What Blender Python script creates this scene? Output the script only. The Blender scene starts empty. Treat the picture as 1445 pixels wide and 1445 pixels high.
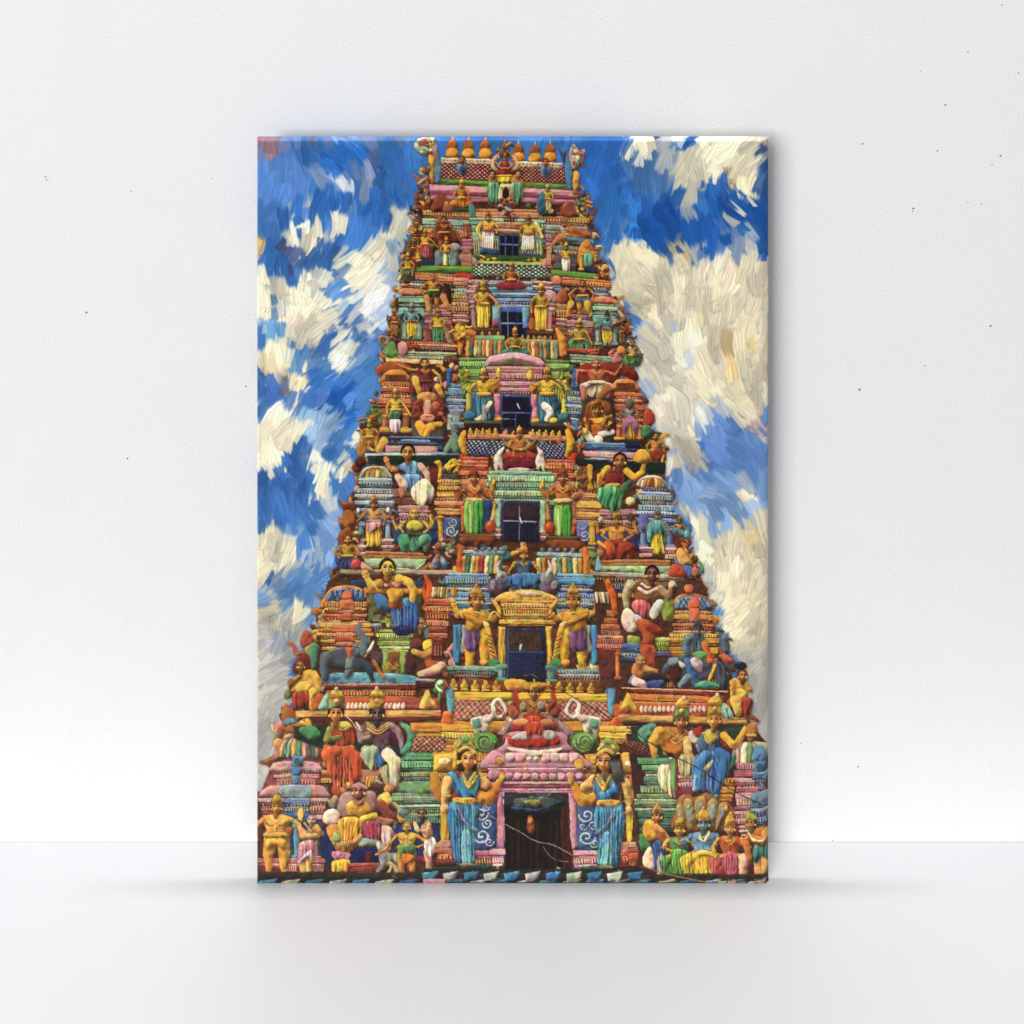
RELIEF = 0.55          # millimetres of paint
WORLD = 0.41
KEY_LOC, KEY_S, KEY_W = (-8.6, -11.5, 8.4), 8.5, 2500
STRIP_LOC, STRIP_D, STRIP_W = (0, 0.0218, 4.0), .043, 68
EXPO = -0.02
import numpy as np
# ---------------------------------------------------------------- the painting
# The canvas carries a painting of a temple tower.  It is painted here stroke by
# stroke into arrays: PX (paint colour) and HT (paint thickness).  Coordinates of
# the marks are given through V(), a local frame for each passage of the picture.
PAL_X0, PAL_Y0, PAL_W, PAL_H, KS = 362.0, 191.0, 724.0, 1058.0, 1.42
NW, NH = int(PAL_W * KS) + 1, int(PAL_H * KS) + 1
rng = np.random.default_rng(7)
PX = np.zeros((NH, NW, 3), np.float32)
HT = np.zeros((NH, NW), np.float32)
MK = np.zeros((NH, NW), np.float32); MARK = [0]
KP = np.zeros((NH, NW), bool)
FR = [0.0, 0.0, 1.0]
INK = np.array([0.23, 0.12, 0.08], np.float32)

def V(x0, y0, s): FR[:] = [x0, y0, s]
def cv(pts):
    a = np.asarray(pts, np.float32).reshape(-1, 2)
    return np.stack([(FR[0] + a[:, 0] * FR[2] - PAL_X0) * KS, (FR[1] + a[:, 1] * FR[2] - PAL_Y0) * KS], 1)
def hexc(c):
    if isinstance(c, str):
        c = c.lstrip('#')
        return np.array([int(c[i:i + 2], 16) / 255 for i in (0, 2, 4)], np.float32)
    return np.asarray(c, np.float32)
def box1(a, r, ax):
    if r < 1: return a
    pad = [(0, 0), (0, 0)]; pad[ax] = (r + 1, r)
    c = np.cumsum(np.pad(a, pad, mode='edge'), axis=ax, dtype=np.float64)
    n = a.shape[ax]
    hi = np.take(c, np.arange(2 * r + 1, 2 * r + 1 + n), ax); lo = np.take(c, np.arange(0, n), ax)
    return ((hi - lo) / (2 * r + 1)).astype(np.float32)
def blur(a, r): return box1(box1(box1(box1(a, r, 0), r, 1), r, 0), r, 1)
def noise(h, w, sx, sy, seed):
    g = np.random.default_rng(seed); a = g.random((int(h / sy) + 4, int(w / sx) + 4)).astype(np.float32)
    y = np.arange(h) / sy; x = np.arange(w) / sx
    iy = y.astype(int); ix = x.astype(int); fy = (y - iy)[:, None]; fx = (x - ix)[None, :]
    fy = fy * fy * (3 - 2 * fy); fx = fx * fx * (3 - 2 * fx)
    A = a[iy][:, ix]; B = a[iy][:, ix + 1]; C_ = a[iy + 1][:, ix]; D = a[iy + 1][:, ix + 1]
    return ((A * (1 - fx) + B * fx) * (1 - fy) + (C_ * (1 - fx) + D * fx) * fy).astype(np.float32) - 0.5
NV = noise(NH, NW, 2.2, 26, 1) + .6 * noise(NH, NW, 5, 60, 2)      # upright bristle grain
NHZ = noise(NH, NW, 30, 2.2, 3) + .6 * noise(NH, NW, 70, 5, 4)     # level bristle grain
NB = noise(NH, NW, 9, 9, 5) + .5 * noise(NH, NW, 4, 4, 6)          # dabs

def slope(a, r):
    gy, gx = np.gradient(blur(a, r)); d = gx * .55 + gy * .85
    return (d / d.std()).astype(np.float32)
CN = .7 * slope(noise(NH, NW, 7, 8, 41), 1) + .5 * slope(noise(NH, NW, 14, 16, 42), 2)
CH = .8 * slope(noise(NH, NW, 34, 3.2, 43), 1) + .4 * slope(noise(NH, NW, 12, 6, 44), 1)
CVV = .8 * slope(noise(NH, NW, 3.2, 30, 45), 1) + .5 * slope(noise(NH, NW, 7, 16, 46), 1)
HUE = np.stack([noise(NH, NW, 15, 13, 47 + i) + .7 * noise(NH, NW, 6, 6, 57 + i) for i in range(3)], -1)
def stamp(m, x0, y0, col, r=3, k=.5, ink=.52, g=.3, grain=None, fold=None, a=1.0, h=.15):
    """lay one mark: mask m (0/1) at x0,y0; modelled like a carved form, inked round"""
    hh, ww = m.shape
    r = max(1, int(round(r)))
    b = blur(m, r)
    gy, gx = np.gradient(b)
    sh = (gx * .55 + gy * .85) * (2 * r + 1) * k
    Y = slice(y0, y0 + hh); X = slice(x0, x0 + ww)
    base = hexc(col)[None, None, :]
    if MARK[0]: base = np.clip(base * (1 + .20 * HUE[Y, X]), 0, 1)
    n = (NB if grain is None else grain)[Y, X]
    v = sh + g * n * .55
    if MARK[0] and g > .15:
        cg = CH if grain is NHZ else (CVV if (grain is NV or fold is not None) else CN)
        v = v + (.09 if grain is NHZ else .085) * min(1, .4 + .12 * min(hh, ww) / 4) * cg[Y, X]
    if fold is not None: v = v + fold
    hi = np.clip(v, 0, 1)[..., None]; lo = np.clip(-v * 1.25, 0, .9)[..., None]
    c = base * (1 - lo) + lo * base * base * .16
    c = c + (base * 1.28 + .05 - c) * hi * .8 + np.clip(hi - .38, 0, 1) * np.array([.62, .6, .52], np.float32)
    if ink > 0:
        sd = np.zeros_like(m); sd[3:, 2:] = m[:-3, :-2]
        s = np.clip(blur(m, 1) * 1.8, 0, 1) * (1 - m) * ink
        s = np.maximum(s, blur(sd, 2) * (1 - m) * .75 * ink)
        PX[Y, X] = PX[Y, X] * (1 - s[..., None]) + INK * s[..., None]
    ma = (m * a)[..., None]
    if MARK[0]: MK[Y, X] = np.maximum(MK[Y, X], m)
    PX[Y, X] = PX[Y, X] * (1 - ma) + c * ma
    HT[Y, X] = HT[Y, X] * (1 - .8 * m) + m * (h * b + .10 * n)

def window(P, pad):
    x0 = max(0, int(P[:, 0].min() - pad)); x1 = min(NW, int(P[:, 0].max() + pad) + 1)
    y0 = max(0, int(P[:, 1].min() - pad)); y1 = min(NH, int(P[:, 1].max() + pad) + 1)
    if x1 - x0 < 3 or y1 - y0 < 3: return None
    return x0, y0, *np.meshgrid(np.arange(x0, x1) + .5, np.arange(y0, y1) + .5)
def inside(P, gx, gy):
    m = np.zeros(gx.shape, bool); n = len(P)
    for i in range(n):
        ax, ay = P[i]; bx, by = P[(i + 1) % n]
        if ay == by: continue
        cr = ((ay > gy) != (by > gy))
        m ^= cr & (gx < (bx - ax) * (gy - ay) / (by - ay) + ax)
    return m.astype(np.float32)
def smooth(P, closed=True, n=6):
    m = len(P); out = []
    for i in range(m if closed else m - 1):
        a, b, c, d = (P[(i - 1) % m], P[i], P[(i + 1) % m], P[(i + 2) % m]) if closed else \
            (P[max(i - 1, 0)], P[i], P[i + 1], P[min(i + 2, m - 1)])
        for t in np.arange(n) / n:
            out.append(.5 * ((2 * b) + (c - a) * t + (2 * a - 5 * b + 4 * c - d) * t * t + (3 * b - a - 3 * c + d) * t ** 3))
    if not closed: out.append(P[-1])
    return np.array(out)
def folds(gx, gy, P, n, amp, ang=0., fan=0.):
    """drapery: n pleats across the mark"""
    cx = P[:, 0].mean(); w = max(2., np.ptp(P[:, 0])); yt = P[:, 1].min(); hgt = max(2., np.ptp(P[:, 1]))
    u = (gx - cx) / w; v = (gy - yt) / hgt
    u = (u - ang * (v - .5)) / (1 + fan * (v - .5))
    ph = rng.random(6) * 6.28
    u = u + .05 * np.sin(v * 3 + ph[0]) + .03 * np.sin(v * 7 + ph[1])
    q = np.sin(u * n * 4.2 + ph[2]) * .5 + np.sin(u * n * 7.3 + ph[3] + v) * .4 + np.sin(u * n * 12.7 + ph[4] - 2 * v) * .3
    return (amp * np.sign(q) * np.abs(q) ** .7).astype(np.float32)
def p(pts, col, crv=False, r=None, n=0, amp=.28, ang=0., fan=0., **kw):
    P = cv(pts)
    if crv: P = smooth(P)
    if r is None: r = np.clip(min(np.ptp(P[:, 0]), np.ptp(P[:, 1])) * .16, 1, 7)
    w = window(P, r * 2 + 6)
    if w is None: return
    x0, y0, gx, gy = w
    f = folds(gx, gy, P, n, amp, ang, fan) if n else None
    stamp(inside(P, gx, gy), x0, y0, col, r, fold=f, **kw)
def c(pts, col, **kw): p(pts, col, crv=True, **kw)
def e(x, y, rx, ry, col, rot=0, **kw):
    a = np.linspace(0, 6.283, 22, endpoint=False); ca, sa = np.cos(np.radians(rot)), np.sin(np.radians(rot))
    X = np.cos(a) * rx; Y = np.sin(a) * ry
    p(np.stack([x + X * ca - Y * sa, y + X * sa + Y * ca], 1), col, **kw)
def t(pts, rad, col, crv=False, **kw):
    """a limb, cord or stem: tapering tube along the points"""
    P = cv(pts); s = FR[2] * KS
    if crv: P = smooth(P, False, 5)
    R = np.interp(np.linspace(0, 1, len(P)), np.linspace(0, 1, len(np.atleast_1d(rad))), np.atleast_1d(rad)) * s
    w = window(P, R.max() + 8)
    if w is None: return
    x0, y0, gx, gy = w
    d = np.full(gx.shape, 1e9, np.float32)
    for i in range(len(P) - 1):
        a, b = P[i], P[i + 1]; ab = b - a; L = max(1e-6, ab @ ab)
        q = np.clip(((gx - a[0]) * ab[0] + (gy - a[1]) * ab[1]) / L, 0, 1)
        d = np.minimum(d, np.hypot(gx - a[0] - q * ab[0], gy - a[1] - q * ab[1]) - (R[i] + (R[i + 1] - R[i]) * q))
    kw.setdefault('r', np.clip(R.max() * .75, 1, 7))
    stamp((d < 0).astype(np.float32), x0, y0, col, **kw)
def ln(pts, rad, col, **kw): t(pts, rad, col, k=0, ink=0, g=.1, **kw)
def band(x0, x1, y, h, col, sl=0., i0=0., i1=0., **kw):
    """one moulding: from x0..x1 at y, height h, right end sl lower, ends drawn in by i0/i1 below"""
    kw.setdefault('r', np.clip(h * FR[2] * KS * .3, 1, 4)); kw.setdefault('grain', NHZ); kw.setdefault('k', .26); kw.setdefault('g', .55)
    p([x0, y, x1, y + sl, x1 - i1, y + h + sl, x0 + i0, y + h], col, **kw)
def st(x0, x1, y, rows, sl=0.):
    """a pile of mouldings: rows of (height, colour, inset)"""
    for h, col, ins in rows:
        w = x1 - x0 - 2 * ins; dk = hexc(col); px = 1 / (FR[2] * KS)
        band(x0 + ins, x1 - ins, y, h, dk, sl, i0=rng.uniform(-.1, .2) * h, i1=rng.uniform(-.1, .2) * h, r=1)
        L = lambda f, wd, cl, al, c0=0., c1=0.: ln([x0 + ins + w * c0, y + h * f + sl * c0, x1 - ins - w * c1, y + h * f + sl * (1 - c1)], wd * px, cl, a=al)
        q = rng.uniform(0, .3, 4)
        L(.0, .55, dk * .5 + .46, .8, q[0], q[1]); L(.22, .8, dk * .8 + .2, .6, q[2], q[3])
        if h > 6 * px: L(.52, .5, dk * .55, .6, q[1], q[2]); L(.60, .5, dk * .75 + .22, .5, q[3], q[0])
        L(.86, .9, dk * dk * .4, .75); L(.98, .8, INK, .85)
        if h > 3.6 * px and rng.random() < .45:
            stp = rng.uniform(4.2, 6.5) * px; gold = hexc('#dcb45a') if rng.random() < .5 else dk * .5 + .45
            for xx in np.arange(x0 + ins + stp, x1 - ins - stp * .5, stp):
                yy = y + sl * (xx - x0) / (x1 - x0)
                ln([xx, yy + h * .34, xx + .2 * px, yy + h * .76], 1.0 * px, gold, a=.75); ln([xx + stp * .42, yy + h * .3, xx + stp * .42, yy + h * .8], .7 * px, dk * dk * .45, a=.7)
        for j in range(int(w * FR[2] / 11)):
            xx = x0 + ins + w * rng.random(); yy = y + sl * (xx - x0) / (x1 - x0)
            ln([xx, yy + h * .1, xx + rng.normal(0, .1) * h, yy + h * .9], .5 * px, dk * rng.choice([.35, 1.4]), a=.45)
        y += h
    return y
def lattice(q, bg, line, nx, ny, lw):
    """a net of crossing cords over a panel; q = four corners"""
    p(q, bg, r=2, k=.3, g=.5)
    q = np.asarray(q, float).reshape(4, 2)
    f = lambda u, v: (q[0] * (1 - u) + q[1] * u) * (1 - v) + (q[3] * (1 - u) + q[2] * u) * v
    for i in range(-ny, nx + 1):
        for sgn in (0, 1):
            a, b = (i, 0), (i + ny, ny)
            lo, hi = max(0, a[0]), min(nx, b[0])
            if hi <= lo: continue
            v0, v1 = (lo - i) / ny, (hi - i) / ny
            if sgn: v0, v1 = 1 - v0, 1 - v1
            ln(np.concatenate([f(lo / nx, v0), f(hi / nx, v1)]), lw, line)
def stripes(q, cols, **kw):
    q = np.asarray(q, float).reshape(4, 2); n = len(cols)
    for i, cl in enumerate(cols):
        a, b = i / n, (i + 1) / n
        p(np.concatenate([q[0] * (1 - a) + q[1] * a, q[0] * (1 - b) + q[1] * b, q[3] * (1 - b) + q[2] * b, q[3] * (1 - a) + q[2] * a]), cl, ink=.5, grain=NV, k=.7, **kw)
def head(x, y, r, skin, hair='#2a1a18', crown=None, turn=0., ch=1.2):
    if hair: e(x, y - r * .12, r * .98, r * 1.05, hair)
    t([x, y + r * .6, x, y + r * 1.35], r * .38, hexc(skin) * .8)
    e(x + turn * r * .15, y + r * .08, r * .72, r * .93, skin, k=.5, g=.1)
    e(x + turn * r * .15 - r * .1, y - r * .38, r * .34, r * .22, hexc(skin) * .7 + .28, ink=0, k=0, g=.1)
    q = x + turn * r * .32; d = hexc(skin) * .28; m = hexc(skin) * .55
    for sg in (-1, 1):
        ln([q + sg * r * .44, y - r * .10, q + sg * r * .18, y - r * .09], r * .10, d)
        ln([q + sg * r * .50, y - r * .36, q + sg * r * .14, y - r * .30], r * .07, d, a=.7)
    ln([q + r * .06, y - r * .1, q + r * .10, y + r * .32], r * .10, m, a=.8)
    ln([q - r * .08, y - r * .1, q - r * .05, y + r * .28], r * .08, hexc(skin) * .6 + .4, a=.8)
    for sg in (-1, 1): e(x + sg * r * .74, y + r * .30, r * .15, r * .2, '#deb648', ink=.4)
    e(x - r * .28 + turn * r * .3, y + r * .22, r * .2, r * .14, hexc(skin) * .6 + .36, ink=0, k=0)
    ln([q - r * .19, y + r * .55, q + r * .19, y + r * .55], r * .08, hexc('#96342a'))
    ln([q - r * .14, y + r * .74, q + r * .14, y + r * .74], r * .06, m, a=.6)
    P = cv([[x, y]])[0]; R = r * FR[2] * KS
    KP[max(0, int(P[1] - R)):int(P[1] + R * .95), max(0, int(P[0] - R * .8)):int(P[0] + R * .8)] = True
    if crown:
        h = r * ch
        p([x - r * .8, y - r * .45, x + r * .8, y - r * .45, x + r * .72, y - r * .9, x - r * .72, y - r * .9], crown)
        c([x - r * .68, y - r * .85, x - r * .55, y - r - h * .5, x, y - r - h * .95, x + r * .55, y - r - h * .5, x + r * .68, y - r * .85, x, y - r * .75], crown)
        e(x, y - r - h, r * .18, r * .28, crown, ink=.5)
        e(x, y - r * .68, r * .2, r * .18, '#b8392e', ink=.3)
def arm(pts, rad, col, band_=None):
    t(pts, [rad, rad * .82, rad * .62], col)
    q = np.asarray(pts, float).reshape(-1, 2)
    e(q[-1, 0], q[-1, 1], rad * .85, rad * .8, col, ink=.5)
    for a_, b_, f, w_ in ((q[0], q[1], .55, .95), (q[-2], q[-1], .82, .72)):      # armlet and bangle
        d = b_ - a_; L = max(1e-6, np.hypot(*d)); n = np.array([-d[1], d[0]]) / L * rad * w_; m = a_ + d * f
        ln([m[0] - n[0], m[1] - n[1], m[0] + n[0], m[1] + n[1]], rad * .2, band_ or '#e0bb52', a=.85)
def fig(x, y0, y1, skin='#c9883a', top=None, bot='#3f8a55', crown='#d9a13a', kind='sari', arms=None, w=1., hair='#2a1a18', turn=0., sash=None, lean=0.):
    """a carved figure between y0 (crown) and y1 (feet)"""
    H = y1 - y0; W = H * w; top = top or skin
    X = lambda f, v: x + f * W + lean * H * (1 - v)
    Y = lambda f: y0 + f * H
    if kind in ('sari', 'dhoti', 'bare', 'short'):
        hy, hr, sh, wa, hp = .155, .078, .275, .455, .52
        if arms is None: arms = [(-.2, .41, -.17, .55), (.2, .41, .17, .55)]
        bh = 1.
    else:
        hy, hr, sh, wa, hp = .20, .105, .35, .60, .68
        if arms is None: arms = [(-.3, .52, -.22, .70), (.3, .52, .22, .70)]
        bh = 1.3
    ar = .027 * H * bh
    for a in arms:
        if len(a) > 4: arm([X(np.sign(a[0]) * .10 * bh, sh), Y(sh + .02), X(a[0], a[1]), Y(a[1]), X(a[2], a[3]), Y(a[3])], ar, skin)
    if kind == 'sari':
        c([X(-.10, wa), Y(wa), X(.10, wa), Y(wa), X(.145, .6), Y(.6), X(.12, .9), Y(.9), X(.13, .97), Y(.97), X(0, .985), Y(.985), X(-.13, .97), Y(.97), X(-.12, .9), Y(.9), X(-.145, .6), Y(.6)], bot, n=3, fan=.3)
    elif kind in ('dhoti', 'bare', 'short'):
        lc = bot if kind == 'dhoti' else skin
        for sg in (-1, 1):
            t([X(sg * .055, .52), Y(.5), X(sg * .075, .72), Y(.72), X(sg * .07, .93), Y(.93)], [.066 * W, .055 * W, .032 * W], lc)
            e(X(sg * .085, .96), Y(.965), .05 * W, .018 * H, skin)
        if kind == 'dhoti': p([X(-.03, .5), Y(.5), X(.03, .5), Y(.5), X(.045, .9), Y(.9), X(-.045, .9), Y(.9)], bot, n=2)
        if kind == 'short': c([X(-.11, .46), Y(.46), X(.11, .46), Y(.46), X(.15, .62), Y(.64), X(.02, .66), Y(.66), X(-.15, .62), Y(.64)], bot, n=3)
    elif kind == 'cross':
        for sg in (-1, 1):
            t([X(sg * .10, .7), Y(.74), X(sg * .36, .84), Y(.84), X(sg * .02, .93), Y(.93)], [.09 * H, .08 * H, .05 * H], bot)
        c([X(-.14, .62), Y(.64), X(.14, .62), Y(.64), X(.1, .95), Y(.95), X(-.1, .95), Y(.95)], bot, n=2)
    elif kind == 'seat':
        c([X(-.15, .6), Y(.6), X(.15, .6), Y(.6), X(.2, .8), Y(.8), X(.12, .98), Y(.98), X(-.12, .98), Y(.98), X(-.2, .8), Y(.8)], bot, n=3)
        for sg in (-1, 1):
            t([X(sg * .1, .66), Y(.68), X(sg * .25, .74), Y(.74), X(sg * .21, .97), Y(.97)], [.085 * H, .08 * H, .045 * H], bot)
    c([X(-.145 * bh, sh), Y(sh + .01), X(-.06, sh), Y(sh - .03), X(.06, sh), Y(sh - .03), X(.145 * bh, sh), Y(sh + .01), X(.115 * bh, .36), Y((sh + wa) / 2), X(.085 * bh, wa), Y(wa), X(.1 * bh, hp), Y(hp), X(-.1 * bh, hp), Y(hp), X(-.085 * bh, wa), Y(wa), X(-.115 * bh, .36), Y((sh + wa) / 2)], top)
    dk = hexc(top) * hexc(top) * .5; lt = hexc(top) * .7 + .3
    for sg in (-1, 1):
        ln([X(sg * .02, sh), Y(sh + .09), X(sg * .06, sh), Y(sh + .10), X(sg * .10, sh), Y(sh + .07)], .006 * H, dk, crv=True, a=.8)
        ln([X(sg * .04, sh), Y(sh + .055), X(sg * .075, sh), Y(sh + .05)], .010 * H, lt, a=.7)
    ln([X(.005, sh), Y(sh + .06), X(.0, wa), Y(wa - .01)], .005 * H, dk, a=.7)
    ln([X(-.05, sh), Y(sh), X(0, sh), Y(sh + .05), X(.05, sh), Y(sh)], .011 * H, '#e3bd55')
    ln([X(-.075, sh), Y(sh + .01), X(0, sh), Y(sh + .10), X(.075, sh), Y(sh + .01)], .007 * H, '#d9a83c', crv=True)
    if kind in ('sari', 'dhoti', 'seat', 'cross'):
        y_a, y_b = (.54, .94) if bh == 1 else (.72, .95)
        for i in range(7):
            f = (i - 3) / 3.2; sp = .11 if bh == 1 else .2
            ln([X(f * .07, y_a), Y(y_a), X(f * sp * .9, .7), Y((y_a + y_b) / 2), X(f * sp + rng.normal(0, .01), y_b), Y(y_b)], .005 * H, hexc(bot) ** 2 * .4 if i % 2 else hexc(bot) * .6 + .38, crv=True, a=.65)
    c([X(-.105 * bh, wa), Y(wa + .005), X(.105 * bh, wa), Y(wa + .005), X(.11 * bh, hp), Y(hp - .01), X(-.11 * bh, hp), Y(hp - .01)], sash or '#d8a63c', ink=.5)
    for a in arms:
        if len(a) == 4: arm([X(np.sign(a[0]) * .135 * bh, sh), Y(sh + .025), X(a[0], a[1]), Y(a[1]), X(a[2], a[3]), Y(a[3])], ar, skin)
    head(X(0, hy), Y(hy), hr * H, skin, hair, crown, turn)
def pillar(x, y0, y1, w, col, cap=None):
    t([x, y0, x, y1], w / 2, col, grain=NV)
    for yy in (y0, y1): band(x - w * .8, x + w * .8, yy - w * .3, w * .6, cap or col)
def finials(x0, y0, x1, y1, n, r, col):
    for i in range(n):
        f = i / max(1, n - 1); x = x0 + (x1 - x0) * f; y = y0 + (y1 - y0) * f
        e(x, y, r, r * .8, col); e(x, y - r, r * .5, r * .8, col); e(x, y + r * .8, r * 1.1, r * .35, col)
def clutter(q, n, sz, cols, seed=0):
    """broken ornament: many small carved dabs inside a quad"""
    g = np.random.default_rng(seed + 11); q = np.asarray(q, float).reshape(4, 2)
    for i in range(n):
        u, v = g.random(2); P = (q[0] * (1 - u) + q[1] * u) * (1 - v) + (q[3] * (1 - u) + q[2] * u) * v
        cl = cols[g.integers(len(cols))]; s = sz * g.uniform(.5, 1.2)
        if g.random() < .5: e(P[0], P[1], s, s * g.uniform(.5, 1.1), cl, rot=g.uniform(0, 180))
        else:
            a = g.uniform(0, 6.28); b = a + g.uniform(-1, 1)
            t([P[0], P[1], P[0] + s * 1.4 * np.cos(a), P[1] + s * 1.4 * np.sin(a), P[0] + s * 1.4 * np.cos(a) + s * np.cos(b), P[1] + s * 1.4 * np.sin(a) + s * np.sin(b)], [s * .5, s * .4, s * .22], cl, crv=True)
def scroll(x, y, r, col, sg=1, n=1.6, w=.12, bg=None):
    if bg: e(x, y, r * 1.05, r, bg)
    a = np.linspace(0, n * 6.28, 26); q = r * (1 - .85 * a / a[-1])
    t(np.stack([x + sg * q * np.cos(a), y + q * np.sin(a)], 1), r * w, col, ink=.4)

def pleats(x0, x1, y0, X0, X1, y1, n, col, wd=2.5, bow=0.):
    """thin creases falling from x0..x1 at y0 to X0..X1 at y1"""
    cc = hexc(col)
    for i in range(n):
        f = (i + .5 + rng.normal(0, .15)) / n; a = x0 + (x1 - x0) * f; b = X0 + (X1 - X0) * f
        s0 = y0 + (y1 - y0) * rng.uniform(0, .12); s1 = y1 - (y1 - y0) * rng.uniform(0, .15)
        ln([a, s0, (a + b) / 2 + bow * (f - .3), (s0 + s1) / 2, b, s1], wd * .8, cc * cc * .4 if i % 2 else cc * .6 + .36, crv=True, a=.55)
def jewels(pts, r, n=9, col='#e3bf58'):
    """a string of beads along a curve"""
    P = smooth(np.asarray(pts, np.float32).reshape(-1, 2), False, 8)
    for i in np.linspace(0, len(P) - 1, n).astype(int): e(P[i, 0], P[i, 1], r, r, col, ink=.6)

def dome(cx, y0, y1, w, cols):
    """ribbed dome: ribs that gather towards the top"""
    n = len(cols)
    for k in sorted(range(n), key=lambda i: -abs(i - (n - 1) / 2)):
        f = (k - (n - 1) / 2) / ((n - 1) / 2); sg = np.sin(f * 1.35) / np.sin(1.35)
        wd = w * 1.5 / n * (1.05 - .55 * abs(sg))
        t([cx + sg * w * .52, y0 + abs(sg) * (y1 - y0) * .12, cx + sg * w * .88, y0 + (y1 - y0) * .38, cx + sg * w, y1], [wd * .6, wd * .95, wd], cols[k], crv=True, ink=.6, grain=NV)
# ---- sky: laid in as patches, then worked over with loaded bristle strokes
CR, WC, GC, PB = '#e9e3d0', '#ddd1b2', '#cdc6b4', '#a9bfe0'
def patch(col, *pts): p(pts, col, crv=True, ink=0, k=0, g=.1, r=2)
PX[:] = hexc('#3a74bd')
V(350, 180, .17301)
patch('#3b76c2', 60, 60, 1450, 60, 1450, 700, 60, 1300)
patch('#2062b6', 480, 200, 1000, 150, 1100, 300, 800, 330, 540, 400)
patch('#2c68b8', 400, 560, 1200, 520, 1200, 760, 700, 700, 300, 800)
patch('#4f83cc', 60, 200, 300, 100, 500, 500, 200, 760, 60, 760)
patch('#5e80b0', 850, 330, 960, 250, 1050, 280, 960, 540, 900, 540)
patch('#8d9cc0', 930, 300, 1030, 290, 1020, 430, 950, 550, 930, 480)
patch('#7b98c4', 560, 360, 780, 340, 820, 440, 700, 540, 560, 520)
patch('#6f86b4', 300, 70, 1300, 66, 1200, 130, 700, 110, 350, 160)
patch('#b0604a', 60, 60, 170, 60, 150, 270, 110, 230, 60, 260)
patch('#9a7886', 160, 60, 260, 60, 230, 200, 160, 170)
patch('#c9ae4a', 60, 880, 140, 860, 155, 930, 80, 980)
patch('#bb9a70', 60, 980, 110, 970, 90, 1100, 60, 1110)
patch('#4a5d96', 260, 900, 400, 950, 480, 1180, 350, 1170)
patch(CR, 430, 815, 480, 760, 560, 740, 640, 710, 730, 675, 805, 700, 800, 850, 700, 880, 610, 890, 540, 980, 425, 1015, 440, 900)
patch(CR, 320, 880, 390, 825, 412, 900, 400, 975, 330, 940)
patch('#cfd4da', 600, 890, 740, 870, 700, 960, 620, 950)
patch(CR, 945, 815, 1100, 845, 1190, 720, 1290, 705, 1365, 760, 1350, 860, 1270, 960, 1230, 1050, 1230, 1460, 700, 1460, 860, 1400, 900, 1290, 770, 1300, 740, 1100, 740, 960, 880, 1020, 985, 995)
patch(PB, 1080, 1080, 1270, 960, 1240, 1460, 1020, 1460)
patch(CR, 60, 1150, 150, 1190, 250, 1190, 335, 1270, 310, 1370, 230, 1380, 420, 1330, 430, 1240, 530, 1185, 625, 1190, 645, 1280, 570, 1340, 600, 1460, 60, 1460)
patch('#9fb6d6', 1175, 620, 1280, 560, 1270, 600, 1200, 655)
patch('#bfc4cf', 700, 530, 810, 410, 820, 450, 730, 520)
V(355, 400, .22155)
patch(CR, 30, -10, 460, -10, 430, 110, 570, 130, 520, 230, 460, 340, 380, 380, 290, 420, 280, 480, 220, 540, 370, 600, 360, 690, 290, 720, 230, 650, 60, 570, 40, 430, 110, 370, 60, 290, 30, 260)
patch('#5b8fd0', 420, 15, 560, 30, 690, -10, 660, 85, 560, 120, 450, 110)
patch('#5a93cf', 60, 290, 200, 265, 285, 340, 270, 410, 180, 420, 80, 340)
patch('#6f96cc', 110, 70, 170, 80, 175, 205, 150, 215, 140, 110)
patch('#dfe0e2', 690, 0, 890, -10, 890, 180, 830, 370, 700, 310, 650, 200, 570, 190, 600, 120)
patch('#a8c0e6', 885, -10, 950, -10, 900, 200, 830, 420, 840, 260)
patch('#3a6fc0', 540, 185, 550, 240, 530, 330, 470, 400, 380, 400, 430, 385, 500, 290)
patch('#5f92d6', 560, 190, 660, 180, 700, 310, 830, 370, 820, 560, 660, 430, 630, 260)
patch(CR, 540, 245, 620, 255, 640, 380, 675, 430, 640, 560, 555, 620, 470, 520, 500, 380)
patch(WC, 60, 430, 120, 380, 200, 430, 290, 420, 250, 520, 60, 560)
patch(WC, 230, 590, 370, 560, 360, 690, 290, 720)
patch('#5f93cc', 230, 470, 330, 430, 470, 420, 480, 520, 300, 560, 210, 540)
patch('#426fc0', 50, 590, 130, 590, 200, 650, 250, 700, 380, 720, 490, 750, 440, 860, 330, 820, 250, 770, 150, 770, 70, 690)
patch('#3d78c8', 400, 540, 560, 620, 440, 720, 370, 700)
patch('#4f8ad2', 600, 560, 830, 430, 820, 700, 760, 800, 700, 850, 640, 1010, 590, 920, 600, 700)
patch('#1f62bd', 430, 720, 530, 625, 605, 700, 600, 800, 660, 880, 590, 970, 520, 850, 500, 760)
patch('#6b4a3a', 190, 632, 235, 630, 238, 652, 210, 660)
patch(CR, 40, 820, 160, 775, 265, 790, 315, 900, 375, 960, 300, 1020, 180, 1120, 80, 1200, 25, 1190, 25, 850)
patch('#8fb0d4', 370, 800, 500, 770, 530, 950, 400, 1040, 320, 880)
patch(CR, 570, 900, 605, 885, 605, 950, 575, 970)
patch(CR, 635, 1000, 690, 915, 705, 960, 680, 1035)
patch(CR, 280, 1120, 380, 1065, 480, 1095, 560, 1075, 645, 1130, 600, 1210, 520, 1240, 500, 1400, 610, 1460, 390, 1460, 370, 1320, 420, 1190, 290, 1200)
patch('#3467b4', 30, 1220, 120, 1170, 280, 1140, 330, 1030, 345, 1060, 270, 1200, 360, 1290, 350, 1460, 30, 1460)
patch('#4a82cc', 540, 1260, 700, 1190, 680, 1370, 600, 1390)
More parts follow.
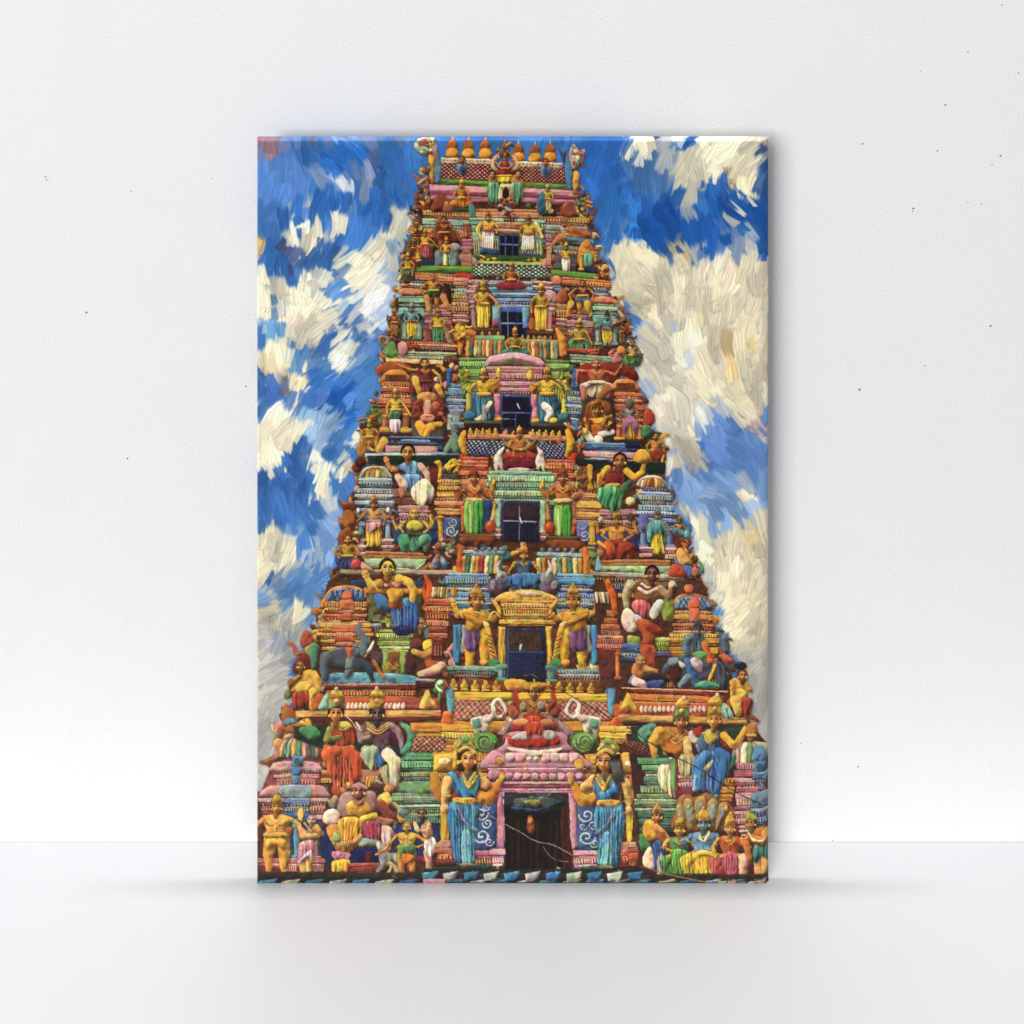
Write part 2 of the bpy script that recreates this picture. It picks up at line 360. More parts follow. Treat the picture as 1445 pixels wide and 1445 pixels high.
V(355, 700, .26316)
patch('#3f78c0', 20, -10, 340, -10, 480, 60, 440, 260, 410, 480, 300, 590, 200, 530, 190, 430, 245, 340, 235, 190, 130, 170, 20, 190)
patch('#7ea6dc', 420, 60, 500, 60, 460, 330, 380, 380)
patch(CR, 340, -10, 480, -10, 500, 40, 440, 80, 380, 30)
patch('#e2dbc4', 20, 210, 120, 160, 200, 180, 230, 220, 235, 270, 275, 290, 260, 375, 190, 420, 110, 430, 40, 470, 20, 470)
patch('#a9c0de', 280, 270, 375, 235, 360, 365, 290, 375)
patch('#86a9d3', 20, 470, 200, 430, 210, 560, 20, 610)
patch('#5b8fce', 200, 400, 400, 380, 390, 520, 300, 590, 210, 540)
patch('#ded4b8', 30, 600, 130, 555, 200, 560, 315, 595, 315, 645, 240, 690, 30, 690)
patch('#a8b7cd', 300, 620, 410, 470, 400, 640, 340, 730, 270, 710)
patch('#bcb9b2', 20, 690, 340, 710, 260, 900, 200, 1200, 150, 1460, 20, 1460)
patch('#b3bccb', 60, 760, 190, 700, 210, 760, 120, 850)
V(0, 0, 1)
patch('#b3b0aa', 355, 1050, 420, 1040, 420, 1250, 355, 1250); patch('#b3b0aa', 1040, 1000, 1095, 1000, 1095, 1120, 1050, 1120)
V(850, 180, .17301)
patch('#2a66b8', -150, 60, 1380, 60, 1380, 1100, 500, 1050, -150, 980)
patch('#2f78cc', 0, 600, 250, 500, 300, 800, 150, 980, 0, 950)
patch('#4d7db8', 150, 150, 640, 100, 700, 480, 340, 560, 240, 420)
patch('#1a56a8', 480, 620, 800, 520, 1130, 560, 1380, 600, 1370, 1080, 1260, 1120, 980, 1020, 700, 1010, 460, 1060, 260, 900)
patch(CR, 195, 75, 405, 75, 395, 150, 320, 250, 240, 190)
patch('#b9c0c8', 510, 66, 690, 66, 640, 230, 560, 320, 450, 405, 395, 350, 460, 250)
patch(CR, 400, 350, 520, 300, 560, 330, 450, 408)
patch('#e0d8c2', 820, 66, 1290, 66, 1280, 420, 1230, 630, 1160, 600, 1140, 480, 1090, 490, 980, 360, 940, 430, 820, 440, 700, 480, 610, 490, 650, 220, 720, 165, 800, 200)
patch('#c2beb4', 640, 480, 780, 440, 845, 560, 780, 645, 700, 580)
patch('#cbb48c', 1000, 330, 1090, 380, 1120, 480, 1060, 480)
patch('#2f5c9e', 1290, 66, 1370, 66, 1370, 640, 1290, 640, 1270, 400)
patch(CR, 1050, 660, 1110, 635, 1135, 700, 1090, 790, 1030, 770)
patch('#8a99ad', 560, 900, 650, 845, 600, 1000, 530, 1000)
patch('#8fa6c0', 1000, 1000, 1170, 840, 1230, 850, 1220, 960, 1100, 1100, 1000, 1100)
patch('#e0d6bb', -60, 950, 60, 970, 240, 890, 280, 960, 350, 980, 470, 1050, 540, 1120, 590, 1200, 700, 1240, 780, 1270, 830, 1200, 840, 1060, 900, 1080, 920, 1190, 1100, 1180, 1250, 1170, 1380, 1090, 1380, 1460, 60, 1460, 100, 1250)
patch('#7fa3d0', 570, 1190, 710, 1040, 835, 1080, 780, 1290, 700, 1230)
patch('#cfb27a', 480, 1060, 700, 1030, 690, 1110, 560, 1160)
patch('#b8a0a4', 920, 1090, 960, 1090, 965, 1170, 920, 1160)
patch('#cdb078', 1170, 1180, 1270, 1210, 1220, 1340)
V(860, 380, .23529)
patch('#ddd4bd', 10, -10, 970, -10, 970, 800, 900, 880, 700, 860, 560, 950, 530, 1080, 420, 1220, 320, 1210, 250, 900, 180, 650, 200, 500, 150, 300, 40, 180)
patch('#d3cebf', 180, 500, 330, 380, 380, 240, 520, 500, 520, 800, 380, 1180, 300, 1100, 220, 800)
for q in ([680, 430, 760, 370, 730, 480, 660, 530], [450, 770, 495, 765, 470, 840], [80, 100, 140, 150, 130, 240], [200, 130, 240, 160, 215, 180], [700, 600, 770, 560, 720, 720], [520, 250, 560, 230, 540, 330], [800, 400, 860, 430, 840, 480]):
    patch('#d4ba82', *q)
patch('#b4c2d8', 240, 420, 330, 370, 390, 290, 400, 250, 390, 330, 300, 430)
patch('#aebfdb', 450, 550, 480, 470, 535, 500, 530, 610)
patch('#a9bbdc', 95, 330, 150, 310, 190, 380, 150, 430, 100, 420)
patch('#9fb2cf', 180, 690, 260, 690, 270, 780, 200, 740)
patch('#b9c3cf', 620, 800, 720, 800, 640, 960, 560, 960)
patch('#6590d2', 550, 960, 700, 860, 760, 960, 900, 930, 970, 790, 970, 1340, 820, 1290, 690, 1220, 620, 1460, 340, 1460, 310, 1200, 420, 1220, 500, 1100, 570, 1090)
patch('#c2a49c', 840, 900, 900, 890, 940, 950, 860, 960)
patch('#c8c0ac', 520, 1080, 590, 1090, 570, 1180, 500, 1160)
patch('#c3b294', 500, 1350, 610, 1350, 600, 1420, 480, 1420)
V(900, 680, .26281)
patch('#7ea4d8', 150, -10, 700, -10, 720, 190, 600, 230, 500, 210, 420, 290, 370, 240, 330, 130, 230, 80)
patch('#dcd4bc', 500, 60, 600, 0, 700, 60, 610, 135, 500, 115)
patch('#8fb0dc', 600, 130, 700, 60, 715, 200, 600, 220)
patch('#c6ccd2', 470, 20, 500, 20, 480, 130, 440, 130)
patch('#d8d2be', 230, 95, 330, 130, 375, 250, 400, 420, 330, 480, 280, 300, 220, 190)
patch('#ccb994', 300, 70, 390, 60, 380, 110, 330, 130)
patch('#d8cfb6', 440, 240, 560, 205, 720, 200, 720, 920, 500, 910, 440, 720, 400, 620, 370, 470)
patch('#cdb78c', 540, 330, 620, 230, 650, 230, 580, 400, 540, 440)
patch('#c9a862', 600, 860, 640, 850, 640, 900, 610, 900)
patch('#bcb8ae', 380, 500, 440, 700, 500, 910, 720, 910, 720, 1460, 620, 1300, 520, 960, 400, 720)
SKY0 = PX.copy()
PX[:] = (SKY0 + blur(SKY0[..., 0], 2)[..., None] * 0 + 0)
for k_ in range(3): PX[..., k_] = blur(SKY0[..., k_], 2)
AN = noise(NH, NW, 60, 60, 21) * .8 + noise(NH, NW, 190, 190, 22) * 1.3
TN = noise(NH, NW, 40, 80, 23) + .7 * noise(NH, NW, 16, 34, 24)
SKY0 = np.clip(SKY0 * (1 + .22 * TN[..., None]) + .05 * TN[..., None], 0, 1)
SKB2 = np.stack([blur(SKY0[..., k_], 6) for k_ in range(3)], -1)
for k_ in range(3): PX[..., k_] = blur(SKY0[..., k_], 4)
def brush(n, lmin, lmax, wmin, wmax, thick, al0, mixp, only=None):
    ys, xs = rng.random(n) * NH, rng.random(n) * NW
    for cx, cy in zip(xs, ys):
        iy, ix = int(cy), int(cx)
        src = SKB2 if rng.random() < mixp else SKY0
        col = src[iy, ix]; light = col[0] > .6
        if only is not None and light != only: continue
        an = 1.72 + AN[iy, ix] * 1.5 + rng.normal(0, .16)
        L = rng.uniform(lmin, lmax); W_ = rng.uniform(wmin, wmax)
        bend = rng.normal(0, .5) * min(1, L / W_ / 3)
        ca, sa = np.cos(an), np.sin(an); B_ = W_ * (1 + abs(bend)); ex = abs(ca) * L + abs(sa) * B_ + 2; ey = abs(sa) * L + abs(ca) * B_ + 2
        x0, x1, y0, y1 = max(0, int(cx - ex)), min(NW, int(cx + ex)), max(0, int(cy - ey)), min(NH, int(cy + ey))
        if x1 - x0 < 3 or y1 - y0 < 3: continue
        gx, gy = np.meshgrid(np.arange(x0, x1) - cx, np.arange(y0, y1) - cy)
        u = (gx * ca + gy * sa) / L; v = (-gx * sa + gy * ca) / W_ + bend * (u * u - .3)
        v = v / (1 - .35 * np.clip(u, -1, 1) * rng.choice([-1, 1]))
        nb = max(4, int(W_ * 1.1)); br = rng.normal(0, 1, nb + 2); rg = rng.uniform(.70, 1.0, (2, nb + 2)); rg = (rg + np.roll(rg, 1, 1)) / 2
        vb = np.clip((v + 1) * .5 * nb, 0, nb); bi = vb.astype(int); fb = vb - bi
        brv = br[bi] * (1 - fb) + br[np.minimum(bi + 1, nb + 1)] * fb
        inn = abs(v) < 1
        e0 = np.clip((rg[0][bi] - u) / (.10 if light else .3), 0, 1) * np.clip((u + rg[1][bi]) / .3, 0, 1)
        m = inn * e0 * np.clip((1 - abs(v)) * W_ * .5, 0, 1)
        if m.max() < .1: continue
        cc = col * (1 + rng.normal(0, .045)) + rng.normal(0, .008, 3)
        amp = .030 if light else .040
        val = cc[None, None, :] * (1 + amp * brv[..., None])
        tip = np.clip((u - .5) / .4, 0, 1); rim = np.clip((v - .7) / .25, 0, 1); crest = np.clip((-v - .7) / .25, 0, 1)
        q = rng.uniform(0, 1)
        val = val * (1 - q * (.16 if light else .14) * rim - .07 * tip)[..., None] + (q * (.05 if light else .07) * crest)[..., None]
        al = (al0 * m)[..., None]
        PX[y0:y1, x0:x1] = PX[y0:y1, x0:x1] * (1 - al) + np.clip(val, 0, 1) * al
        hh = HT[y0:y1, x0:x1]; hn = thick * (.5 + .30 * brv + .45 * q * crest + .3 * tip)
        HT[y0:y1, x0:x1] = hh * (1 - .75 * m) + m * hn * (1.3 if light else .65)
brush(900, 40, 90, 14, 30, .7, .7, .55)
brush(1500, 18, 52, 8, 20, .9, .8, .35)
brush(1500, 14, 36, 5, 13, 1.1, .85, .15)
brush(900, 8, 22, 3, 7, 1.3, .85, .1)
brush(900, 10, 30, 1.2, 2.4, 1.6, .5, .2)
l_ = (PX @ np.array([.3, .55, .15], np.float32))[..., None]
PX = ((l_ + (PX - l_) * .92) * .98 * (1 + np.clip(l_ - .6, 0, .3) * np.array([.36, .29, .08], np.float32))).astype(np.float32)
MARK[0] = 1
# ---- the tower, from the top storey down (nearer storeys are painted later)
MIX = ['#c8663c', '#d99a3a', '#8a4a2a', '#4f8a5e', '#a83a2e', '#c98a80', '#3c7f95', '#d9c48a', '#6b3a2a']
WARM = ['#b8632e', '#d39a3c', '#8a4424', '#c97a3a', '#e0b95a', '#6b3420']
SAL, ORG, PNK, MAU, MNT, SEA, SKB, BLU, NVY, GRN, OCH, YEL, RED, MAR, CRM, BRN = ('#d07a5a', '#cc6a36', '#c78f98', '#a86a84',
    '#86b096', '#4f9a78', '#5f9cc2', '#2f6aaa', '#1d2a50', '#5f8f3c', '#d39c38', '#e2bf33', '#b0362a', '#5c2226', '#e3d3a8', '#7a4a28')
V(0, 0, 1)
p([604, 236, 604, 265, 594, 300, 584, 345, 572, 395, 560, 470, 546, 520, 534, 600, 519, 670, 499, 740, 484, 810, 474, 850, 452, 890, 440, 940, 434, 985, 412, 1040, 390, 1075, 376, 1120, 362, 1180, 362, 1249, 1086, 1249, 1086, 1075, 1070, 1055,
   1046, 1030, 1036, 960, 1016, 920, 996, 850, 978, 810, 960, 770, 944, 720, 926, 660, 914, 610, 893, 560, 886, 500, 864, 460, 850, 400, 832, 345, 819, 290, 812, 236], '#5e3323', g=.6, k=.2)
EDG = ['#8a4a2c', '#b0703a', '#5a3424', '#c9923c', '#7a3a28', '#6a7a50', '#a85a34', '#4a5a64', '#c9a860']
for q, nn, z in (([588, 270, 600, 270, 566, 420, 556, 420], 34, 4), ([552, 420, 568, 420, 535, 600, 520, 600], 38, 5), ([516, 600, 534, 600, 490, 790, 474, 790], 38, 6), ([472, 790, 490, 790, 440, 960, 420, 960], 30, 6.5), ([400, 985, 430, 960, 400, 1080, 380, 1080], 20, 7),
                 ([820, 270, 830, 270, 862, 420, 852, 420], 34, 4), ([862, 420, 876, 420, 912, 600, 898, 600], 38, 5), ([912, 600, 928, 600, 974, 790, 958, 790], 38, 6), ([974, 790, 992, 790, 1040, 960, 1018, 960], 30, 6.5), ([1040, 1000, 1052, 1000, 1075, 1060, 1055, 1060], 12, 6)):
    clutter(q, nn, z, EDG, int(q[0]))
clutter([592, 260, 822, 260, 860, 420, 560, 420], 380, 4.5, MIX, 1)
clutter([560, 420, 870, 420, 935, 640, 515, 640], 420, 5.5, MIX, 2)
clutter([515, 640, 935, 640, 1000, 830, 460, 830], 380, 6.5, MIX, 3)
clutter([455, 830, 1000, 830, 1080, 1080, 380, 1080], 420, 8, MIX, 4)
# -------- top storey
V(560, 180, .2076)
for x, y in ((378, 55), (488, 58), (603, 58), (828, 85), (940, 88), (1043, 85)):
    ln([x, y + 4, x, y + 40], [3, 9], '#c9924a')
    e(x, y + 66, 36, 36, '#a85a2c'); e(x, y + 92, 42, 12, '#b86c30'); e(x, y + 122, 45, 38, '#d6902e'); e(x, y + 148, 34, 10, '#8f5424')
p([300, 203, 655, 215, 655, 255, 300, 243], '#c7b598'); p([815, 228, 1125, 240, 1125, 285, 815, 268], '#c7b598')
for i in range(14): e(320 + i * 25, 222 + i * .6, 9, 5, '#a03b30' if i % 2 else '#7a8f80', ink=.3)
for i in range(12): e(835 + i * 25, 247 + i * .9, 9, 5, '#a03b30' if i % 2 else '#7a8f80', ink=.3)
lattice([297, 243, 650, 256, 640, 362, 288, 345], '#c9a294', '#6d232a', 11, 4, 5)
lattice([820, 270, 1148, 284, 1150, 382, 828, 366], '#c9a294', '#6d232a', 11, 4, 5)
band(288, 640, 345, 36, GRN, 22); band(840, 1165, 368, 34, GRN, 18)
band(225, 640, 385, 48, PNK, 20, -6, 0); band(228, 640, 428, 30, '#8f3f58', 22); band(235, 640, 455, 34, MAU, 20)
band(840, 1235, 408, 46, PNK, 22); band(840, 1235, 450, 26, '#8f3f58', 22); band(850, 1230, 472, 36, MAU, 22)
for x, y in ((443, 282), (1013, 300)):
    c([x - 32, y - 32, x + 32, y - 32, x + 30, y + 10, x, y + 42, x - 30, y + 10], '#4f7fae'); e(x, y - 2, 14, 22, '#2c5288'); head(x, y - 66, 22, '#a8602e')
t([690, 300, 652, 262, 668, 205, 735, 182, 800, 205, 816, 262, 780, 300], 12, '#cfa88c', crv=True); jewels([690, 290, 660, 255, 675, 215, 735, 192, 795, 215, 808, 255, 780, 290], 5, 16)
c([700, 185, 720, 120, 735, 78, 752, 120, 775, 185, 740, 200], '#8f5a44'); clutter([690, 110, 780, 110, 790, 190, 680, 190], 16, 12, ['#a8604a', '#c99a60', '#6a4438', '#b58a70'], 61)
fig(738, 178, 330, '#c08a50', '#a83038', '#a02a34', '#c08a3a', 'cross', w=1.15, arms=[(-.3, .5, -.36, .34), (.3, .5, .36, .34), (-.26, .56, -.1, .66), (.26, .56, .1, .66)])
p([675, 322, 785, 322, 785, 372, 675, 372], YEL, n=2); ln([675, 330, 785, 330], 3, '#8f5a20')
c([620, 372, 640, 310, 676, 330, 680, 400, 630, 410], '#b5783c'); c([790, 330, 828, 312, 862, 380, 850, 410, 795, 395], '#b5783c'); head(650, 318, 22, '#c08a4a'); head(826, 318, 22, '#c08a4a')
c([624, 380, 690, 376, 704, 440, 690, 500, 650, 512, 622, 460], '#4f9a7c', n=3); c([786, 376, 850, 380, 862, 460, 836, 515, 796, 500, 780, 440], '#4f9a7c', n=3); pleats(640, 690, 385, 635, 690, 500, 6, '#4f9a7c', 2); pleats(792, 845, 385, 795, 845, 500, 6, '#4f9a7c', 2)
c([705, 390, 740, 383, 778, 390, 790, 510, 695, 510], '#cdb898'); c([722, 430, 742, 402, 762, 430, 765, 500, 720, 500], '#3a201c'); pillar(714, 410, 505, 9, '#c9a878'); pillar(770, 410, 505, 9, '#c9a878')
clutter([690, 480, 790, 480, 790, 530, 690, 530], 12, 14, ['#b86a48', '#c98a50', '#8a4030'], 62)
for pts, cl in (([118, 110, 180, 62, 240, 80, 262, 160, 200, 190, 140, 160], '#b9aa9a'), ([225, 85, 262, 90, 280, 190, 262, 365, 228, 365, 215, 200], '#b58a90'), ([150, 100, 200, 80, 220, 130, 170, 150], '#a8505c'), ([140, 140, 200, 130, 225, 170, 180, 185], '#8fa58c'), ([222, 180, 250, 190, 252, 360, 228, 360], '#cf9a3a'), ([265, 210, 300, 220, 300, 360, 262, 365], '#4f7aa6')):
    c(pts, cl)
clutter([130, 80, 250, 70, 260, 170, 160, 180], 14, 14, ['#d8c8a0', '#a04a54', '#6f8f80', '#c9a04a'], 5)
for pts, cl in (([1150, 190, 1190, 180, 1200, 400, 1165, 415, 1145, 320], '#3f7aa8'), ([1170, 190, 1200, 110, 1240, 150, 1280, 150, 1260, 240, 1210, 290], '#b58a80'), ([1195, 200, 1240, 190, 1235, 240, 1200, 240], '#d9c8a8'), ([1205, 300, 1245, 320, 1225, 430, 1200, 420], '#cf9a3a'), ([1100, 130, 1130, 180, 1150, 150, 1140, 240, 1120, 200], '#3a5570')):
    c(pts, cl)
clutter([1180, 130, 1260, 130, 1260, 280, 1200, 280], 12, 13, ['#d8c8a0', '#a04a54', '#6f8f80', '#c9a04a'], 6)
# edge figures under the roof
clutter([150, 270, 220, 270, 240, 480, 110, 600], 34, 20, ['#8a4a34', '#b9a58a', '#6f8a70', '#a8623a', '#503028', '#c99a4a'], 7)
clutter([1235, 440, 1280, 440, 1310, 600, 1190, 600], 26, 20, ['#8a4a34', '#4f7f86', '#6f8a50', '#a8623a', '#c9a04a', '#2a4a70'], 8)
st(180, 520, 560, [(40, '#cf8f4a', 0), (16, BRN, 10), (46, MNT, -5), (22, '#5f8a80', 0), (34, SAL, 5), (30, ORG, 0)], 16)
st(830, 1310, 590, [(42, '#bf7f46', 0), (18, BRN, 10), (40, MNT, 10), (24, '#6f8f86', 0), (34, '#a8683c', 0), (28, SKB, 10)], 26)
c([240, 520, 290, 455, 340, 480, 370, 560, 300, 575, 240, 570], '#8a4030'); c([330, 500, 380, 540, 390, 575, 320, 575], '#a05a40')
c([1110, 580, 1150, 505, 1200, 540, 1230, 600, 1150, 610], '#8a4a30')
fig(440, 350, 548, '#c07a34', bot='#c8742c', kind='cross', w=.9); band(380, 500, 545, 28, '#3d4a3a', 3)
fig(1025, 385, 585, '#c8a04a', bot='#c9a878', kind='dhoti', crown='#b8c08a'); band(985, 1080, 580, 22, '#2a3038', 3)
c([955, 500, 1000, 440, 1010, 560, 985, 600, 960, 560], '#2f6f8a'); c([490, 520, 530, 540, 535, 610, 500, 600], '#3f8f8a')
# -------- second storey : small window with two attendants
st(540, 960, 552, [(20, '#b87a3a', 0), (44, '#cf8a62', -5), (16, '#8f4f34', 8)], 8)
st(500, 720, 612, [(24, MNT, -5), (26, '#5f9a90', 0), (24, MNT, 8), (20, '#3f7068', 4), (190, '#7aa58c', 15)], 6)
st(800, 1010, 620, [(24, MNT, 0), (26, '#5f9a90', 0), (24, MNT, 8), (20, '#3f7068', 4), (190, '#7aa58c', 15)], 10)
st(640, 850, 640, [(24, '#c98a6c', 0), (22, '#a8583a', 5), (24, '#cf9070', 5), (20, '#7a3a28', 10)], 8)
clutter([700, 530, 800, 530, 800, 620, 700, 620], 16, 18, ['#3a4660', '#8a6a60', '#b0a090', '#503830'], 9)
p([690, 725, 836, 730, 836, 890, 690, 885], '#39497f'); p([704, 735, 824, 738, 824, 876, 704, 872], '#141a36', k=.1)
ln([704, 792, 824, 798], 5, '#5f78b0'); ln([738, 740, 738, 870], 4, '#55699f'); ln([790, 742, 790, 870], 2, '#33446f')
p([690, 878, 840, 882, 836, 910, 690, 905], '#4f9a5a')
for x, sg in ((622, 1), (895, -1)):
    arm([x - sg * 48, 650, x - sg * 75, 690, x - sg * 40, 760] if sg > 0 else [x + 50, 650, x + 70, 690, x + 95, 745], 13, '#d9c264')
    fig(x, 572 if sg > 0 else 598, 832 if sg > 0 else 848, '#c98f38', '#d9b82f', '#dcd8cc', '#b5702e', 'dhoti', sash='#b04a58', w=1.25)
    for i in range(6): t([x - 34 + i * 13, 742, x - 38 + i * 14, 825], [6, 5], '#e3e0d6', ink=.5)
p([565, 812, 692, 832, 690, 872, 562, 860], '#28507a'); p([840, 852, 975, 862, 972, 898, 842, 892], '#28507a')
band(510, 1020, 862, 46, '#3a5a38', 14); clutter([560, 880, 690, 888, 690, 915, 560, 905], 9, 12, [YEL, '#c98f38'], 10); clutter([850, 895, 1000, 895, 1000, 920, 850, 918], 9, 12, [YEL, '#c98f38'], 11)
band(500, 1050, 905, 26, '#9fb06a', 12)
lattice([520, 928, 1030, 940, 1030, 1022, 520, 1010], '#a8cbb4', '#24302e', 13, 3, 5)
for x, sg in ((490, 1), (1050, -1)):
    t([x - sg * 45, 880, x + sg * 30, 910, x + sg * 40, 990, x, 1010], [22, 26, 20, 12], '#b87a82', crv=True)
# left and right wings
st(432, 520, 650, [(110, '#8f4a3a', 20), (24, MAU, 5), (24, '#a04a60', 8), (28, MAU, 0), (140, '#a86a5a', 14)], 0)
st(1010, 1060, 730, [(30, MAU, 0), (24, '#a04a60', 4), (24, MAU, 0), (150, '#b0786a', 6)], 0)
c([270, 640, 310, 600, 400, 700, 430, 780, 280, 780], '#7a4030')
fig(322, 590, 840, '#8f5a2c', '#96342c', '#8a3428', None, 'short', hair='#3a2018', w=1.2, arms=[(-.3, .5, -.12, .66), (.28, .5, .38, .74)])
fig(192, 692, 888, '#c98a38', '#d9a13c', '#c0545c', kind='sari', w=1.15, arms=[(-.2, .4, -.22, .62), (.24, .42, .40, .62)])
pillar(145, 810, 885, 22, OCH); band(150, 262, 888, 50, '#23405f', 4); c([90, 760, 70, 830, 95, 860], '#6f6a50')
t([285, 860, 285, 930], 26, '#5f7a90'); t([390, 850, 392, 930], 30, '#6f7f80'); e(395, 815, 40, 30, '#8a8a90')
fig(338, 742, 942, '#c98a38', '#dab838', '#5fa58c', kind='sari', w=.95); p([322, 860, 336, 862, 345, 940, 318, 940], '#d8d07a')
band(135, 520, 938, 42, GRN, 6); band(150, 500, 975, 20, '#39552f', 6)
c([1120, 760, 1150, 640, 1210, 700, 1290, 690, 1320, 745, 1160, 790], '#a86a3c')
fig(1140, 622, 830, '#b5703c', '#a8988c', '#8fa0a8', None, 'short', hair='#7a3020', w=1.25, arms=[(-.25, .45, -.36, .70), (.3, .4, .6, .5)])
t([1060, 800, 1110, 740, 1150, 750], [16, 20, 22], '#b07048'); t([1190, 690, 1310, 725], [22, 12], '#b5602e')
band(1160, 1340, 745, 26, '#4f86a8', 14)
st(1060, 1240, 800, [(30, '#7a7a78', 0), (24, '#9a8a80', 4), (120, '#5a5458', 10)], 10)
fig(1152, 782, 985, '#c98a38', '#d9bb38', '#d9d4cc', kind='sari', w=1., arms=[(.2, .38, .34, .36), (-.16, .42, -.08, .5)])
c([1235, 830, 1290, 755, 1340, 830, 1390, 910, 1350, 930, 1240, 940], '#c08a34'); e(1300, 905, 38, 55, '#5fa58c', n=3); e(1292, 790, 24, 30, '#c9803a')
pillar(1252, 860, 960, 24, OCH); pillar(1355, 870, 950, 20, '#c8863a'); p([1272, 940, 1362, 950, 1358, 992, 1272, 985], '#223a5c')
band(1050, 1385, 965, 40, GRN, 32); band(1060, 1370, 1003, 18, '#39552f', 26)
# little figures along both outer edges
clutter([40, 850, 130, 880, 140, 1030, 10, 1040], 26, 22, WARM + ['#5f7a60', '#2f4a5f'], 12)
fig(75, 850, 1010, '#c08a3a', bot='#7a8a60', kind='seat', w=1.); clutter([1380, 890, 1430, 930, 1445, 1040, 1385, 1050], 22, 20, WARM, 13)
for x, y in ((135, 590), (125, 690), (110, 760)): fig(x, y, y + 90, '#8a4a2c', bot='#a8603a', kind='seat')
# -------- third storey (left half)
V(530, 380, .1384)
st(410, 830, 30, [(20, ORG, 0), (62, SAL, 0), (20, '#8f3f2a', 8)], 30)
c([800, 60, 850, 35, 960, 45, 1000, 100, 950, 115, 805, 90], '#b8382c'); band(800, 960, 80, 40, '#c98a80', 10)
st(340, 520, 120, [(24, '#35557a', 0), (20, '#c9c0b0', 10), (24, '#8a5038', 0)], 10)
st(800, 960, 130, [(40, '#a86a4a', 0), (26, '#55403a', 6), (36, '#7f9aa0', 0), (30, '#8f9a80', 6), (30, '#a8683c', 0)], 6)
c([240, 245, 300, 190, 500, 210, 510, 250, 380, 262], SAL)
st(240, 520, 272, [(22, '#5f9a7a', 10), (46, '#8fc09a', 0), (20, '#2f4a40', 14), (14, '#7fb090', 0), (20, '#2a3a38', 4), (100, '#6fae9c', -4), (240, '#4a6a68', 10)], 4)
st(500, 790, 365, [(40, MAU, 10), (28, '#b56a70', 0), (50, '#a86a80', 6), (30, '#8f4a5a', 0), (50, '#b08090', 0), (30, '#8a4454', 0), (170, '#7a4048', 20)], 8)
st(780, 960, 270, [(34, '#b87a4a', 0), (30, '#a8683c', 10), (40, '#c28a58', 0), (60, '#a86a40', -8), (26, '#8a4a30', 0), (26, '#c98a80', 10), (22, '#8f4a3a', 0), (26, '#cf9a90', 4), (26, '#7a3a2c', 0), (200, '#94502c', 30)], 8)
fig(590, 18, 420, '#b8763a', '#c8892e', '#3c5f3c', None, 'short', hair='#a8503c', w=1.15, arms=[(-.28, .45, -.22, .6), (.32, .42, .4, .56)])
t([520, 285, 545, 420], [30, 22], '#c98a4a'); t([690, 280, 750, 400], [34, 24], '#c07a48')
c([700, 150, 760, 170, 780, 260, 760, 350, 720, 240], '#3a2420')
# blue skinned figure in its niche
pillar(295, 520, 700, 40, '#7f9a94', '#6f8a84'); pillar(440, 520, 700, 44, '#86a09c', '#6f8a84')
e(290, 490, 42, 40, '#2f3f52'); e(440, 490, 36, 38, '#2f3f52')
fig(368, 345, 720, '#5f93a8', '#3f94b8', '#e0b82c', '#7f9aa0', 'dhoti', sash='#a8604a', w=1.05, arms=[(-.2, .42, -.14, .5), (.2, .42, .14, .5)], hair='#2a3f50')
pillar(530, 590, 755, 62, '#8a5058'); t([700, 560, 770, 750], [24, 30], '#a87a60')
fig(636, 395, 775, '#c08a3c', '#d0a83a', '#3f8f5c', '#b5803a', 'sari', w=1.05)
band(200, 500, 700, 30, '#5a4a44', 40); st(310, 830, 735, [(30, '#c23a24', 0), (44, '#a83a28', 0)], 20); st(440, 840, 760, [(26, '#c98a6c', 0), (34, '#8f3f30', 6)], 15)
st(230, 830, 840, [(26, '#a8b088', 0), (20, '#5f9a70', 20), (32, '#8fb08a', 0), (20, '#3a4a3a', 10)], 10)
band(110, 690, 900, 44, '#d6b67e', 30); band(700, 840, 890, 30, '#8f3430', 10)
# edge figures, left
fig(190, 400, 690, '#9a5a2c', bot='#a8683a', kind='sari', w=1.); fig(135, 600, 830, '#a8502c', '#b5a050', '#5f9a5c', kind='seat')
t([60, 760, 40, 690, 130, 700, 120, 780, 70, 860], [10, 14, 16, 14, 8], '#8a7a80', crv=True)
c([100, 830, 170, 730, 230, 850, 200, 890, 110, 880], '#5f9a4a'); c([230, 760, 310, 745, 330, 860, 260, 885], '#c0808a')
# guardian in yellow, window
st(930, 1160, 108, [(36, PNK, 20), (20, '#8f5a70', 30), (26, '#d6a0a8', 10), (24, MAU, 20), (36, '#c98a98', 0), (30, '#a8607a', 20), (20, MAU, 10), (22, '#8f4a60', 10), (22, PNK, 20), (24, '#7f3a50', 20)], 4)
V(0, 0, 1)
p([690, 396, 770, 397, 769, 412, 690, 410], '#6f9ac0'); st(688, 770, 398, [(4, '#7a9ac4', 0), (3, '#2f4a80', 1), (8, SKB, -3), (4, '#88b4d0', 0), (4, '#2f5a90', 3), (5, '#5f94c0', 0), (4, '#2a4f88', 2), (5, '#6f9ac8', 0)], .8)
p([704, 434, 746, 435, 746, 477, 704, 476], '#3a5a9c'); p([708, 440, 742, 441, 742, 476, 708, 476], '#1a1f3c', k=.1)
ln([708, 456, 742, 456.6], .9, '#7f95c4'); ln([717, 440, 717, 476], .6, '#5f78aa'); ln([730, 440, 730, 476], .5, '#3f4f7f')
lattice([668, 374, 772, 377, 772, 392, 668, 389], '#a8cbb4', '#24302e', 13, 3, .8)
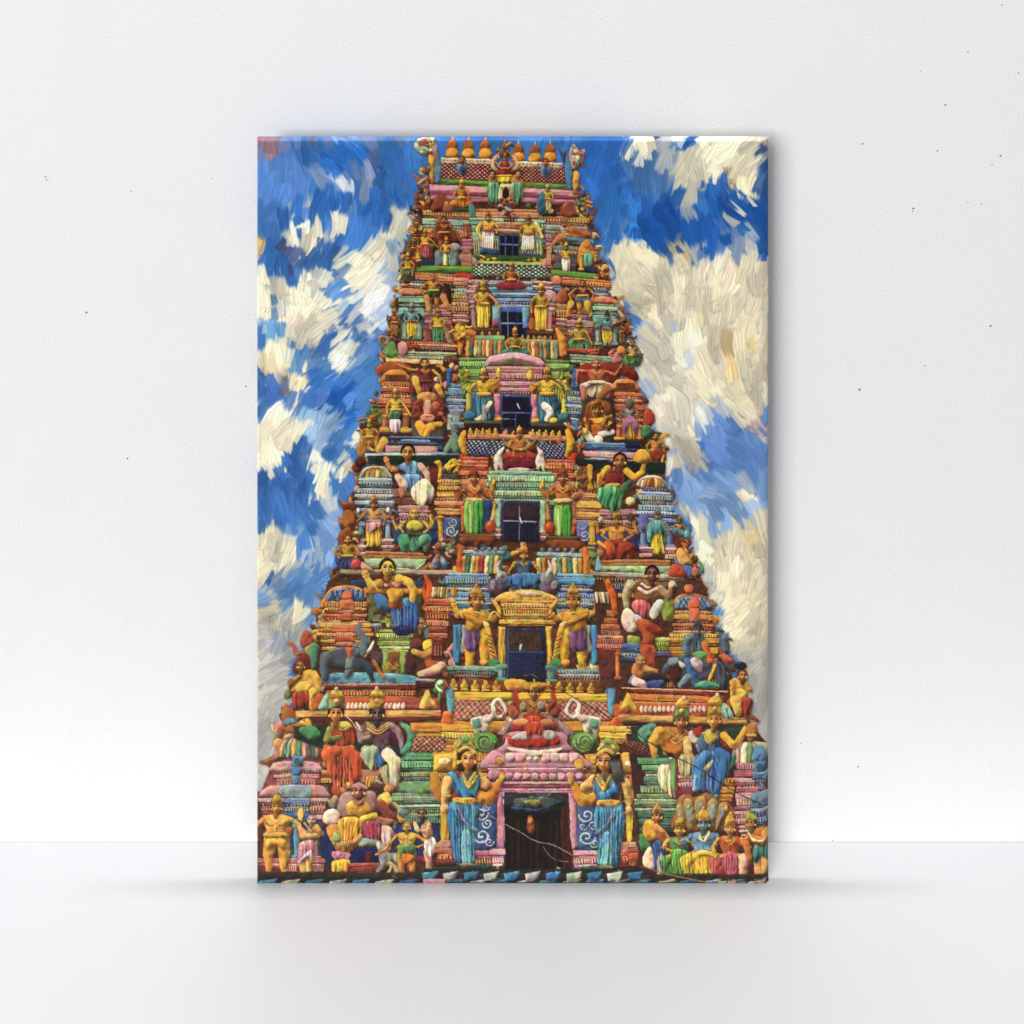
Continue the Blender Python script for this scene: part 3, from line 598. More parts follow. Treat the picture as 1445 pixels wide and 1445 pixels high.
fig(722, 370, 408, '#c9803a', '#c0602f', '#a82a38', kind='cross', w=1.1); c([706, 400, 738, 400, 740, 408, 704, 408], '#8a2a3c')
V(530, 380, .1384)
pillar(1005, 380, 590, 50, '#b0788a', '#9a8a70'); c([1030, 200, 1160, 200, 1200, 380, 1170, 600, 1030, 600], '#6a4034')
p([1190, 380, 1275, 375, 1270, 580, 1195, 575], '#6aa0b0'); e(1225, 545, 30, 36, '#b04a6a')
fig(1100, 112, 600, '#c9963a', '#c99a34', '#e2be30', '#c99a3c', 'sari', w=.98, arms=[(-.19, .34, -.1, .46), (.24, .40, .36, .56)])
band(970, 1270, 600, 28, '#7a4034', 4); finials(1010, 665, 1250, 668, 4, 18, '#c9a86a'); band(950, 1280, 628, 60, '#5a3428', 4, k=.2); finials(1010, 660, 1250, 664, 4, 16, '#c9a86a')
V(720, 380, .1384)
st(520, 1030, 80, [(24, ORG, 0), (46, '#d07040', 0), (18, '#7a3a24', 10)], 40); c([420, 80, 500, 70, 530, 150, 440, 150], SAL)
st(230, 450, 115, [(30, PNK, 10), (20, '#8f4a60', 4), (24, '#d6a0a8', 0), (20, MAU, 14)], 18)
st(440, 540, 170, [(24, '#3f7090', 0), (20, '#6f9ab0', 8), (24, '#2f4f70', 0)], 5)
c([350, 230, 430, 215, 480, 270, 460, 350, 370, 340], '#c99aa4')
st(840, 1000, 190, [(30, '#4f7fa0', 0), (20, '#2f4f70', 10), (30, '#7f9ab4', 0)], 10)
c([830, 290, 980, 275, 1090, 320, 1085, 350, 840, 340], SAL)
st(840, 1095, 350, [(24, '#5f9a7a', 10), (46, '#8fc09a', 0), (20, '#2f5a50', 10), (24, '#4f7f9a', -10), (100, '#76b09a', 0), (220, '#4a6a68', 10)], 14)
st(380, 470, 345, [(22, PNK, 0), (18, '#7f3a50', 6), (22, '#d6a0a8', 0), (20, MAU, 6), (40, '#9a4a54', 6)], 8)
st(470, 590, 350, [(30, '#c98a58', 0), (26, '#a8583a', 8), (90, '#b08040', 0), (24, '#c98a80', 0), (22, '#8f4a3a', 4), (24, '#cf9a80', 0), (26, '#7a3a2c', 4), (220, '#9a5a30', 10)], 10)
st(570, 860, 460, [(24, MAU, 30), (30, '#7a3444', 20), (80, '#b5808c', 6), (26, '#8f4a5a', 10), (26, '#c98f9a', 10), (30, '#8a4454', 0), (180, '#7a4048', 10)], 12)
c([470, 260, 560, 200, 590, 330, 500, 350], '#a85a34')
fig(740, 85, 460, '#b5803a', '#7f2f3c', '#5f86a0', None, 'short', hair='#3a1f1c', w=1.25, arms=[(-.29, .46, -.25, .62), (.26, .44, .2, .58)])
t([620, 350, 590, 460], [36, 20], '#c99a3a'); t([790, 350, 820, 460], [36, 20], '#c99a3a')
pillar(900, 590, 760, 46, '#86a09c', '#8f9a8a'); pillar(1070, 590, 760, 40, '#86a09c'); e(900, 580, 36, 30, '#6f8a94')
fig(990, 430, 790, '#4f8a9c', '#3f94b0', '#d9b42c', '#3a3f48', 'dhoti', sash='#a8645a', w=1.1, hair='#2a3038'); t([1040, 560, 1100, 640], [18, 26], '#3f86b0')
pillar(780, 640, 800, 70, '#94584c'); fig(705, 500, 830, '#b57c38', '#a89a3c', '#4a9468', '#c9a04a', 'seat', w=1.1, arms=[(-.22, .5, -.4, .45), (.25, .5, .36, .8)])
band(570, 900, 800, 40, '#b8503a', 10); st(600, 1090, 810, [(30, '#c23a28', 300), (26, '#a83828', 300)], 20)
st(610, 1180, 865, [(28, '#8fa0a8', 0), (34, '#4f9a6a', 0), (24, '#9fb08a', 10), (18, '#3a3430', 20)], 40); band(720, 1230, 960, 42, '#d6b67e', 30)
clutter([1080, 480, 1180, 500, 1330, 980, 1100, 960], 40, 34, WARM + ['#4f7f5f', '#b07a8a', '#3a4a5a'], 14)
fig(1145, 510, 760, '#7a4a2c', bot='#7a6038', kind='sari', crown='#4f7fa0'); t([1160, 640, 1230, 510], [14, 9], '#94522f')
fig(1250, 700, 970, '#8f5a34', '#b5986a', '#4f9050', None, 'seat', hair='#5a3020'); t([1260, 880, 1340, 880, 1310, 970, 1240, 980], [12, 12, 10, 8], '#46565a', crv=True)
c([1040, 950, 1080, 840, 1140, 900, 1120, 960], '#b8788c'); e(1130, 830, 42, 50, '#c98a3c')
V(720, 380, .1384)
p([120, 390, 200, 395, 190, 600, 130, 600], '#5f94b8'); pillar(405, 400, 620, 44, '#b87f94', '#c9a0a8'); c([200, 420, 250, 300, 240, 600, 200, 610], '#7a3f30')
fig(318, 140, 628, '#b5863a', '#b88a34', '#e0b52c', '#c99a3c', 'sari', w=.98, arms=[(-.22, .40, -.2, .62), (.2, .36, .1, .46)]); e(222, 560, 34, 66, '#b05a38')
band(180, 440, 628, 28, '#6a4034', 6); finials(130, 695, 420, 710, 6, 16, '#c9a86a')
# -------- parapet of the fourth storey, striped
V(0, 0, 1)
band(660, 712, 473, 8, '#7fae78', .5); band(716, 790, 478, 8, '#b5b86a', 2)
sc = ['#cf8a4a', '#3f6a6a', '#d9b06a', '#7a9a7a', '#c9823a', '#d6c88a', '#b85f34', '#5f8a80']
stripes([660, 481, 714, 482, 714, 503, 656, 500], sc, k=1) if 0 else None
for i in range(10):
    x = 661 + i * 5.6; t([x, 482, x - .5, 501], 2.6, sc[i % 8])
for i in range(9):
    x = 742 + i * 5.4; t([x, 484, x + .6, 505], 2.6, sc[(i + 3) % 8])
t([650, 498, 652, 478, 664, 468, 668, 482], [3, 5, 4, 2], '#d0762e', crv=True); t([795, 500, 793, 478, 786, 464], [5, 5, 2], '#d08a34', crv=True)
c([640, 470, 648, 455, 656, 470, 650, 482], OCH)
clutter([640, 455, 660, 460, 660, 480, 640, 480], 12, 4, [OCH, YEL, '#a86a34'], 20)
fig(727, 462, 505, '#c08a3a', '#8f8a3c', '#2f8a6c', kind='cross', w=1.1)
# -------- fourth storey : pink doorway, yellow guardians
st(648, 690, 505, [(5, GRN, 0), (8, '#7fb85a', 0), (3, '#2f5a2a', 2), (12, '#6fa84a', 0), (3, '#3a6a30', 1), (30, '#5f9a44', 1)], .3)
st(768, 804, 508, [(5, GRN, 0), (8, '#7fb85a', 0), (3, '#2f5a2a', 2), (12, '#86a83c', 0), (3, '#3a6a30', 1), (30, '#6f9440', 1)], .8)
c([688, 516, 690, 504, 706, 500, 727, 497, 750, 502, 765, 508, 768, 520, 728, 514], '#c99aa8'); c([694, 512, 727, 506, 760, 514, 757, 520, 727, 516, 700, 518], '#6f5a4a')
st(686, 768, 517, [(5, '#d090a0', 0), (4, '#b0607a', 2), (9, '#c8849c', -2), (3, '#8f3f58', 0), (6, '#d898a8', 0), (3, '#8f3f58', 3), (6, '#cf8a9c', 0), (3, '#7f2f44', 3)], .8)
p([704, 556, 752, 557, 752, 606, 704, 606], '#3a4f94'); p([709, 560, 747, 561, 747, 603, 709, 603], '#1c1a38', k=.1)
ln([709, 582, 747, 582.6], 1, '#5a6fb0'); ln([728, 582, 728, 603], .6, '#40508f'); ln([709, 591, 728, 591.5], .6, '#6f86bf'); ln([730, 570, 733, 577], .9, '#d8d4d0')
p([697, 556, 706, 556, 706, 596, 697, 596], '#d27f98'); p([750, 556, 758, 557, 759, 598, 751, 597], '#d27f98')
band(694, 708, 588, 5, OCH); band(750, 764, 590, 5, OCH)
V(490, 520, .15917)
st(880, 1050, 130, [(40, '#5f93b0', 0), (30, '#86b0c0', 10), (40, '#4f86a8', -10), (26, '#2f5a80', 0), (34, '#7fa5b8', -10), (24, '#3f6a8c', 6), (30, '#6f9ab8', 0), (26, '#2a4a78', 8), (130, '#7a98b0', 50)], 6)
pillar(905, 420, 530, 40, '#a9bccb'); pillar(975, 380, 500, 80, '#7f95a8')
p([880, 0, 930, 0, 915, 150, 880, 160], BLU); p([935, 50, 980, 50, 985, 110, 930, 110], '#b8683a')
c([1120, 220, 1280, 220, 1300, 460, 1110, 460], '#2f5a80'); t([1000, 60, 1030, 20, 1060, 60, 1050, 130, 1020, 180], [18, 20, 18, 14, 10], '#a9b03a', crv=True); clutter([1000, 10, 1080, 10, 1080, 210, 1010, 220], 16, 26, ['#c9b03c', '#6f9a3c', '#d6c050'], 21)
t([1080, 240, 1080, 370], 22, '#b5a04a'); e(1085, 420, 50, 44, '#2f7a9c'); e(1290, 150, 60, 64, '#c98a2c'); e(1345, 40, 22, 46, '#d9b84a')
fig(1212, -10, 470, '#c9923a', '#d9b033', '#2f7a94', '#cf9a44', 'sari', w=1.02, arms=[(-.2, .34, -.26, .46), (.2, .3, .28, .22)])
c([1190, 250, 1215, 330, 1200, 400, 1130, 450, 1190, 460, 1250, 380, 1290, 300, 1260, 290, 1225, 330], '#d8cfbe'); t([1215, 330, 1220, 450], [12, 26], '#8a8f98')
band(1040, 1370, 462, 26, '#4f5a58', 4); p([1045, 488, 1365, 492, 1365, 590, 1045, 585], '#2c2220', k=.1); finials(1100, 575, 1310, 582, 4, 20, '#d9b04a')
V(710, 520, .16609)
st(530, 690, 180, [(34, '#5f93b0', 30), (20, '#3a6488', 20), (36, '#86a8bc', 10), (30, '#4f7f9c', 0), (34, '#8aa8b8', -10), (24, '#3f6a8c', 6), (34, '#6f93b0', 20), (24, '#2a4a78', 30), (24, '#8fa8c0', 40), (90, '#4f78a8', 50)], 14)
p([600, 0, 650, 0, 655, 180, 570, 180], BLU); c([300, 230, 460, 230, 470, 460, 320, 460], '#2f5f70'); p([405, 260, 432, 260, 430, 350, 400, 350], '#d6a8a8')
clutter([480, 50, 540, 50, 545, 230, 480, 200], 16, 26, ['#c9b03c', '#7f9a3c', '#d6c050', '#4f8050'], 22)
c([235, 130, 300, 150, 350, 170, 340, 200, 260, 200], '#c98f30'); e(230, 55, 26, 44, '#d9b44a'); e(262, 160, 36, 40, '#cf9630')
t([515, 260, 512, 385], [12, 22], '#c9c04a'); e(510, 415, 46, 38, '#2f7a94')
fig(375, -20, 460, '#c9923a', '#d9b033', '#2f7a9c', '#cf9a44', 'sari', w=1., arms=[(.22, .36, .30, .54), (-.18, .34, -.28, .30)])
c([325, 300, 360, 285, 410, 330, 430, 400, 395, 440, 420, 460, 350, 440, 370, 380, 330, 340], '#d8d2cc'); e(430, 440, 34, 24, YEL)
band(240, 560, 462, 28, '#4f5450', 6); p([245, 490, 560, 492, 540, 590, 250, 585], '#2c2220', k=.1); finials(230, 572, 470, 578, 5, 20, '#d9b04a')
# left wing of the fourth storey
V(490, 520, .15917)
c([270, 60, 260, -20, 420, -60, 560, -20, 560, 40, 300, 60], '#a8502c')
c([315, 110, 325, 50, 380, 15, 480, 10, 540, 50, 548, 120], '#cf8040'); lattice([345, 62, 520, 58, 522, 112, 345, 116], '#d08a48', '#6a3018', 8, 3, 5)
st(300, 560, 118, [(40, '#c8603c', 0), (20, '#e09070', 10), (34, '#b04a30', 0), (18, '#7a2c20', 8), (30, '#d07050', -10), (60, '#cf6a4a', -25), (34, '#b05038', -20), (180, '#a85038', 0)], 4)
pillar(330, 420, 530, 40, SAL, '#d99a4a'); pillar(515, 410, 530, 40, '#b06a44', '#d99a4a')
c([560, 60, 640, 60, 640, 200, 640, 220, 860, 220, 860, 640, 600, 640, 570, 300], '#5a5450')
c([595, 90, 620, 70, 680, 100, 700, 190, 640, 230, 610, 170], '#d39a30')
fig(690, -118, 240, '#c9923a', '#7f2f38', '#8a3448', None, 'seat', hair='#20181c', w=1.2, arms=[(-.34, .34, -.52, .24), (.30, .50, .34, .74)], sash='#8f3a44')
t([600, 95, 640, 210], [34, 22], '#d9a236'); t([800, 160, 850, 240], [28, 16], '#d9a236')
pillar(420, 440, 560, 10, '#b0765c')
fig(430, 172, 570, '#c99a38', '#dab338', '#d9c4d0', '#c9a84a', 'dhoti', w=1., arms=[(-.2, .42, -.2, .56), (.22, .42, .34, .62)])
c([372, 395, 490, 392, 485, 455, 430, 470, 375, 460], '#3f7a4c', n=3); c([380, 460, 425, 450, 470, 460, 470, 555, 425, 568, 385, 550], '#d9c6d4', n=3)
band(285, 375, 530, 34, '#d9a53c', 2); band(475, 570, 530, 34, '#d9a53c', 2); band(270, 560, 570, 24, '#4a3a34', 4)
# seated stone figure with a red body and ochre legs
c([600, 420, 570, 330, 620, 270, 680, 210, 780, 210, 850, 290, 870, 420, 820, 470, 640, 470], '#8f3a32'); c([620, 270, 650, 215, 770, 215, 800, 270, 740, 300, 680, 300], '#c98a50')
c([690, 290, 740, 285, 745, 400, 690, 420, 675, 350], '#cf8f7c'); c([650, 430, 700, 400, 770, 420, 760, 470, 660, 470], '#c98070'); e(635, 320, 36, 34, '#b0603c'); e(790, 330, 36, 40, '#b0643c'); ln([700, 430, 745, 430], 5, '#7a2c20')
clutter([590, 300, 660, 300, 650, 450, 600, 440], 8, 24, ['#8f3a32', '#b85a40'], 23); clutter([780, 350, 870, 340, 860, 450, 790, 450], 8, 24, ['#8f3a32', '#b85a40'], 24)
t([640, 500, 690, 580, 720, 520, 830, 490], [40, 44, 36, 22], '#d39a30', crv=True); t([690, 600, 740, 520], [26, 40], '#d8a234')
# edge left
fig(240, 275, 500, '#3f8a52', bot='#4f9a5c', kind='seat', crown='#a8603a'); clutter([130, 420, 260, 430, 280, 720, 90, 760], 40, 30, WARM, 25)
fig(200, 450, 690, '#c08a34', bot='#c9923a', kind='seat', w=1.1); c([255, 740, 290, 640, 330, 600, 370, 650, 395, 740], '#d0a040'); e(325, 690, 24, 34, '#b8823a'); e(130, 720, 44, 60, '#b5782c'); e(90, 880, 44, 46, '#8f3f2a'); e(120, 830, 50, 50, '#5a2a20')
st(360, 860, 600, [(26, '#2f5a94', 0), (26, '#5f93c4', 120), (30, '#27406c', 0), (40, '#3a4a80', 0)], 10); band(340, 800, 682, 60, '#c08f98', 10); band(160, 780, 750, 34, '#a9c0d0', -4); band(750, 990, 742, 38, '#7a98b4', 4)
clutter([930, 500, 1040, 520, 1030, 720, 960, 740], 14, 30, ['#5f8a80', '#4f7a70', '#b87a3c', '#7f9a90'], 26); c([860, 740, 900, 640, 950, 560, 990, 640, 1000, 740], '#5f8f80')
# right wing of the fourth storey
V(710, 520, .16609)
c([650, 0, 760, -40, 1000, -40, 1130, 20, 1140, 100, 1000, 60, 940, 120, 920, 200, 700, 250], '#8a2f24')
c([930, 180, 945, 120, 990, 90, 1080, 92, 1140, 130, 1140, 200], '#cf7a40'); lattice([968, 125, 1118, 128, 1122, 185, 966, 182], '#d09050', '#6a3018', 8, 3, 5)
st(945, 1185, 200, [(38, '#d0603a', 0), (22, '#b04a30', 10), (20, '#e09070', 0), (20, '#7a2c20', 10), (60, '#cf5f42', -15), (20, '#a8402c', -20), (18, '#d8907a', -10), (24, '#8a3424', 0), (18, '#d8907a', -10), (24, '#8a3424', 0), (150, '#a84a34', 10)], 8)
pillar(985, 490, 590, 34, SAL, '#d99a4a'); pillar(1165, 490, 590, 30, '#cf8a6a', '#d99a4a'); c([690, 230, 920, 220, 940, 640, 700, 640], '#4a3c3c')
fig(795, -110, 245, '#c06a50', '#b85a44', '#cdb8ac', None, 'seat', hair='#8a5a5a', w=1.25, arms=[(-.36, .36, -.38, .72), (.36, .46, .48, .22)], sash='#cdb8ac')
t([830, 240, 890, 170], [30, 36], '#a8583a'); t([680, 170, 690, 260], [24, 16], '#c8705a')
fig(1072, 245, 608, '#8a6a58', '#6f7f90', '#cf8f34', '#c9a84a', 'sari', w=1.1, sash='#a85a78'); c([1020, 470, 1060, 400, 1090, 400, 1150, 470, 1140, 560, 1085, 470, 1040, 570], '#a8648c'); e(1075, 300, 34, 44, '#5f5f5c')
band(945, 1035, 578, 30, '#d9a53c', 2); band(950, 1170, 605, 22, '#3a302c', 6)
c([720, 300, 800, 270, 900, 290, 930, 440, 880, 560, 720, 560, 690, 420], '#8a4a2c'); c([750, 300, 800, 270, 860, 300, 850, 420, 770, 420], '#c0762c'); head(805, 350, 48, '#b8682c', '#5a2c18', '#a8622c'); c([720, 430, 880, 420, 850, 480, 740, 480], '#cf9a30'); c([740, 490, 830, 480, 850, 560, 770, 580], '#b8602c')
t([700, 540, 760, 620, 800, 630], [34, 30, 22], '#cfc6c0', crv=True); t([830, 560, 930, 540], [26, 22], '#cfc6c0'); t([810, 600, 815, 650], 36, '#d8d0c8'); clutter([690, 400, 740, 400, 740, 560, 690, 560], 10, 26, WARM, 27); clutter([870, 400, 930, 400, 930, 520, 880, 520], 8, 28, WARM, 28)
st(640, 1170, 625, [(24, '#4f8ab4', 0), (40, '#2f6aa8', 30), (30, '#27406c', 60)], 14); p([1040, 625, 1165, 630, 1160, 680, 1040, 675], '#1e2c54'); st(680, 1180, 700, [(56, '#c99aa0', 0), (30, '#8fa8c4', 60)], 20); band(760, 1340, 775, 46, '#b5c0d4', 20); band(630, 770, 760, 34, '#6f93b0', 6)
clutter([540, 480, 690, 500, 680, 760, 600, 760], 26, 34, ['#b86a3c', '#5f8a70', '#8fb0a0', '#cf9a3c', '#6a3a2c'], 29)
e(1240, 420, 50, 76, '#b0402c'); c([1190, 490, 1250, 490, 1250, 580, 1190, 580], '#3f8a60'); fig(1300, 525, 780, '#b5782c', '#c9862c', '#b5702c', None, 'seat', hair='#3a2418', w=1.1); e(1310, 730, 60, 55, '#8f3a28'); c([1110, 790, 1130, 720, 1180, 685, 1240, 730, 1260, 800], '#d0a040'); c([1340, 780, 1370, 720, 1360, 800], '#d0a040')
# -------- parapet of the fifth storey, lattice and enthroned figure
V(0, 0, 1)
band(660, 806, 612, 7, '#d08a6a', 3); finials(664, 609, 700, 610, 5, 3, '#d9b04a'); finials(752, 611, 790, 613, 5, 3, '#d9b04a')
lattice([660, 622, 718, 623, 706, 643, 657, 641], '#aab4cc', '#1f2c50', 9, 3, 1)
lattice([756, 626, 798, 627, 804, 646, 762, 645], '#aab4cc', '#1f2c50', 7, 3, 1)
t([655, 610, 652, 622, 656, 640], [3, 6, 3], '#d9a02c', crv=True); t([801, 608, 806, 625, 800, 643], [3, 6, 3], '#d9a02c', crv=True)
c([648, 650, 650, 640, 660, 645, 662, 652], '#c8281c'); c([800, 650, 808, 640, 814, 641, 812, 652], '#d8341c')
fig(733, 603, 652, '#c08238', '#b86a34', '#b0392c', kind='cross', w=1.25, arms=[(-.3, .5, -.36, .36), (.3, .5, .36, .36), (-.26, .55, -.1, .62), (.26, .55, .1, .62)])
c([712, 655, 716, 648, 752, 648, 756, 656, 752, 662, 714, 662], '#7a2434'); e(733, 663, 16, 3, '#d8b0a8')
for x, sg in ((705, 1), (764, -1)):
    c([x - 6, 662, x - 8, 648, x, 634, x + 4, 646, x + 6, 664, x + 2, 664, x, 656, x - 3, 664], '#cfc8c0'); t([x, 640, x + sg * 5, 632], [3, 1.5], '#d8d2ca')
# -------- fifth storey : green doorway, two guardians with clubs
V(0, 0, 1)
st(648, 690, 645, [(5, '#d8502c', 0), (10, '#e0764c', 0), (4, '#a83a24', 2), (8, '#cf6a48', 0), (4, '#8f3424', 3), (14, '#c98060', 0), (6, '#a8583c', 2), (44, '#b0704a', 4)], .5)
st(770, 812, 648, [(5, '#d8502c', 0), (10, '#e0764c', 0), (4, '#a83a24', 2), (8, '#cf6a48', 0), (4, '#8f3424', 3), (14, '#c98060', 0), (6, '#a8583c', 2), (44, '#b0704a', 4)], 1)
st(686, 784, 664, [(6, '#6fb896', 4), (10, '#8fcaa4', 2), (8, '#6faa80', 0), (4, '#3f7050', 4), (8, '#8fc4a0', -3), (4, '#3a6a50', 2), (8, '#6fae88', 0), (4, '#2f5a44', 3)], 1.6)
for i in range(22): p([690 + i * 4.2, 672 + (i % 3), 694 + i * 4.2, 672 + (i % 3), 694 + i * 4.2, 680, 690 + i * 4.2, 679], ['#9fd0a8', '#86bf98', '#a8cc90'][i % 3], ink=.5)
p([698, 704, 708, 704, 707, 755, 697, 755], '#8fc0a0'); p([761, 706, 770, 707, 771, 756, 762, 756], '#8fc0a0')
p([708, 706, 762, 708, 762, 766, 708, 764], '#2c3462'); p([713, 711, 757, 712, 757, 762, 713, 761], '#1a1a30', k=.1); p([713, 711, 757, 712, 757, 730, 713, 729], '#4a2420', k=.1, ink=0)
for i in range(14): ln([715 + i * 3.1, 712, 715 + i * 3.1, 761], .35, '#3a3f66')
ln([712, 735, 757, 736], .9, '#8a90b0'); ln([733, 714, 733, 762], .7, '#6f78a0'); ln([734, 730, 736, 738], .8, '#d8d4d0')
band(692, 708, 752, 8, PNK); band(762, 776, 754, 8, PNK)
V(460, 670, .17993)
st(870, 1060, 0, [(40, OCH, 20), (40, '#cf8a34', 0), (20, '#8f4a20', 10), (80, '#d9a444', 0), (22, '#a8602c', -10), (40, '#d08a54', -20), (20, '#8f4a2c', 0), (24, '#d9924a', -15), (30, '#c98a34', 0)], 6)
p([920, 335, 1055, 340, 1050, 510, 930, 510], '#3f5f9c'); scroll(985, 440, 50, '#b5bcd4', 1, 1.5, .1); scroll(1000, 370, 36, '#9fb0d0', -1, 1.3, .1)
p([1060, 240, 1095, 240, 1100, 440, 1065, 440], '#d0633a'); pillar(897, 335, 510, 40, '#dba638', '#c98a5a'); st(840, 930, 508, [(24, PNK, 0), (26, '#8f4a5a', 6), (30, '#c9909a', 0)])
p([1220, 200, 1310, 200, 1290, 440, 1225, 440], '#234a80')
arm([1110, 110, 1040, 170, 1020, 100], 26, '#a8562c'); t([1215, 120, 1290, 160, 1310, 100, 1322, 40], [22, 22, 20, 12], '#b5762c'); e(1318, 60, 14, 26, '#d9a640')
fig(1163, -60, 470, '#b5603c', '#b8623e', '#4f9a44', '#b0502e', 'dhoti', w=1., arms=[(.21, .34, .32, .57), (-.18, .38, -.22, .30)], sash='#d6b07a')
c([1095, 215, 1165, 230, 1160, 450, 1105, 445, 1085, 330], '#6fae48', n=2, fan=.2); c([1165, 230, 1228, 220, 1225, 440, 1165, 450], '#3f9a44', n=2); ln([1130, 240, 1140, 440], 8, '#a8cf7a')
t([1325, 240, 1305, 360], [10, 16], '#c99a4a'); e(1295, 410, 46, 52, '#b8481e'); ln([1275, 390, 1285, 380], 6, '#e09060')
band(1050, 1330, 460, 30, '#7a5a38', 4); c([1060, 490, 1310, 492, 1300, 560, 1230, 540, 1190, 570, 1120, 540, 1080, 560], '#8a4524'); st(1330, 1380, 425, [(20, '#d6a0a8', 0), (20, '#8f4a5a', 6), (24, '#d6a0a8', 0), (20, '#8f3f54', 6)])
V(720, 670, .19377)
st(420, 650, 60, [(40, '#c97a50', 0), (26, '#a8583c', 10), (40, '#d08a60', -10), (20, '#8f4a2c', 10), (60, '#d9a444', -20), (22, '#a8602c', -20), (40, '#d9a048', -25), (20, '#8f5a2c', 0), (30, '#cf9434', 0)], 8)
p([480, 335, 590, 340, 590, 500, 490, 480], '#5a6fa8'); scroll(545, 440, 44, '#b5bcd4', -1, 1.5, .1); scroll(520, 370, 32, '#9fb0d0', 1, 1.3, .1)
p([440, 200, 478, 200, 476, 440, 442, 440], '#d0704a'); pillar(600, 355, 500, 38, '#dba638', '#c9923a'); p([290, 250, 340, 250, 330, 430, 300, 430], '#234a80')
arm([430, 120, 480, 180, 530, 110], 22, '#b5603c'); t([320, 130, 250, 150, 230, 90], [20, 20, 14], '#b5762c'); t([230, 90, 240, 40], [14, 8], '#d9b048'); t([520, 100, 545, 60], [14, 6], '#d9b048')
fig(385, -62, 450, '#b5603c', '#bc6640', '#4f9a44', '#b0502e', 'dhoti', w=1.02, arms=[(-.2, .34, -.22, .5)], sash='#d6b07a')
c([325, 245, 385, 245, 380, 440, 335, 440], '#7fb84a', n=2); c([385, 245, 445, 240, 440, 435, 385, 445], '#3f9a40', n=2); ln([350, 250, 355, 430], 8, '#b5d68a')
t([270, 220, 285, 330], [10, 18], '#c9783a'); e(292, 390, 42, 52, '#b8481e'); ln([275, 370, 285, 355], 6, '#e09060')
band(260, 515, 448, 34, '#6a5438', -2); c([270, 480, 500, 482, 500, 560, 420, 540, 370, 560, 300, 540], '#8a4524'); st(215, 265, 410, [(18, '#d6a0a8', 0), (20, '#8f4a5a', 4), (24, '#d6a0a8', 0), (20, '#8f3f54', 4)])
# left wing of the fifth storey
V(490, 520, .15917)
p([180, 775, 990, 770, 990, 860, 190, 850], '#1f3a34', k=.1); p([640, 900, 820, 890, 840, 1068, 650, 1068], '#7a2a26'); p([380, 930, 470, 940, 480, 1068, 390, 1068], '#6a2a38')
c([160, 1068, 120, 960, 180, 880, 330, 880, 385, 960, 380, 990], '#c9c0a8'); dome(252, 895, 972, 126, ['#a8a060', '#7f8a4a', '#c9a04a', '#b5783c', '#d6b06a', '#8f9a5a', '#c9a86a', '#a8583c'])
t([120, 960, 180, 885, 330, 885, 388, 960], 12, '#a8a8a0', crv=True)
st(120, 390, 965, [(36, '#7fa5b8', 0), (24, '#3a5f78', 10), (44, '#8fb5c4', -5)], 6)
c([770, 830, 820, 815, 840, 870, 835, 990, 800, 980, 810, 880], '#d99a2c'); lattice([845, 900, 990, 890, 990, 980, 840, 985], '#b5b0a0', '#3a2c28', 6, 3, 6); clutter([850, 830, 990, 820, 990, 890, 850, 900], 12, 24, [OCH, '#c97a2c', YEL], 30)
st(800, 990, 985, [(30, '#d9a43c', 0), (30, '#b5782c', 10), (40, '#cf9a3a', 0)])
V(460, 670, .17993)
st(240, 540, 25, [(26, '#9fc0cf', 20), (30, '#6f9ab4', 15), (24, '#3a5f80', 25), (46, '#7fa8c4', 0), (30, '#9fc0d0', -10), (20, '#3f6080', 10), (40, '#8fb0c4', -10), (20, '#35547a', 0), (34, '#6f94b4', -5), (20, '#2f4a70', 6), (30, '#7f9cc0', 0), (90, '#3a5080', 20)], 4)
pillar(275, 385, 510, 44, '#4f94b8', '#7a8ab4'); pillar(488, 370, 510, 40, '#7fa5c8', '#7a8ab4')
st(520, 860, 110, [(70, '#8a6a4a', 0), (60, '#7a4038', 20), (60, '#b5808c', 50), (30, '#c08f9c', 60), (30, '#8f4a60', 50), (30, '#c78f98', 60), (60, '#6a2f3c', 40)], 4)
p([530, 380, 880, 380, 880, 540, 530, 540], '#2a4a88')
st(200, 320, 505, [(26, '#d0909a', 0), (20, '#8f4a5a', 10), (30, '#d0a0a4', 0), (26, '#8f3f50', 10), (30, '#c98a90', 0)]); st(425, 535, 508, [(26, '#d0909a', 0), (20, '#8f4a5a', 10), (30, '#d0a0a4', 0), (26, '#8f3f50', 10), (30, '#c98a90', 0)])
fig(378, 170, 568, '#b07a4a', '#b58a58', '#dcb030', '#c08a3a', 'sari', w=1.15, arms=[(-.24, .42, -.34, .28), (.24, .42, .30, .28), (-.2, .40, -.3, .5), (.2, .42, .16, .56)], sash='#c08a80'); e(258, 280, 14, 22, '#c9ccd0'); e(490, 275, 14, 22, '#c9ccd0')
c([320, 385, 430, 370, 425, 420, 340, 450], '#c8919a', n=2); band(310, 440, 570, 36, '#4a2c20', 4)
fig(693, 232, 600, '#c8953a', '#5f7a3c', '#4a9a78', None, 'seat', hair='#c08a3a', w=1.15, arms=[(-.32, .54, -.40, .30), (.32, .50, .30, .28), (-.26, .5, -.2, .6), (.28, .52, .18, .6)], sash='#3f5f4a')
c([640, 380, 690, 355, 750, 380, 760, 420, 690, 440, 640, 420], '#d0b038'); c([570, 480, 640, 470, 660, 560, 600, 560], '#3f9a78'); c([740, 480, 810, 470, 790, 540, 730, 560], '#4f9a80'); t([815, 320, 840, 380], [7, 11], '#d9a23c')
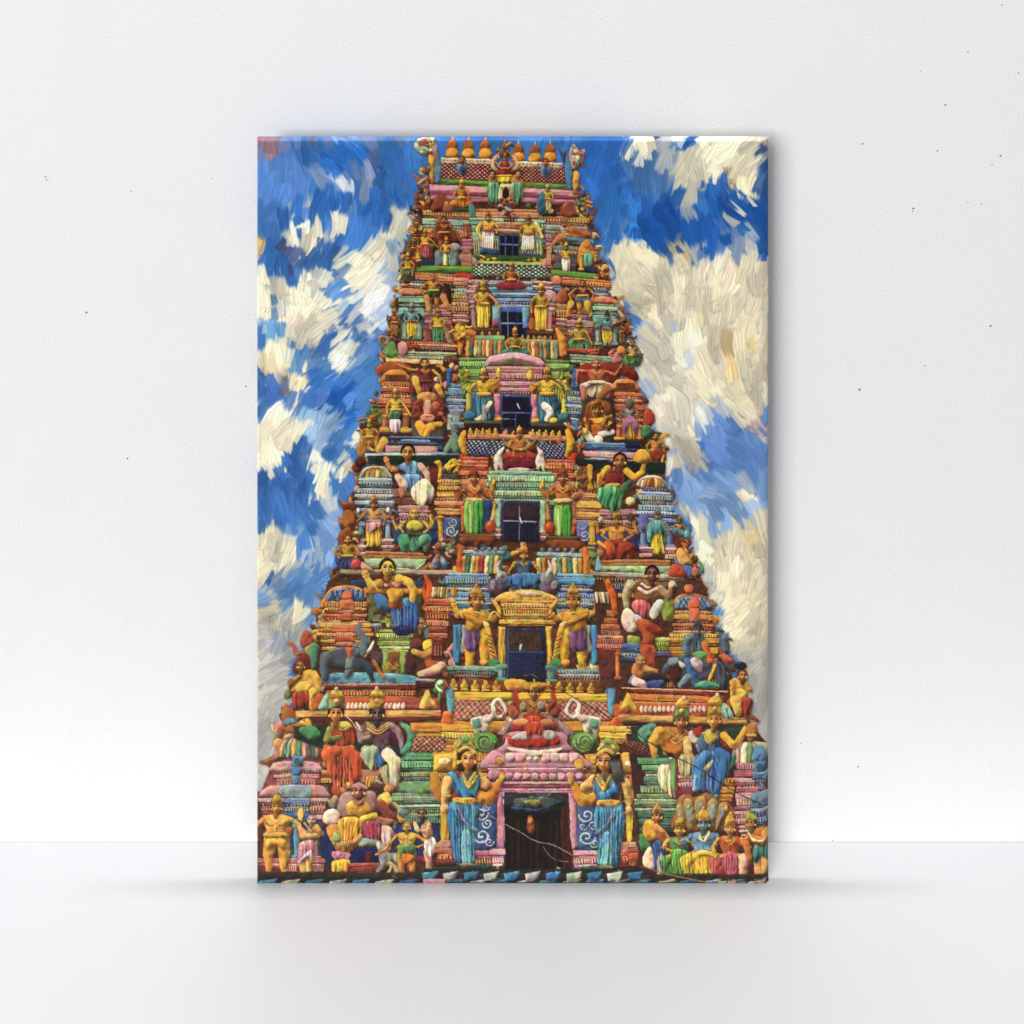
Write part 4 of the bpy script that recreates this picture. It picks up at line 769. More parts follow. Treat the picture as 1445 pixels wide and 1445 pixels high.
st(220, 860, 600, [(26, '#b5703c', 90), (40, '#a8602c', 60)], 16); p([290, 655, 790, 660, 760, 720, 700, 750, 560, 740, 330, 735], '#8fb88a', g=.8); ln([560, 735, 700, 745, 770, 690], 5, '#cfd8b8')
band(100, 1010, 742, 34, '#b5a08f', 6); band(110, 1000, 776, 26, '#5f3a30', 6)
c([830, 720, 850, 650, 885, 625, 930, 660, 940, 725], '#6f9fc8'); c([870, 725, 885, 670, 905, 725], '#2a4f88'); e(885, 625, 12, 22, '#8fb5d4')
clutter([840, 520, 1040, 500, 1010, 640, 860, 640], 18, 28, ['#5f8a70', '#b5684a', '#8a4a34', '#a8a08a'], 31)
c([1030, 560, 1060, 560, 1070, 720, 1050, 760, 1030, 740], '#d8602c'); c([1000, 720, 1050, 730, 1040, 810, 1005, 810], '#d9982c')
# left edge of the fifth storey
clutter([130, 240, 240, 250, 250, 560, 100, 720], 34, 36, WARM, 32); c([130, 250, 180, 230, 240, 245, 200, 290], '#8f2f24'); c([140, 290, 200, 280, 240, 380, 200, 420, 140, 400], '#a85a2c'); c([100, 470, 180, 410, 200, 520, 120, 560], '#8f4f2a')
fig(170, 450, 740, '#b5853a', '#a88a3a', '#3f4f98', None, 'seat', hair='#6a3a28', w=1.); c([200, 730, 215, 670, 260, 665, 290, 735], '#c8403a'); c([280, 740, 280, 680, 340, 720, 380, 760], '#d0a080')
clutter([70, 740, 130, 760, 140, 900, 20, 900], 16, 30, ['#5a3428', '#8a5a34', '#3a2a28'], 33)
# big seated figure in blue
V(490, 520, .15917)
c([430, 950, 470, 930, 530, 1010, 540, 1060, 470, 1060], '#b5a08a'); c([655, 1010, 700, 990, 770, 1068, 660, 1068], '#d8cfb8')
c([440, 880, 520, 830, 600, 820, 660, 860, 700, 900, 640, 920, 660, 1000, 640, 1068, 500, 1068, 520, 920], '#5a8cb4', n=4); arm([430, 900, 380, 880, 345, 800], 26, '#c9823a'); t([650, 860, 710, 930, 735, 1060], [26, 24, 14], '#cfa08a')
head(540, 745, 66, '#b5783c', '#20161a', None, 0)
V(460, 670, .17993)
c([600, 0, 740, 0, 760, 60, 720, 125, 650, 100, 600, 30], '#5a94c8', n=4); c([670, 120, 740, 40, 800, 40, 850, 120, 820, 220, 740, 240, 690, 200], '#d8cdb4', n=3, amp=.18); c([545, 0, 600, 10, 640, 80, 620, 130, 560, 60], '#c9b89c'); t([590, 120, 600, 160], 22, '#b57a50')
pleats(610, 750, 10, 640, 740, 110, 8, '#5a94c8', 3)
# right wing of the fifth storey
V(710, 520, .16609)
p([620, 770, 1380, 800, 1380, 900, 620, 850], '#1f2f30', k=.1); p([620, 830, 760, 830, 770, 1024, 620, 1024], '#8a3f2c')
c([720, 820, 765, 830, 755, 960, 770, 1020, 720, 1020, 705, 900], '#d9a02c'); c([620, 880, 700, 870, 720, 960, 640, 980], '#7f8a6a'); clutter([620, 820, 710, 820, 720, 1010, 620, 1010], 14, 26, ['#c9a03c', '#6f7a5f', '#a8502c'], 34)
p([1080, 930, 1160, 930, 1160, 1024, 1080, 1024], '#7a4450')
c([1150, 1000, 1170, 930, 1250, 905, 1340, 925, 1385, 1000], '#c9c4b0'); dome(1268, 935, 1000, 104, ['#a8a060', '#d6d0b8', '#c97a3a', '#d6904a', '#8f4a2a', '#d9c08a', '#c98a3c', '#8f9a70', '#c9583c'])
V(720, 670, .19377)
st(935, 1190, 90, [(30, '#3f6080', 30), (20, '#a8c4d4', 20), (46, '#6f9fc4', 0), (30, '#3f6a94', 20), (46, '#7fb0d0', 0), (26, '#9fc4d8', -25), (24, '#3a6088', 0), (30, '#6f98c0', -20), (20, '#2a4a78', 0), (34, '#5f84b4', -10), (120, '#3f5a98', 20)], 10)
pillar(970, 400, 520, 40, '#5f80b8', '#7f8fc0'); pillar(1165, 400, 520, 40, '#5f80b8', '#7f8fc0'); c([940, 300, 1000, 300, 1000, 400, 950, 400], '#5f70a8')
st(655, 920, 170, [(40, '#b08a5a', 150), (40, '#8a4a30', 160), (50, '#b5808c', 0), (30, '#8f4a60', 0), (30, '#c78f98', 0), (26, '#6a2f3c', 10)], 4); p([620, 400, 940, 400, 940, 560, 640, 540], '#2f4a90')
fig(1075, 245, 580, '#8a8a70', '#4f9aa0', '#dab52c', '#6f8a84', 'sari', w=1.1, hair='#3a4a50', arms=[(-.22, .4, -.2, .56), (.22, .4, .2, .56)], sash='#4f8a80'); c([1010, 350, 1060, 330, 1120, 350, 1140, 500, 1110, 440, 1060, 430, 1030, 490, 1000, 470], '#4f9a9c', n=3); band(1030, 1190, 575, 36, '#5a3824', 4)
st(940, 1040, 525, [(24, '#d6a0a8', 0), (24, '#8f4a5a', 6), (30, '#c98f98', 0)]); st(1130, 1230, 530, [(24, '#d6a0a8', 0), (24, '#a8606c', 6), (40, '#c98f90', 0)])
fig(778, 258, 620, '#c07a38', '#c8883a', '#b83a24', '#c8923a', 'seat', w=1.15, arms=[(-.34, .46, -.34, .26), (.36, .46, .28, .22), (-.26, .5, -.12, .62), (.28, .5, .12, .62)], sash='#a8382a'); e(660, 330, 18, 26, '#a8a090'); e(880, 310, 26, 30, '#5a4030')
c([690, 490, 740, 480, 770, 560, 740, 610, 700, 560], '#c8502c'); c([800, 490, 910, 510, 870, 560, 800, 590], '#b83a28')
st(640, 1190, 620, [(26, '#b5703c', 20), (34, '#a8602c', 20)], 0); p([660, 665, 1190, 665, 1180, 735, 660, 700], '#8fb88a', g=.8)
st(605, 1350, 705, [(36, '#b0a490', 0), (28, '#5f3a30', 10)], 28); p([610, 775, 1400, 790, 1390, 850, 620, 830], '#2f4a80', k=.2)
clutter([520, 480, 660, 480, 660, 640, 580, 660], 16, 30, ['#5f8a50', '#b5684a', '#cf9a3a', '#6f8f70'], 35); c([620, 690, 640, 590, 655, 620, 670, 690], '#6f9fc8'); c([530, 540, 560, 540, 570, 690, 540, 690], '#d87a2c'); c([560, 700, 600, 695, 605, 770, 565, 770], '#d9982c')
# right edge of the fifth storey
fig(1235, 300, 520, '#8a6a50', bot='#c9a03c', kind='dhoti', crown='#c8803a', w=1.1); t([1210, 410, 1280, 440, 1310, 370], [26, 26, 12], '#3f7f98'); c([1280, 400, 1310, 420, 1305, 460, 1270, 450], '#5fa0b8')
clutter([1210, 500, 1300, 470, 1380, 740, 1170, 740], 26, 36, WARM + ['#c8403a', '#5f80b0'], 36); c([1210, 560, 1250, 530, 1300, 600, 1330, 640, 1290, 660, 1230, 640], '#cf9a50'); c([1160, 735, 1190, 650, 1270, 680, 1290, 740], '#c84a38'); c([1260, 660, 1330, 670, 1340, 735, 1290, 730], '#4f78b0'); e(1350, 710, 28, 34, '#b86a50')
# big seated woman with green skirt
V(710, 520, .16609)
p([1000, 840, 1060, 840, 1060, 1024, 1000, 1024], '#5a2a28')
c([890, 850, 950, 835, 1010, 850, 1060, 890, 1030, 970, 900, 980], '#8f2f2c', n=3); t([890, 850, 825, 930, 815, 1010], [30, 26, 20], '#d9a232'); t([1050, 870, 1120, 930, 1180, 880, 1200, 800], [28, 28, 22, 16], '#d9a232'); head(995, 785, 62, '#a8682c', '#1c1418', None)
c([1110, 780, 1130, 710, 1180, 685, 1240, 720, 1250, 790, 1190, 810], '#d0983a')
V(720, 670, .19377)
t([650, 0, 640, 70], [14, 8], '#d9a232'); c([700, 0, 800, -10, 810, 30, 790, 80, 740, 100, 700, 80], '#8f2a28'); c([695, 70, 790, 60, 800, 90, 700, 100], OCH); c([640, 110, 690, 85, 800, 95, 830, 150, 800, 240, 770, 270, 700, 240, 640, 180], '#3f9a64', n=5, amp=.4); c([800, 100, 860, 40, 890, 40, 880, 90, 820, 140], '#3f6f50')
# -------- parapet of the sixth storey, striped, goddess in blue
V(0, 0, 1)
st(652, 712, 776, [(6, '#8fb5c0', 0), (4, '#4f7f90', 2)], 1); st(758, 824, 779, [(6, '#8fb5c0', 0), (4, '#4f7f90', 2)], 2)
for i in range(5): e(672 + i * 9, 775, 3, 3, '#5f8a98'); e(765 + i * 11, 776, 3, 3, '#5f8a98')
sc = ['#d0a04a', '#3f7a6a', '#e0c07a', '#c97a3a', '#a8403a', '#d6cfa0', '#5f9a70']
for i in range(9): t([655 + i * 6.6, 787, 653 + i * 6.6, 807], 3, sc[i % 7])
for i in range(9): t([760 + i * 7.4, 790, 761 + i * 7.4, 809], 3.2, sc[(i + 2) % 7])
t([650, 772, 648, 795, 650, 808], [3, 4, 3], '#d8602c'); t([826, 776, 829, 800, 828, 812], [3, 5, 4], '#d8782c')
V(600, 820, .19377)
st(145, 480, -60, [(24, '#6fa8cc', 20), (60, '#4f90c0', 0), (24, '#2f5f90', 20), (14, '#c9d4dc', 10), (16, '#2a4f88', 10), (40, '#5f98c8', 0), (30, '#7a98b8', -20), (26, '#8fa5b0', -10), (26, '#2a4f80', 10), (36, '#4f88b8', 10), (30, '#2a5088', 20), (280, '#5a2e30', 40)], 4)
st(940, 1240, -56, [(24, '#6fa8cc', 20), (60, '#4f90c0', 0), (24, '#2f5f90', 20), (14, '#c9d4dc', 10), (16, '#2a4f88', 10), (40, '#5f98c8', 0), (30, '#7a98b8', -20), (26, '#8fa5b0', -20), (26, '#2a4f80', 10), (36, '#4f88b8', 10), (30, '#2a5088', 20), (280, '#5a2e30', 40)], 8)
c([1210, 130, 1290, 130, 1310, 200, 1280, 330, 1250, 300, 1250, 180], '#7a98ac')
c([620, 60, 640, -10, 700, -20, 780, -20, 840, 0, 850, 70, 730, 90], '#8f8a50')
V(0, 0, 1)
fig(740, 770, 834, '#b5863a', '#3f5a78', '#3f7ab0', '#c8923a', 'cross', w=1.2, arms=[(-.24, .5, -.3, .62), (.24, .5, .3, .62)], hair='#5a3a28'); c([720, 812, 742, 808, 766, 812, 770, 820, 750, 826, 740, 832, 730, 826, 714, 820], '#3f78ac', n=4)
for x, sg in ((702, 1), (777, -1)):
    e(x, 828, 15, 12, '#6a5f78'); e(x + sg * 6, 815, 9, 9, '#8a8a9c'); t([x + sg * 4, 812, x - sg * 1, 800, x + sg * 3, 792], [4, 3, 1.5], '#a8a8ac'); e(x - sg * 6, 826, 5, 7, '#8a8494', ink=.5); e(x, 836, 10, 5, '#5a3038')
V(600, 820, .19377)
# sixth storey doorway, ochre
c([530, 110, 600, 80, 740, 60, 880, 80, 960, 120, 960, 150, 530, 150], '#d8b04a', g=.8); c([640, 80, 720, 70, 820, 80, 850, 105, 740, 110], '#c9b48a')
st(550, 945, 140, [(20, '#d98f2c', 0), (34, '#d9a43a', 0), (22, '#b5762c', 10), (20, '#8f5a1c', 14), (26, '#cf9a34', 4), (16, '#8f5a1c', 0), (40, '#d9a83c', -10), (16, '#7a4a18', 4)], 4)
for i in range(20): ln([575 + i * 18, 212, 575 + i * 18, 236], 3, '#e0b850')
p([534, 330, 584, 335, 580, 620, 530, 620], '#dba834', grain=NV, g=.6); p([880, 330, 930, 330, 942, 620, 890, 620], '#dba834', grain=NV, g=.6); ln([584, 335, 584, 620], 4, '#6a4a18'); ln([880, 335, 890, 620], 4, '#6a4a18')
p([584, 345, 876, 350, 888, 735, 588, 720], '#22315e'); p([608, 368, 848, 372, 850, 512, 606, 505], '#3a2a24', k=.1); p([606, 525, 850, 528, 852, 700, 606, 695], '#1a2448', k=.1)
for i in range(15): ln([615 + i * 16, 372, 613 + i * 16, 505], 1.6, '#6a5038'); ln([620 + i * 15.5, 530, 620 + i * 15.5, 695], 1.6, '#2f4478')
for i in range(8): ln([608, 380 + i * 16, 848, 384 + i * 16], 1.4, '#5a4434'); ln([608, 540 + i * 20, 848, 543 + i * 20], 1.3, '#2a3c6c')
ln([600, 514, 856, 520], 7, '#2f4a88'); ln([700, 465, 692, 498], 6, '#d8d0b8'); ln([605, 368, 600, 700], 6, '#39508a'); ln([720, 690, 780, 680, 815, 700], 5, '#5a5a60')
# guardians of the ochre door, standing with a bent leg
for mx in (0, 1):
    X = (lambda *a: list(a)) if not mx else (lambda *a: [v if i % 2 else 1460 - v + (12 if v < 360 else -8) for i, v in enumerate(a)])
    c(X(265, 330, 300, 340, 290, 520, 255, 500, 270, 420), '#8fa898'); p(X(470, 360, 530, 340, 530, 600, 400, 620, 300, 480), '#6a3238', k=.2); p(X(205, 320, 262, 320, 255, 610, 210, 610), '#3a88c0', grain=NV, g=.6)
    arm(X(300, 230, 240, 250, 205, 150), 28, '#cf9430'); arm(X(430, 240, 500, 280, 540, 240), 30, '#b5762c'); t(X(500, 150, 530, 190, 550, 240), [16, 14, 10], '#d0a040'); e(*X(208, 80), 22, 36, '#c98034')
    t(X(330, 480, 330, 570, 318, 650), [44, 34, 22], '#d8a02c'); t(X(410, 380, 440, 450, 430, 600), [44, 42, 24], '#d8a02c')
    c(X(300, 345, 390, 350, 400, 430, 370, 510, 300, 500, 292, 420), '#7a4f80', n=3)
    c(X(275, 225, 350, 190, 430, 220, 450, 280, 400, 360, 300, 350, 300, 280), '#d09430'); c(X(290, 230, 420, 290, 400, 330, 300, 270), '#c08028', ink=.5); c(X(420, 290, 470, 310, 470, 360, 440, 340), '#d8c07a')
    t(X(460, 350, 480, 450, 500, 560), [20, 20, 26], '#cf9a34'); [ln(X(450 + i * 6, 385 + i * 30, 482 + i * 6, 405 + i * 30), 4, '#6a3a14') for i in range(6)]
    e(*X(495, 600), 50, 36, '#3f8a4a'); e(*X(430, 590), 32, 22, '#d8a236'); e(*X(315, 660), 40, 14, '#d8a236')
    head(X(375, 0)[0], 140, 58, '#c8862c', '#5a3020', '#c8923a', .6 if not mx else -.6, .9); ln(X(290, 205, 430, 240), 6, '#d9b35a')
st(150, 540, 615, [(40, '#6fa094', 0), (26, '#3f5f5a', 20), (20, '#a8604a', 60), (30, '#5a2c28', 90)], 10); st(960, 1310, 640, [(34, '#5f9a94', 0), (24, '#8fa89c', 10), (20, '#6a3030', 0), (30, '#7a3f34', 20)], 6)
pillar(558, 620, 720, 50, '#5f9a90'); pillar(922, 630, 730, 54, '#4f8a84')
band(170, 1300, 725, 80, '#7a3f20', 16, k=.2); finials(210, 765, 520, 775, 5, 30, '#d9a236'); finials(900, 775, 1210, 790, 5, 28, '#d0942e'); c([590, 720, 720, 720, 750, 760, 700, 800, 600, 790], '#cf9a30'); c([730, 740, 880, 740, 870, 780, 740, 790], '#c08a30')
band(215, 1335, 805, 62, '#dba93a', 16, g=.9)
lattice([222, 868, 600, 880, 590, 1010, 192, 1012], '#c98578', '#5a2024', 9, 3, 2.6); lattice([960, 880, 1330, 885, 1365, 1015, 980, 1010], '#c98578', '#5a2024', 9, 3, 2.6)
for x, sg in ((180, 1), (1362, -1)): c([x - sg * 25, 790, x, 765, x + sg * 32, 800, x + sg * 26, 940, x - sg * 10, 980, x - sg * 22, 900], '#4f9ab8')
band(130, 640, 1020, 80, '#c98a34', 0); band(930, 1360, 1020, 80, '#c98a34', 0); band(130, 400, 1085, 46, '#e0b83a'); band(1270, 1445, 1090, 46, '#e0b83a')
c([125, 1080, 130, 960, 170, 950, 200, 970, 190, 1080], '#d8602c'); c([1345, 1060, 1380, 990, 1445, 1000, 1445, 1110, 1400, 1110], '#e05a1c')
# goddess on her lotus with two white elephants
c([560, 1080, 600, 1020, 680, 960, 900, 960, 1000, 1030, 1060, 1120, 560, 1120], '#9c7a84', n=5); c([590, 930, 640, 900, 690, 960, 640, 1010], '#b05a44'); c([900, 950, 960, 900, 990, 940, 950, 1000], '#a8483c')
t([690, 920, 650, 850, 665, 800], [22, 20, 12], '#a8382c'); t([890, 930, 945, 890, 930, 810], [22, 20, 12], '#a8382c')
fig(795, 735, 1120, '#b5722e', '#a8642c', '#b8342a', '#cf9a34', 'cross', w=1.05, arms=[(-.25, .5, -.2, .62), (.25, .5, .22, .6)], sash='#b8392c'); c([730, 1000, 790, 980, 850, 1000, 850, 1120, 740, 1120], '#c0402c', n=4, fan=.4); c([640, 1020, 720, 1000, 760, 1040, 680, 1060], '#d08a50'); c([830, 1020, 900, 1000, 930, 1040, 860, 1060], '#c07a48')
e(715, 910, 28, 30, '#8a9a70'); e(845, 905, 28, 30, '#8a8f80')
for x, sg in ((400, 1), (1210, -1)):
    c([x - sg * 70, 1010, x - sg * 20, 985, x + sg * 40, 980, x + sg * 60, 1020, x + sg * 50, 1100, x + sg * 30, 1130, x, 1080, x - sg * 30, 1130, x - sg * 50, 1130], '#cfc6b4'); p([x - sg * 55, 1015, x + sg * 5, 1000, x + sg * 10, 1060, x - sg * 40, 1080], '#4f9a84')
    e(x + sg * 55, 1000, 36, 30, '#c9c0b0'); t([x + sg * 70, 1000, x + sg * 100, 960, x + sg * 90, 900, x + sg * 130, 860, x + sg * 175, 910, x + sg * 180, 960, x + sg * 130, 990, x + sg * 100, 960], [22, 18, 14, 12, 12, 12, 10, 6], '#d2c8bc', crv=True)
# left wing, sixth storey
V(380, 820, .18685)
p([450, 0, 800, 0, 1200, 60, 1200, 700, 420, 720, 420, 100], '#5a3a2c', k=.1, g=.5); p([750, 90, 860, 90, 900, 300, 750, 300], '#5f6a40'); p([1100, 90, 1160, 90, 1160, 280, 1120, 280], '#4f5a38'); band(720, 1180, 45, 44, '#cf8a34', 8); band(620, 1180, -10, 50, '#3a4a70', 6)
c([410, 200, 415, 120, 480, 50, 590, 30, 690, 50, 740, 110, 745, 200], '#cf7a44'); c([445, 150, 470, 80, 590, 50, 700, 80, 725, 150], '#5f80ac', g=.7)
for i in range(7): ln([450 + i * 40, 148, 490 + i * 38, 60 + abs(i - 3) * 6], 4, '#23324f'); ln([470 + i * 40, 60 + abs(i - 3) * 6, 500 + i * 36, 150], 4, '#23324f')
st(415, 740, 155, [(44, '#c8703a', 0), (24, '#d9924a', 4), (26, '#8f3a24', 20), (24, '#d07a4a', 0), (26, '#a8482c', 10), (14, '#e09a60', -10), (40, '#d99a3c', -40), (36, '#b5762c', -35), (30, '#d98a44', -50), (24, '#8f4a24', -30), (30, '#cf8a44', -25), (24, '#7a3a20', -20), (30, '#d0923a', -15), (60, '#8a3a2c', -10)], 4)
c([550, 130, 560, 80, 590, 60, 620, 90, 630, 135], '#d8684a'); p([535, 140, 630, 140, 640, 220, 525, 220], '#d06a48'); st(525, 640, 220, [(24, '#d87a54', 0), (60, '#c8583a', 20)]); st(480, 660, 330, [(60, '#c96a44', 0), (30, '#e08a64', 0), (40, '#b84a30', 15), (36, '#d0684a', 25), (40, '#b84a34', 40)], 0)
st(770, 1100, 240, [(80, '#6a7a58', 0), (26, '#8a8aa0', 0), (24, '#3a3a4a', 10), (60, '#7a5a3a', 30)], 6)
st(810, 1090, 365, [(30, '#8fb04a', 20), (36, '#a8c45a', 0), (20, '#4a6a2a', 10), (40, '#8fae48', 10), (24, '#c0cf90', 25), (50, '#86a844', 40)], 4); p([855, 535, 900, 535, 898, 690, 860, 690], '#86b458'); p([985, 540, 1030, 540, 1030, 700, 990, 700], '#86b458'); p([900, 540, 985, 540, 985, 720, 900, 720], '#7a5030'); p([770, 520, 850, 540, 850, 640, 770, 620], '#5a4a54'); p([1030, 540, 1110, 540, 1110, 700, 1030, 700], '#5f2a30'); clutter([900, 600, 985, 600, 985, 720, 880, 740], 14, 26, ['#8a7a2c', '#c97a2c', '#6a6a30'], 40)
c([870, 330, 880, 250, 900, 240, 920, 330], '#8fae48'); clutter([840, 200, 900, 200, 920, 330, 860, 330], 8, 24, ['#8fae48', '#6a4a2c', '#a8c060'], 41)
# elephant
c([385, 740, 440, 700, 800, 690, 1110, 720, 1110, 790, 390, 780], '#4f94a8', g=.8)
c([400, 600, 430, 540, 520, 500, 620, 505, 680, 540, 700, 600, 660, 650, 560, 670, 450, 650], '#4a5766', g=.1); t([430, 580, 420, 660, 425, 730], [46, 36, 28], '#556472', g=.1); t([620, 600, 610, 660, 590, 715], [40, 36, 24], '#687a8b', g=.1); t([680, 620, 760, 660, 780, 740], [50, 36, 14], '#3e4a57', g=.1)
e(670, 520, 52, 56, '#5c6d7e', g=.1, rot=20); t([690, 520, 730, 470, 700, 410, 665, 370, 690, 325], [40, 30, 24, 18, 11], '#617283', g=.1, crv=True); c([720, 560, 790, 450, 790, 490, 740, 560], '#e0d0b4'); c([690, 510, 730, 480, 735, 540, 700, 570], '#5a7288')
t([420, 560, 470, 520, 560, 508, 640, 515], 5, '#8a98a4', crv=True, k=0, ink=0, a=.6); ln([440, 640, 560, 665, 650, 645], 4, '#1c2228', crv=True, a=.7); p([570, 500, 640, 500, 620, 575, 600, 575], '#d0604a'); e(672, 500, 6, 5, '#101418', ink=.3); t([790, 610, 870, 730], [16, 12], '#b5702c')
st(410, 1120, 775, [(14, '#c98a80', 0), (34, '#7a2a24', 10), (50, '#b8622a', 20), (40, '#d8702c', 10), (60, '#cf6a3a', 120)], 0); st(1110, 1260, 740, [(20, '#a8b0c0', 0), (50, '#5a1f28', 0)], 0)
band(570, 1290, 880, 100, '#c85a34', 0, r=4); band(1000, 1290, 880, 96, '#a8484c', 0, r=4)
for i in range(14): c([585 + i * 32, 965, 580 + i * 32, 940, 600 + i * 32, 915, 615 + i * 32, 940, 608 + i * 32, 965], '#e0b8ac', ink=.5)
band(200, 1300, 978, 52, '#d9a05a', -4, g=.9); band(290, 1300, 1030, 30, '#6a2f28', -4)
c([1140, 960, 1160, 880, 1200, 820, 1230, 880, 1265, 960], '#d9b050'); p([1185, 910, 1220, 910, 1225, 960, 1180, 960], '#c87a30'); e(1305, 790, 46, 50, '#4f9a6a'); clutter([1260, 750, 1340, 750, 1330, 850, 1270, 850], 10, 24, ['#c8402c', '#e0d8c8', '#3f8a5a'], 42)
# man with a child on his shoulder
c([1190, 250, 1260, 260, 1300, 340, 1270, 440, 1190, 440, 1170, 350], '#4f7a8a'); head(1145, 325, 44, '#c98a50', '#7a6a68'); e(1115, 475, 50, 44, '#7a3a40'); c([1170, 460, 1230, 440, 1220, 520, 1170, 530], YEL)
c([1180, 540, 1270, 480, 1290, 560, 1320, 640, 1270, 690, 1190, 660], '#c8582c'); t([1270, 480, 1290, 430, 1260, 390], [28, 26, 18], '#d0905a'); t([1250, 530, 1160, 560, 1090, 530], [30, 28, 20], '#d0924a'); t([1300, 650, 1230, 680, 1140, 700], [44, 34, 20], '#d8a48a'); t([1290, 550, 1360, 540, 1390, 610, 1410, 640], [8, 8, 7, 4], '#c8a090', crv=True)
# woman with blue skirt, seated
c([800, 130, 830, 95, 890, 130, 940, 190, 930, 230, 860, 220], '#3a78b8', n=2); c([920, 170, 1000, 130, 1100, 140, 1130, 300, 1080, 380, 980, 400, 930, 300], '#3a74ac', n=4, fan=.3, amp=.4); c([1020, 190, 1080, 140, 1120, 200, 1130, 320, 1080, 370], '#2f6cb0', n=2); c([930, 350, 1000, 340, 1090, 350, 1060, 405, 970, 410], '#2c3060')
pleats(930, 1100, 170, 950, 1090, 370, 12, '#3a74ac', 3)
V(460, 670, .17993)
c([380, 950, 440, 935, 500, 1000, 510, 1060, 420, 1060], '#3a78b8'); c([420, 830, 490, 790, 560, 800, 600, 870, 580, 960, 600, 1040, 500, 1040, 490, 940, 430, 890], '#b5602c'); c([490, 900, 590, 890, 600, 970, 510, 1000, 490, 960], '#d9a03a'); c([430, 840, 470, 820, 500, 860, 460, 890], '#a83a2c'); c([520, 850, 560, 830, 590, 860, 560, 890], '#c09080'); e(478, 862, 18, 18, '#d9c0a8', ink=.4)
arm([420, 850, 360, 880, 310, 770], 34, '#d9a040'); t([570, 810, 650, 840, 685, 900, 680, 980], [32, 34, 30, 22], '#d9a840'); head(482, 730, 66, '#d9a838', '#2a1c1c', None, .3); ln([450, 810, 480, 850, 520, 810], 6, '#7a2c20')
V(0, 0, 1)
c([602, 815, 600, 830, 608, 845, 602, 852, 596, 835], '#e04a1c'); t([600, 812, 606, 826, 604, 850, 598, 858], [2, 4, 5, 3], '#e0501e', crv=True)
for i in range(6): t([612 + i * 4, 830, 611 + i * 4, 842], 2, ['#d9c08a', '#6f8a70', '#c98a50'][i % 3])
st(596, 640, 845, [(10, '#c85a34', 4), (8, '#d8784a', 2), (12, '#a83f28', 4), (9, '#cf6a44', 6), (9, '#b04a30', 10), (8, '#c8684a', 8), (30, '#7a2c2a', 14)], 1)
# left edge : trumpet bearer, pot bellied sitter
V(380, 820, .18685)
t([260, 540, 210, 545, 190, 490, 150, 470], [16, 16, 14, 9], '#b5583a', crv=True); c([240, 440, 260, 390, 290, 370, 330, 410, 340, 470, 300, 500, 250, 500], '#b5523a'); c([270, 510, 320, 480, 380, 490, 350, 560, 300, 560], '#c08a44'); c([310, 490, 370, 480, 360, 640, 320, 660], '#4a8a6c'); c([180, 640, 230, 570, 300, 560, 310, 700, 200, 700], '#7a2c28')
c([210, 800, 240, 690, 330, 670, 380, 740, 370, 830, 300, 860, 210, 850], '#d0a240'); e(260, 800, 60, 48, '#d9ac44'); t([340, 700, 370, 780, 370, 840], [28, 30, 18], '#d0a040'); t([230, 720, 170, 760], [20, 16], '#b57a34'); e(165, 770, 26, 34, '#8f5a2c'); c([200, 840, 320, 840, 330, 900, 250, 960, 190, 950, 180, 880], '#a8382c', n=5); t([330, 830, 320, 960], [30, 20], '#d0a044'); c([340, 880, 410, 850, 430, 960, 330, 970], '#b85a2c'); head(240, 640, 40, '#a8642c', '#7a2c24', None, -.6)
c([370, 960, 400, 900, 430, 850, 460, 850, 440, 970], '#7fb5a0'); c([90, 1020, 110, 960, 160, 950, 200, 1000, 200, 1100, 110, 1080], '#a8582c'); e(155, 1065, 50, 32, '#3f8aa8'); t([100, 1120, 200, 1110, 290, 1060], [30, 34, 30], '#a8683a'); clutter([110, 1090, 290, 1040, 330, 1150, 130, 1160], 14, 34, WARM, 43); t([290, 1060, 340, 1170], [22, 16], '#d09a34')
# right wing, sixth storey
V(840, 820, .17301)
p([0, 0, 880, 0, 900, 60, 1060, 870, 60, 870, 0, 200], '#5a3428', k=.1, g=.5); st(130, 680, 10, [(46, '#3f4f80', 0), (40, '#2a3a6a', 20), (44, '#cf9434', 60)], 4)
c([640, 230, 640, 170, 690, 115, 800, 100, 910, 130, 955, 190, 950, 240], '#a8643c'); c([665, 220, 680, 150, 800, 125, 900, 150, 935, 230], '#6f8fb4', g=.7)
for i in range(6): ln([675 + i * 40, 220, 720 + i * 38, 140], 4, '#2a3c5c'); ln([690 + i * 36, 145, 730 + i * 38, 225], 4, '#2a3c5c')
st(640, 960, 240, [(30, '#c88a3a', 10), (50, '#cf9444', 0), (24, '#8f4024', 20), (30, '#cf7a44', -10), (30, '#8f3a24', 0), (20, '#c98a50', 0), (36, '#d9a53a', -30), (50, '#cf9430', -50), (26, '#8f5a24', -40), (60, '#c98a34', -50), (30, '#b5602c', -20), (60, '#cf7a3a', -40), (40, '#b85a34', -60), (180, '#8f3f2c', -70)], 6)
c([760, 230, 770, 165, 810, 130, 845, 170, 850, 235], '#d8583c'); p([765, 225, 848, 225, 850, 335, 770, 335], '#d87050'); e(765, 60, 40, 34, '#c86a3c'); c([740, 100, 755, 50, 780, 50, 795, 100], '#c8603c')
st(10, 240, 240, [(60, '#c8683c', 80), (50, '#b85030', 60), (50, '#cf7048', 40), (40, '#a8442c', 30), (30, '#d08860', 10), (40, '#b04a34', 0), (40, '#cf6a48', 0), (40, '#a8442c', 20)], 6); p([20, 560, 170, 560, 170, 790, 40, 790], '#6f3034', k=.2); pillar(185, 590, 790, 34, '#d87a34', '#c8603a')
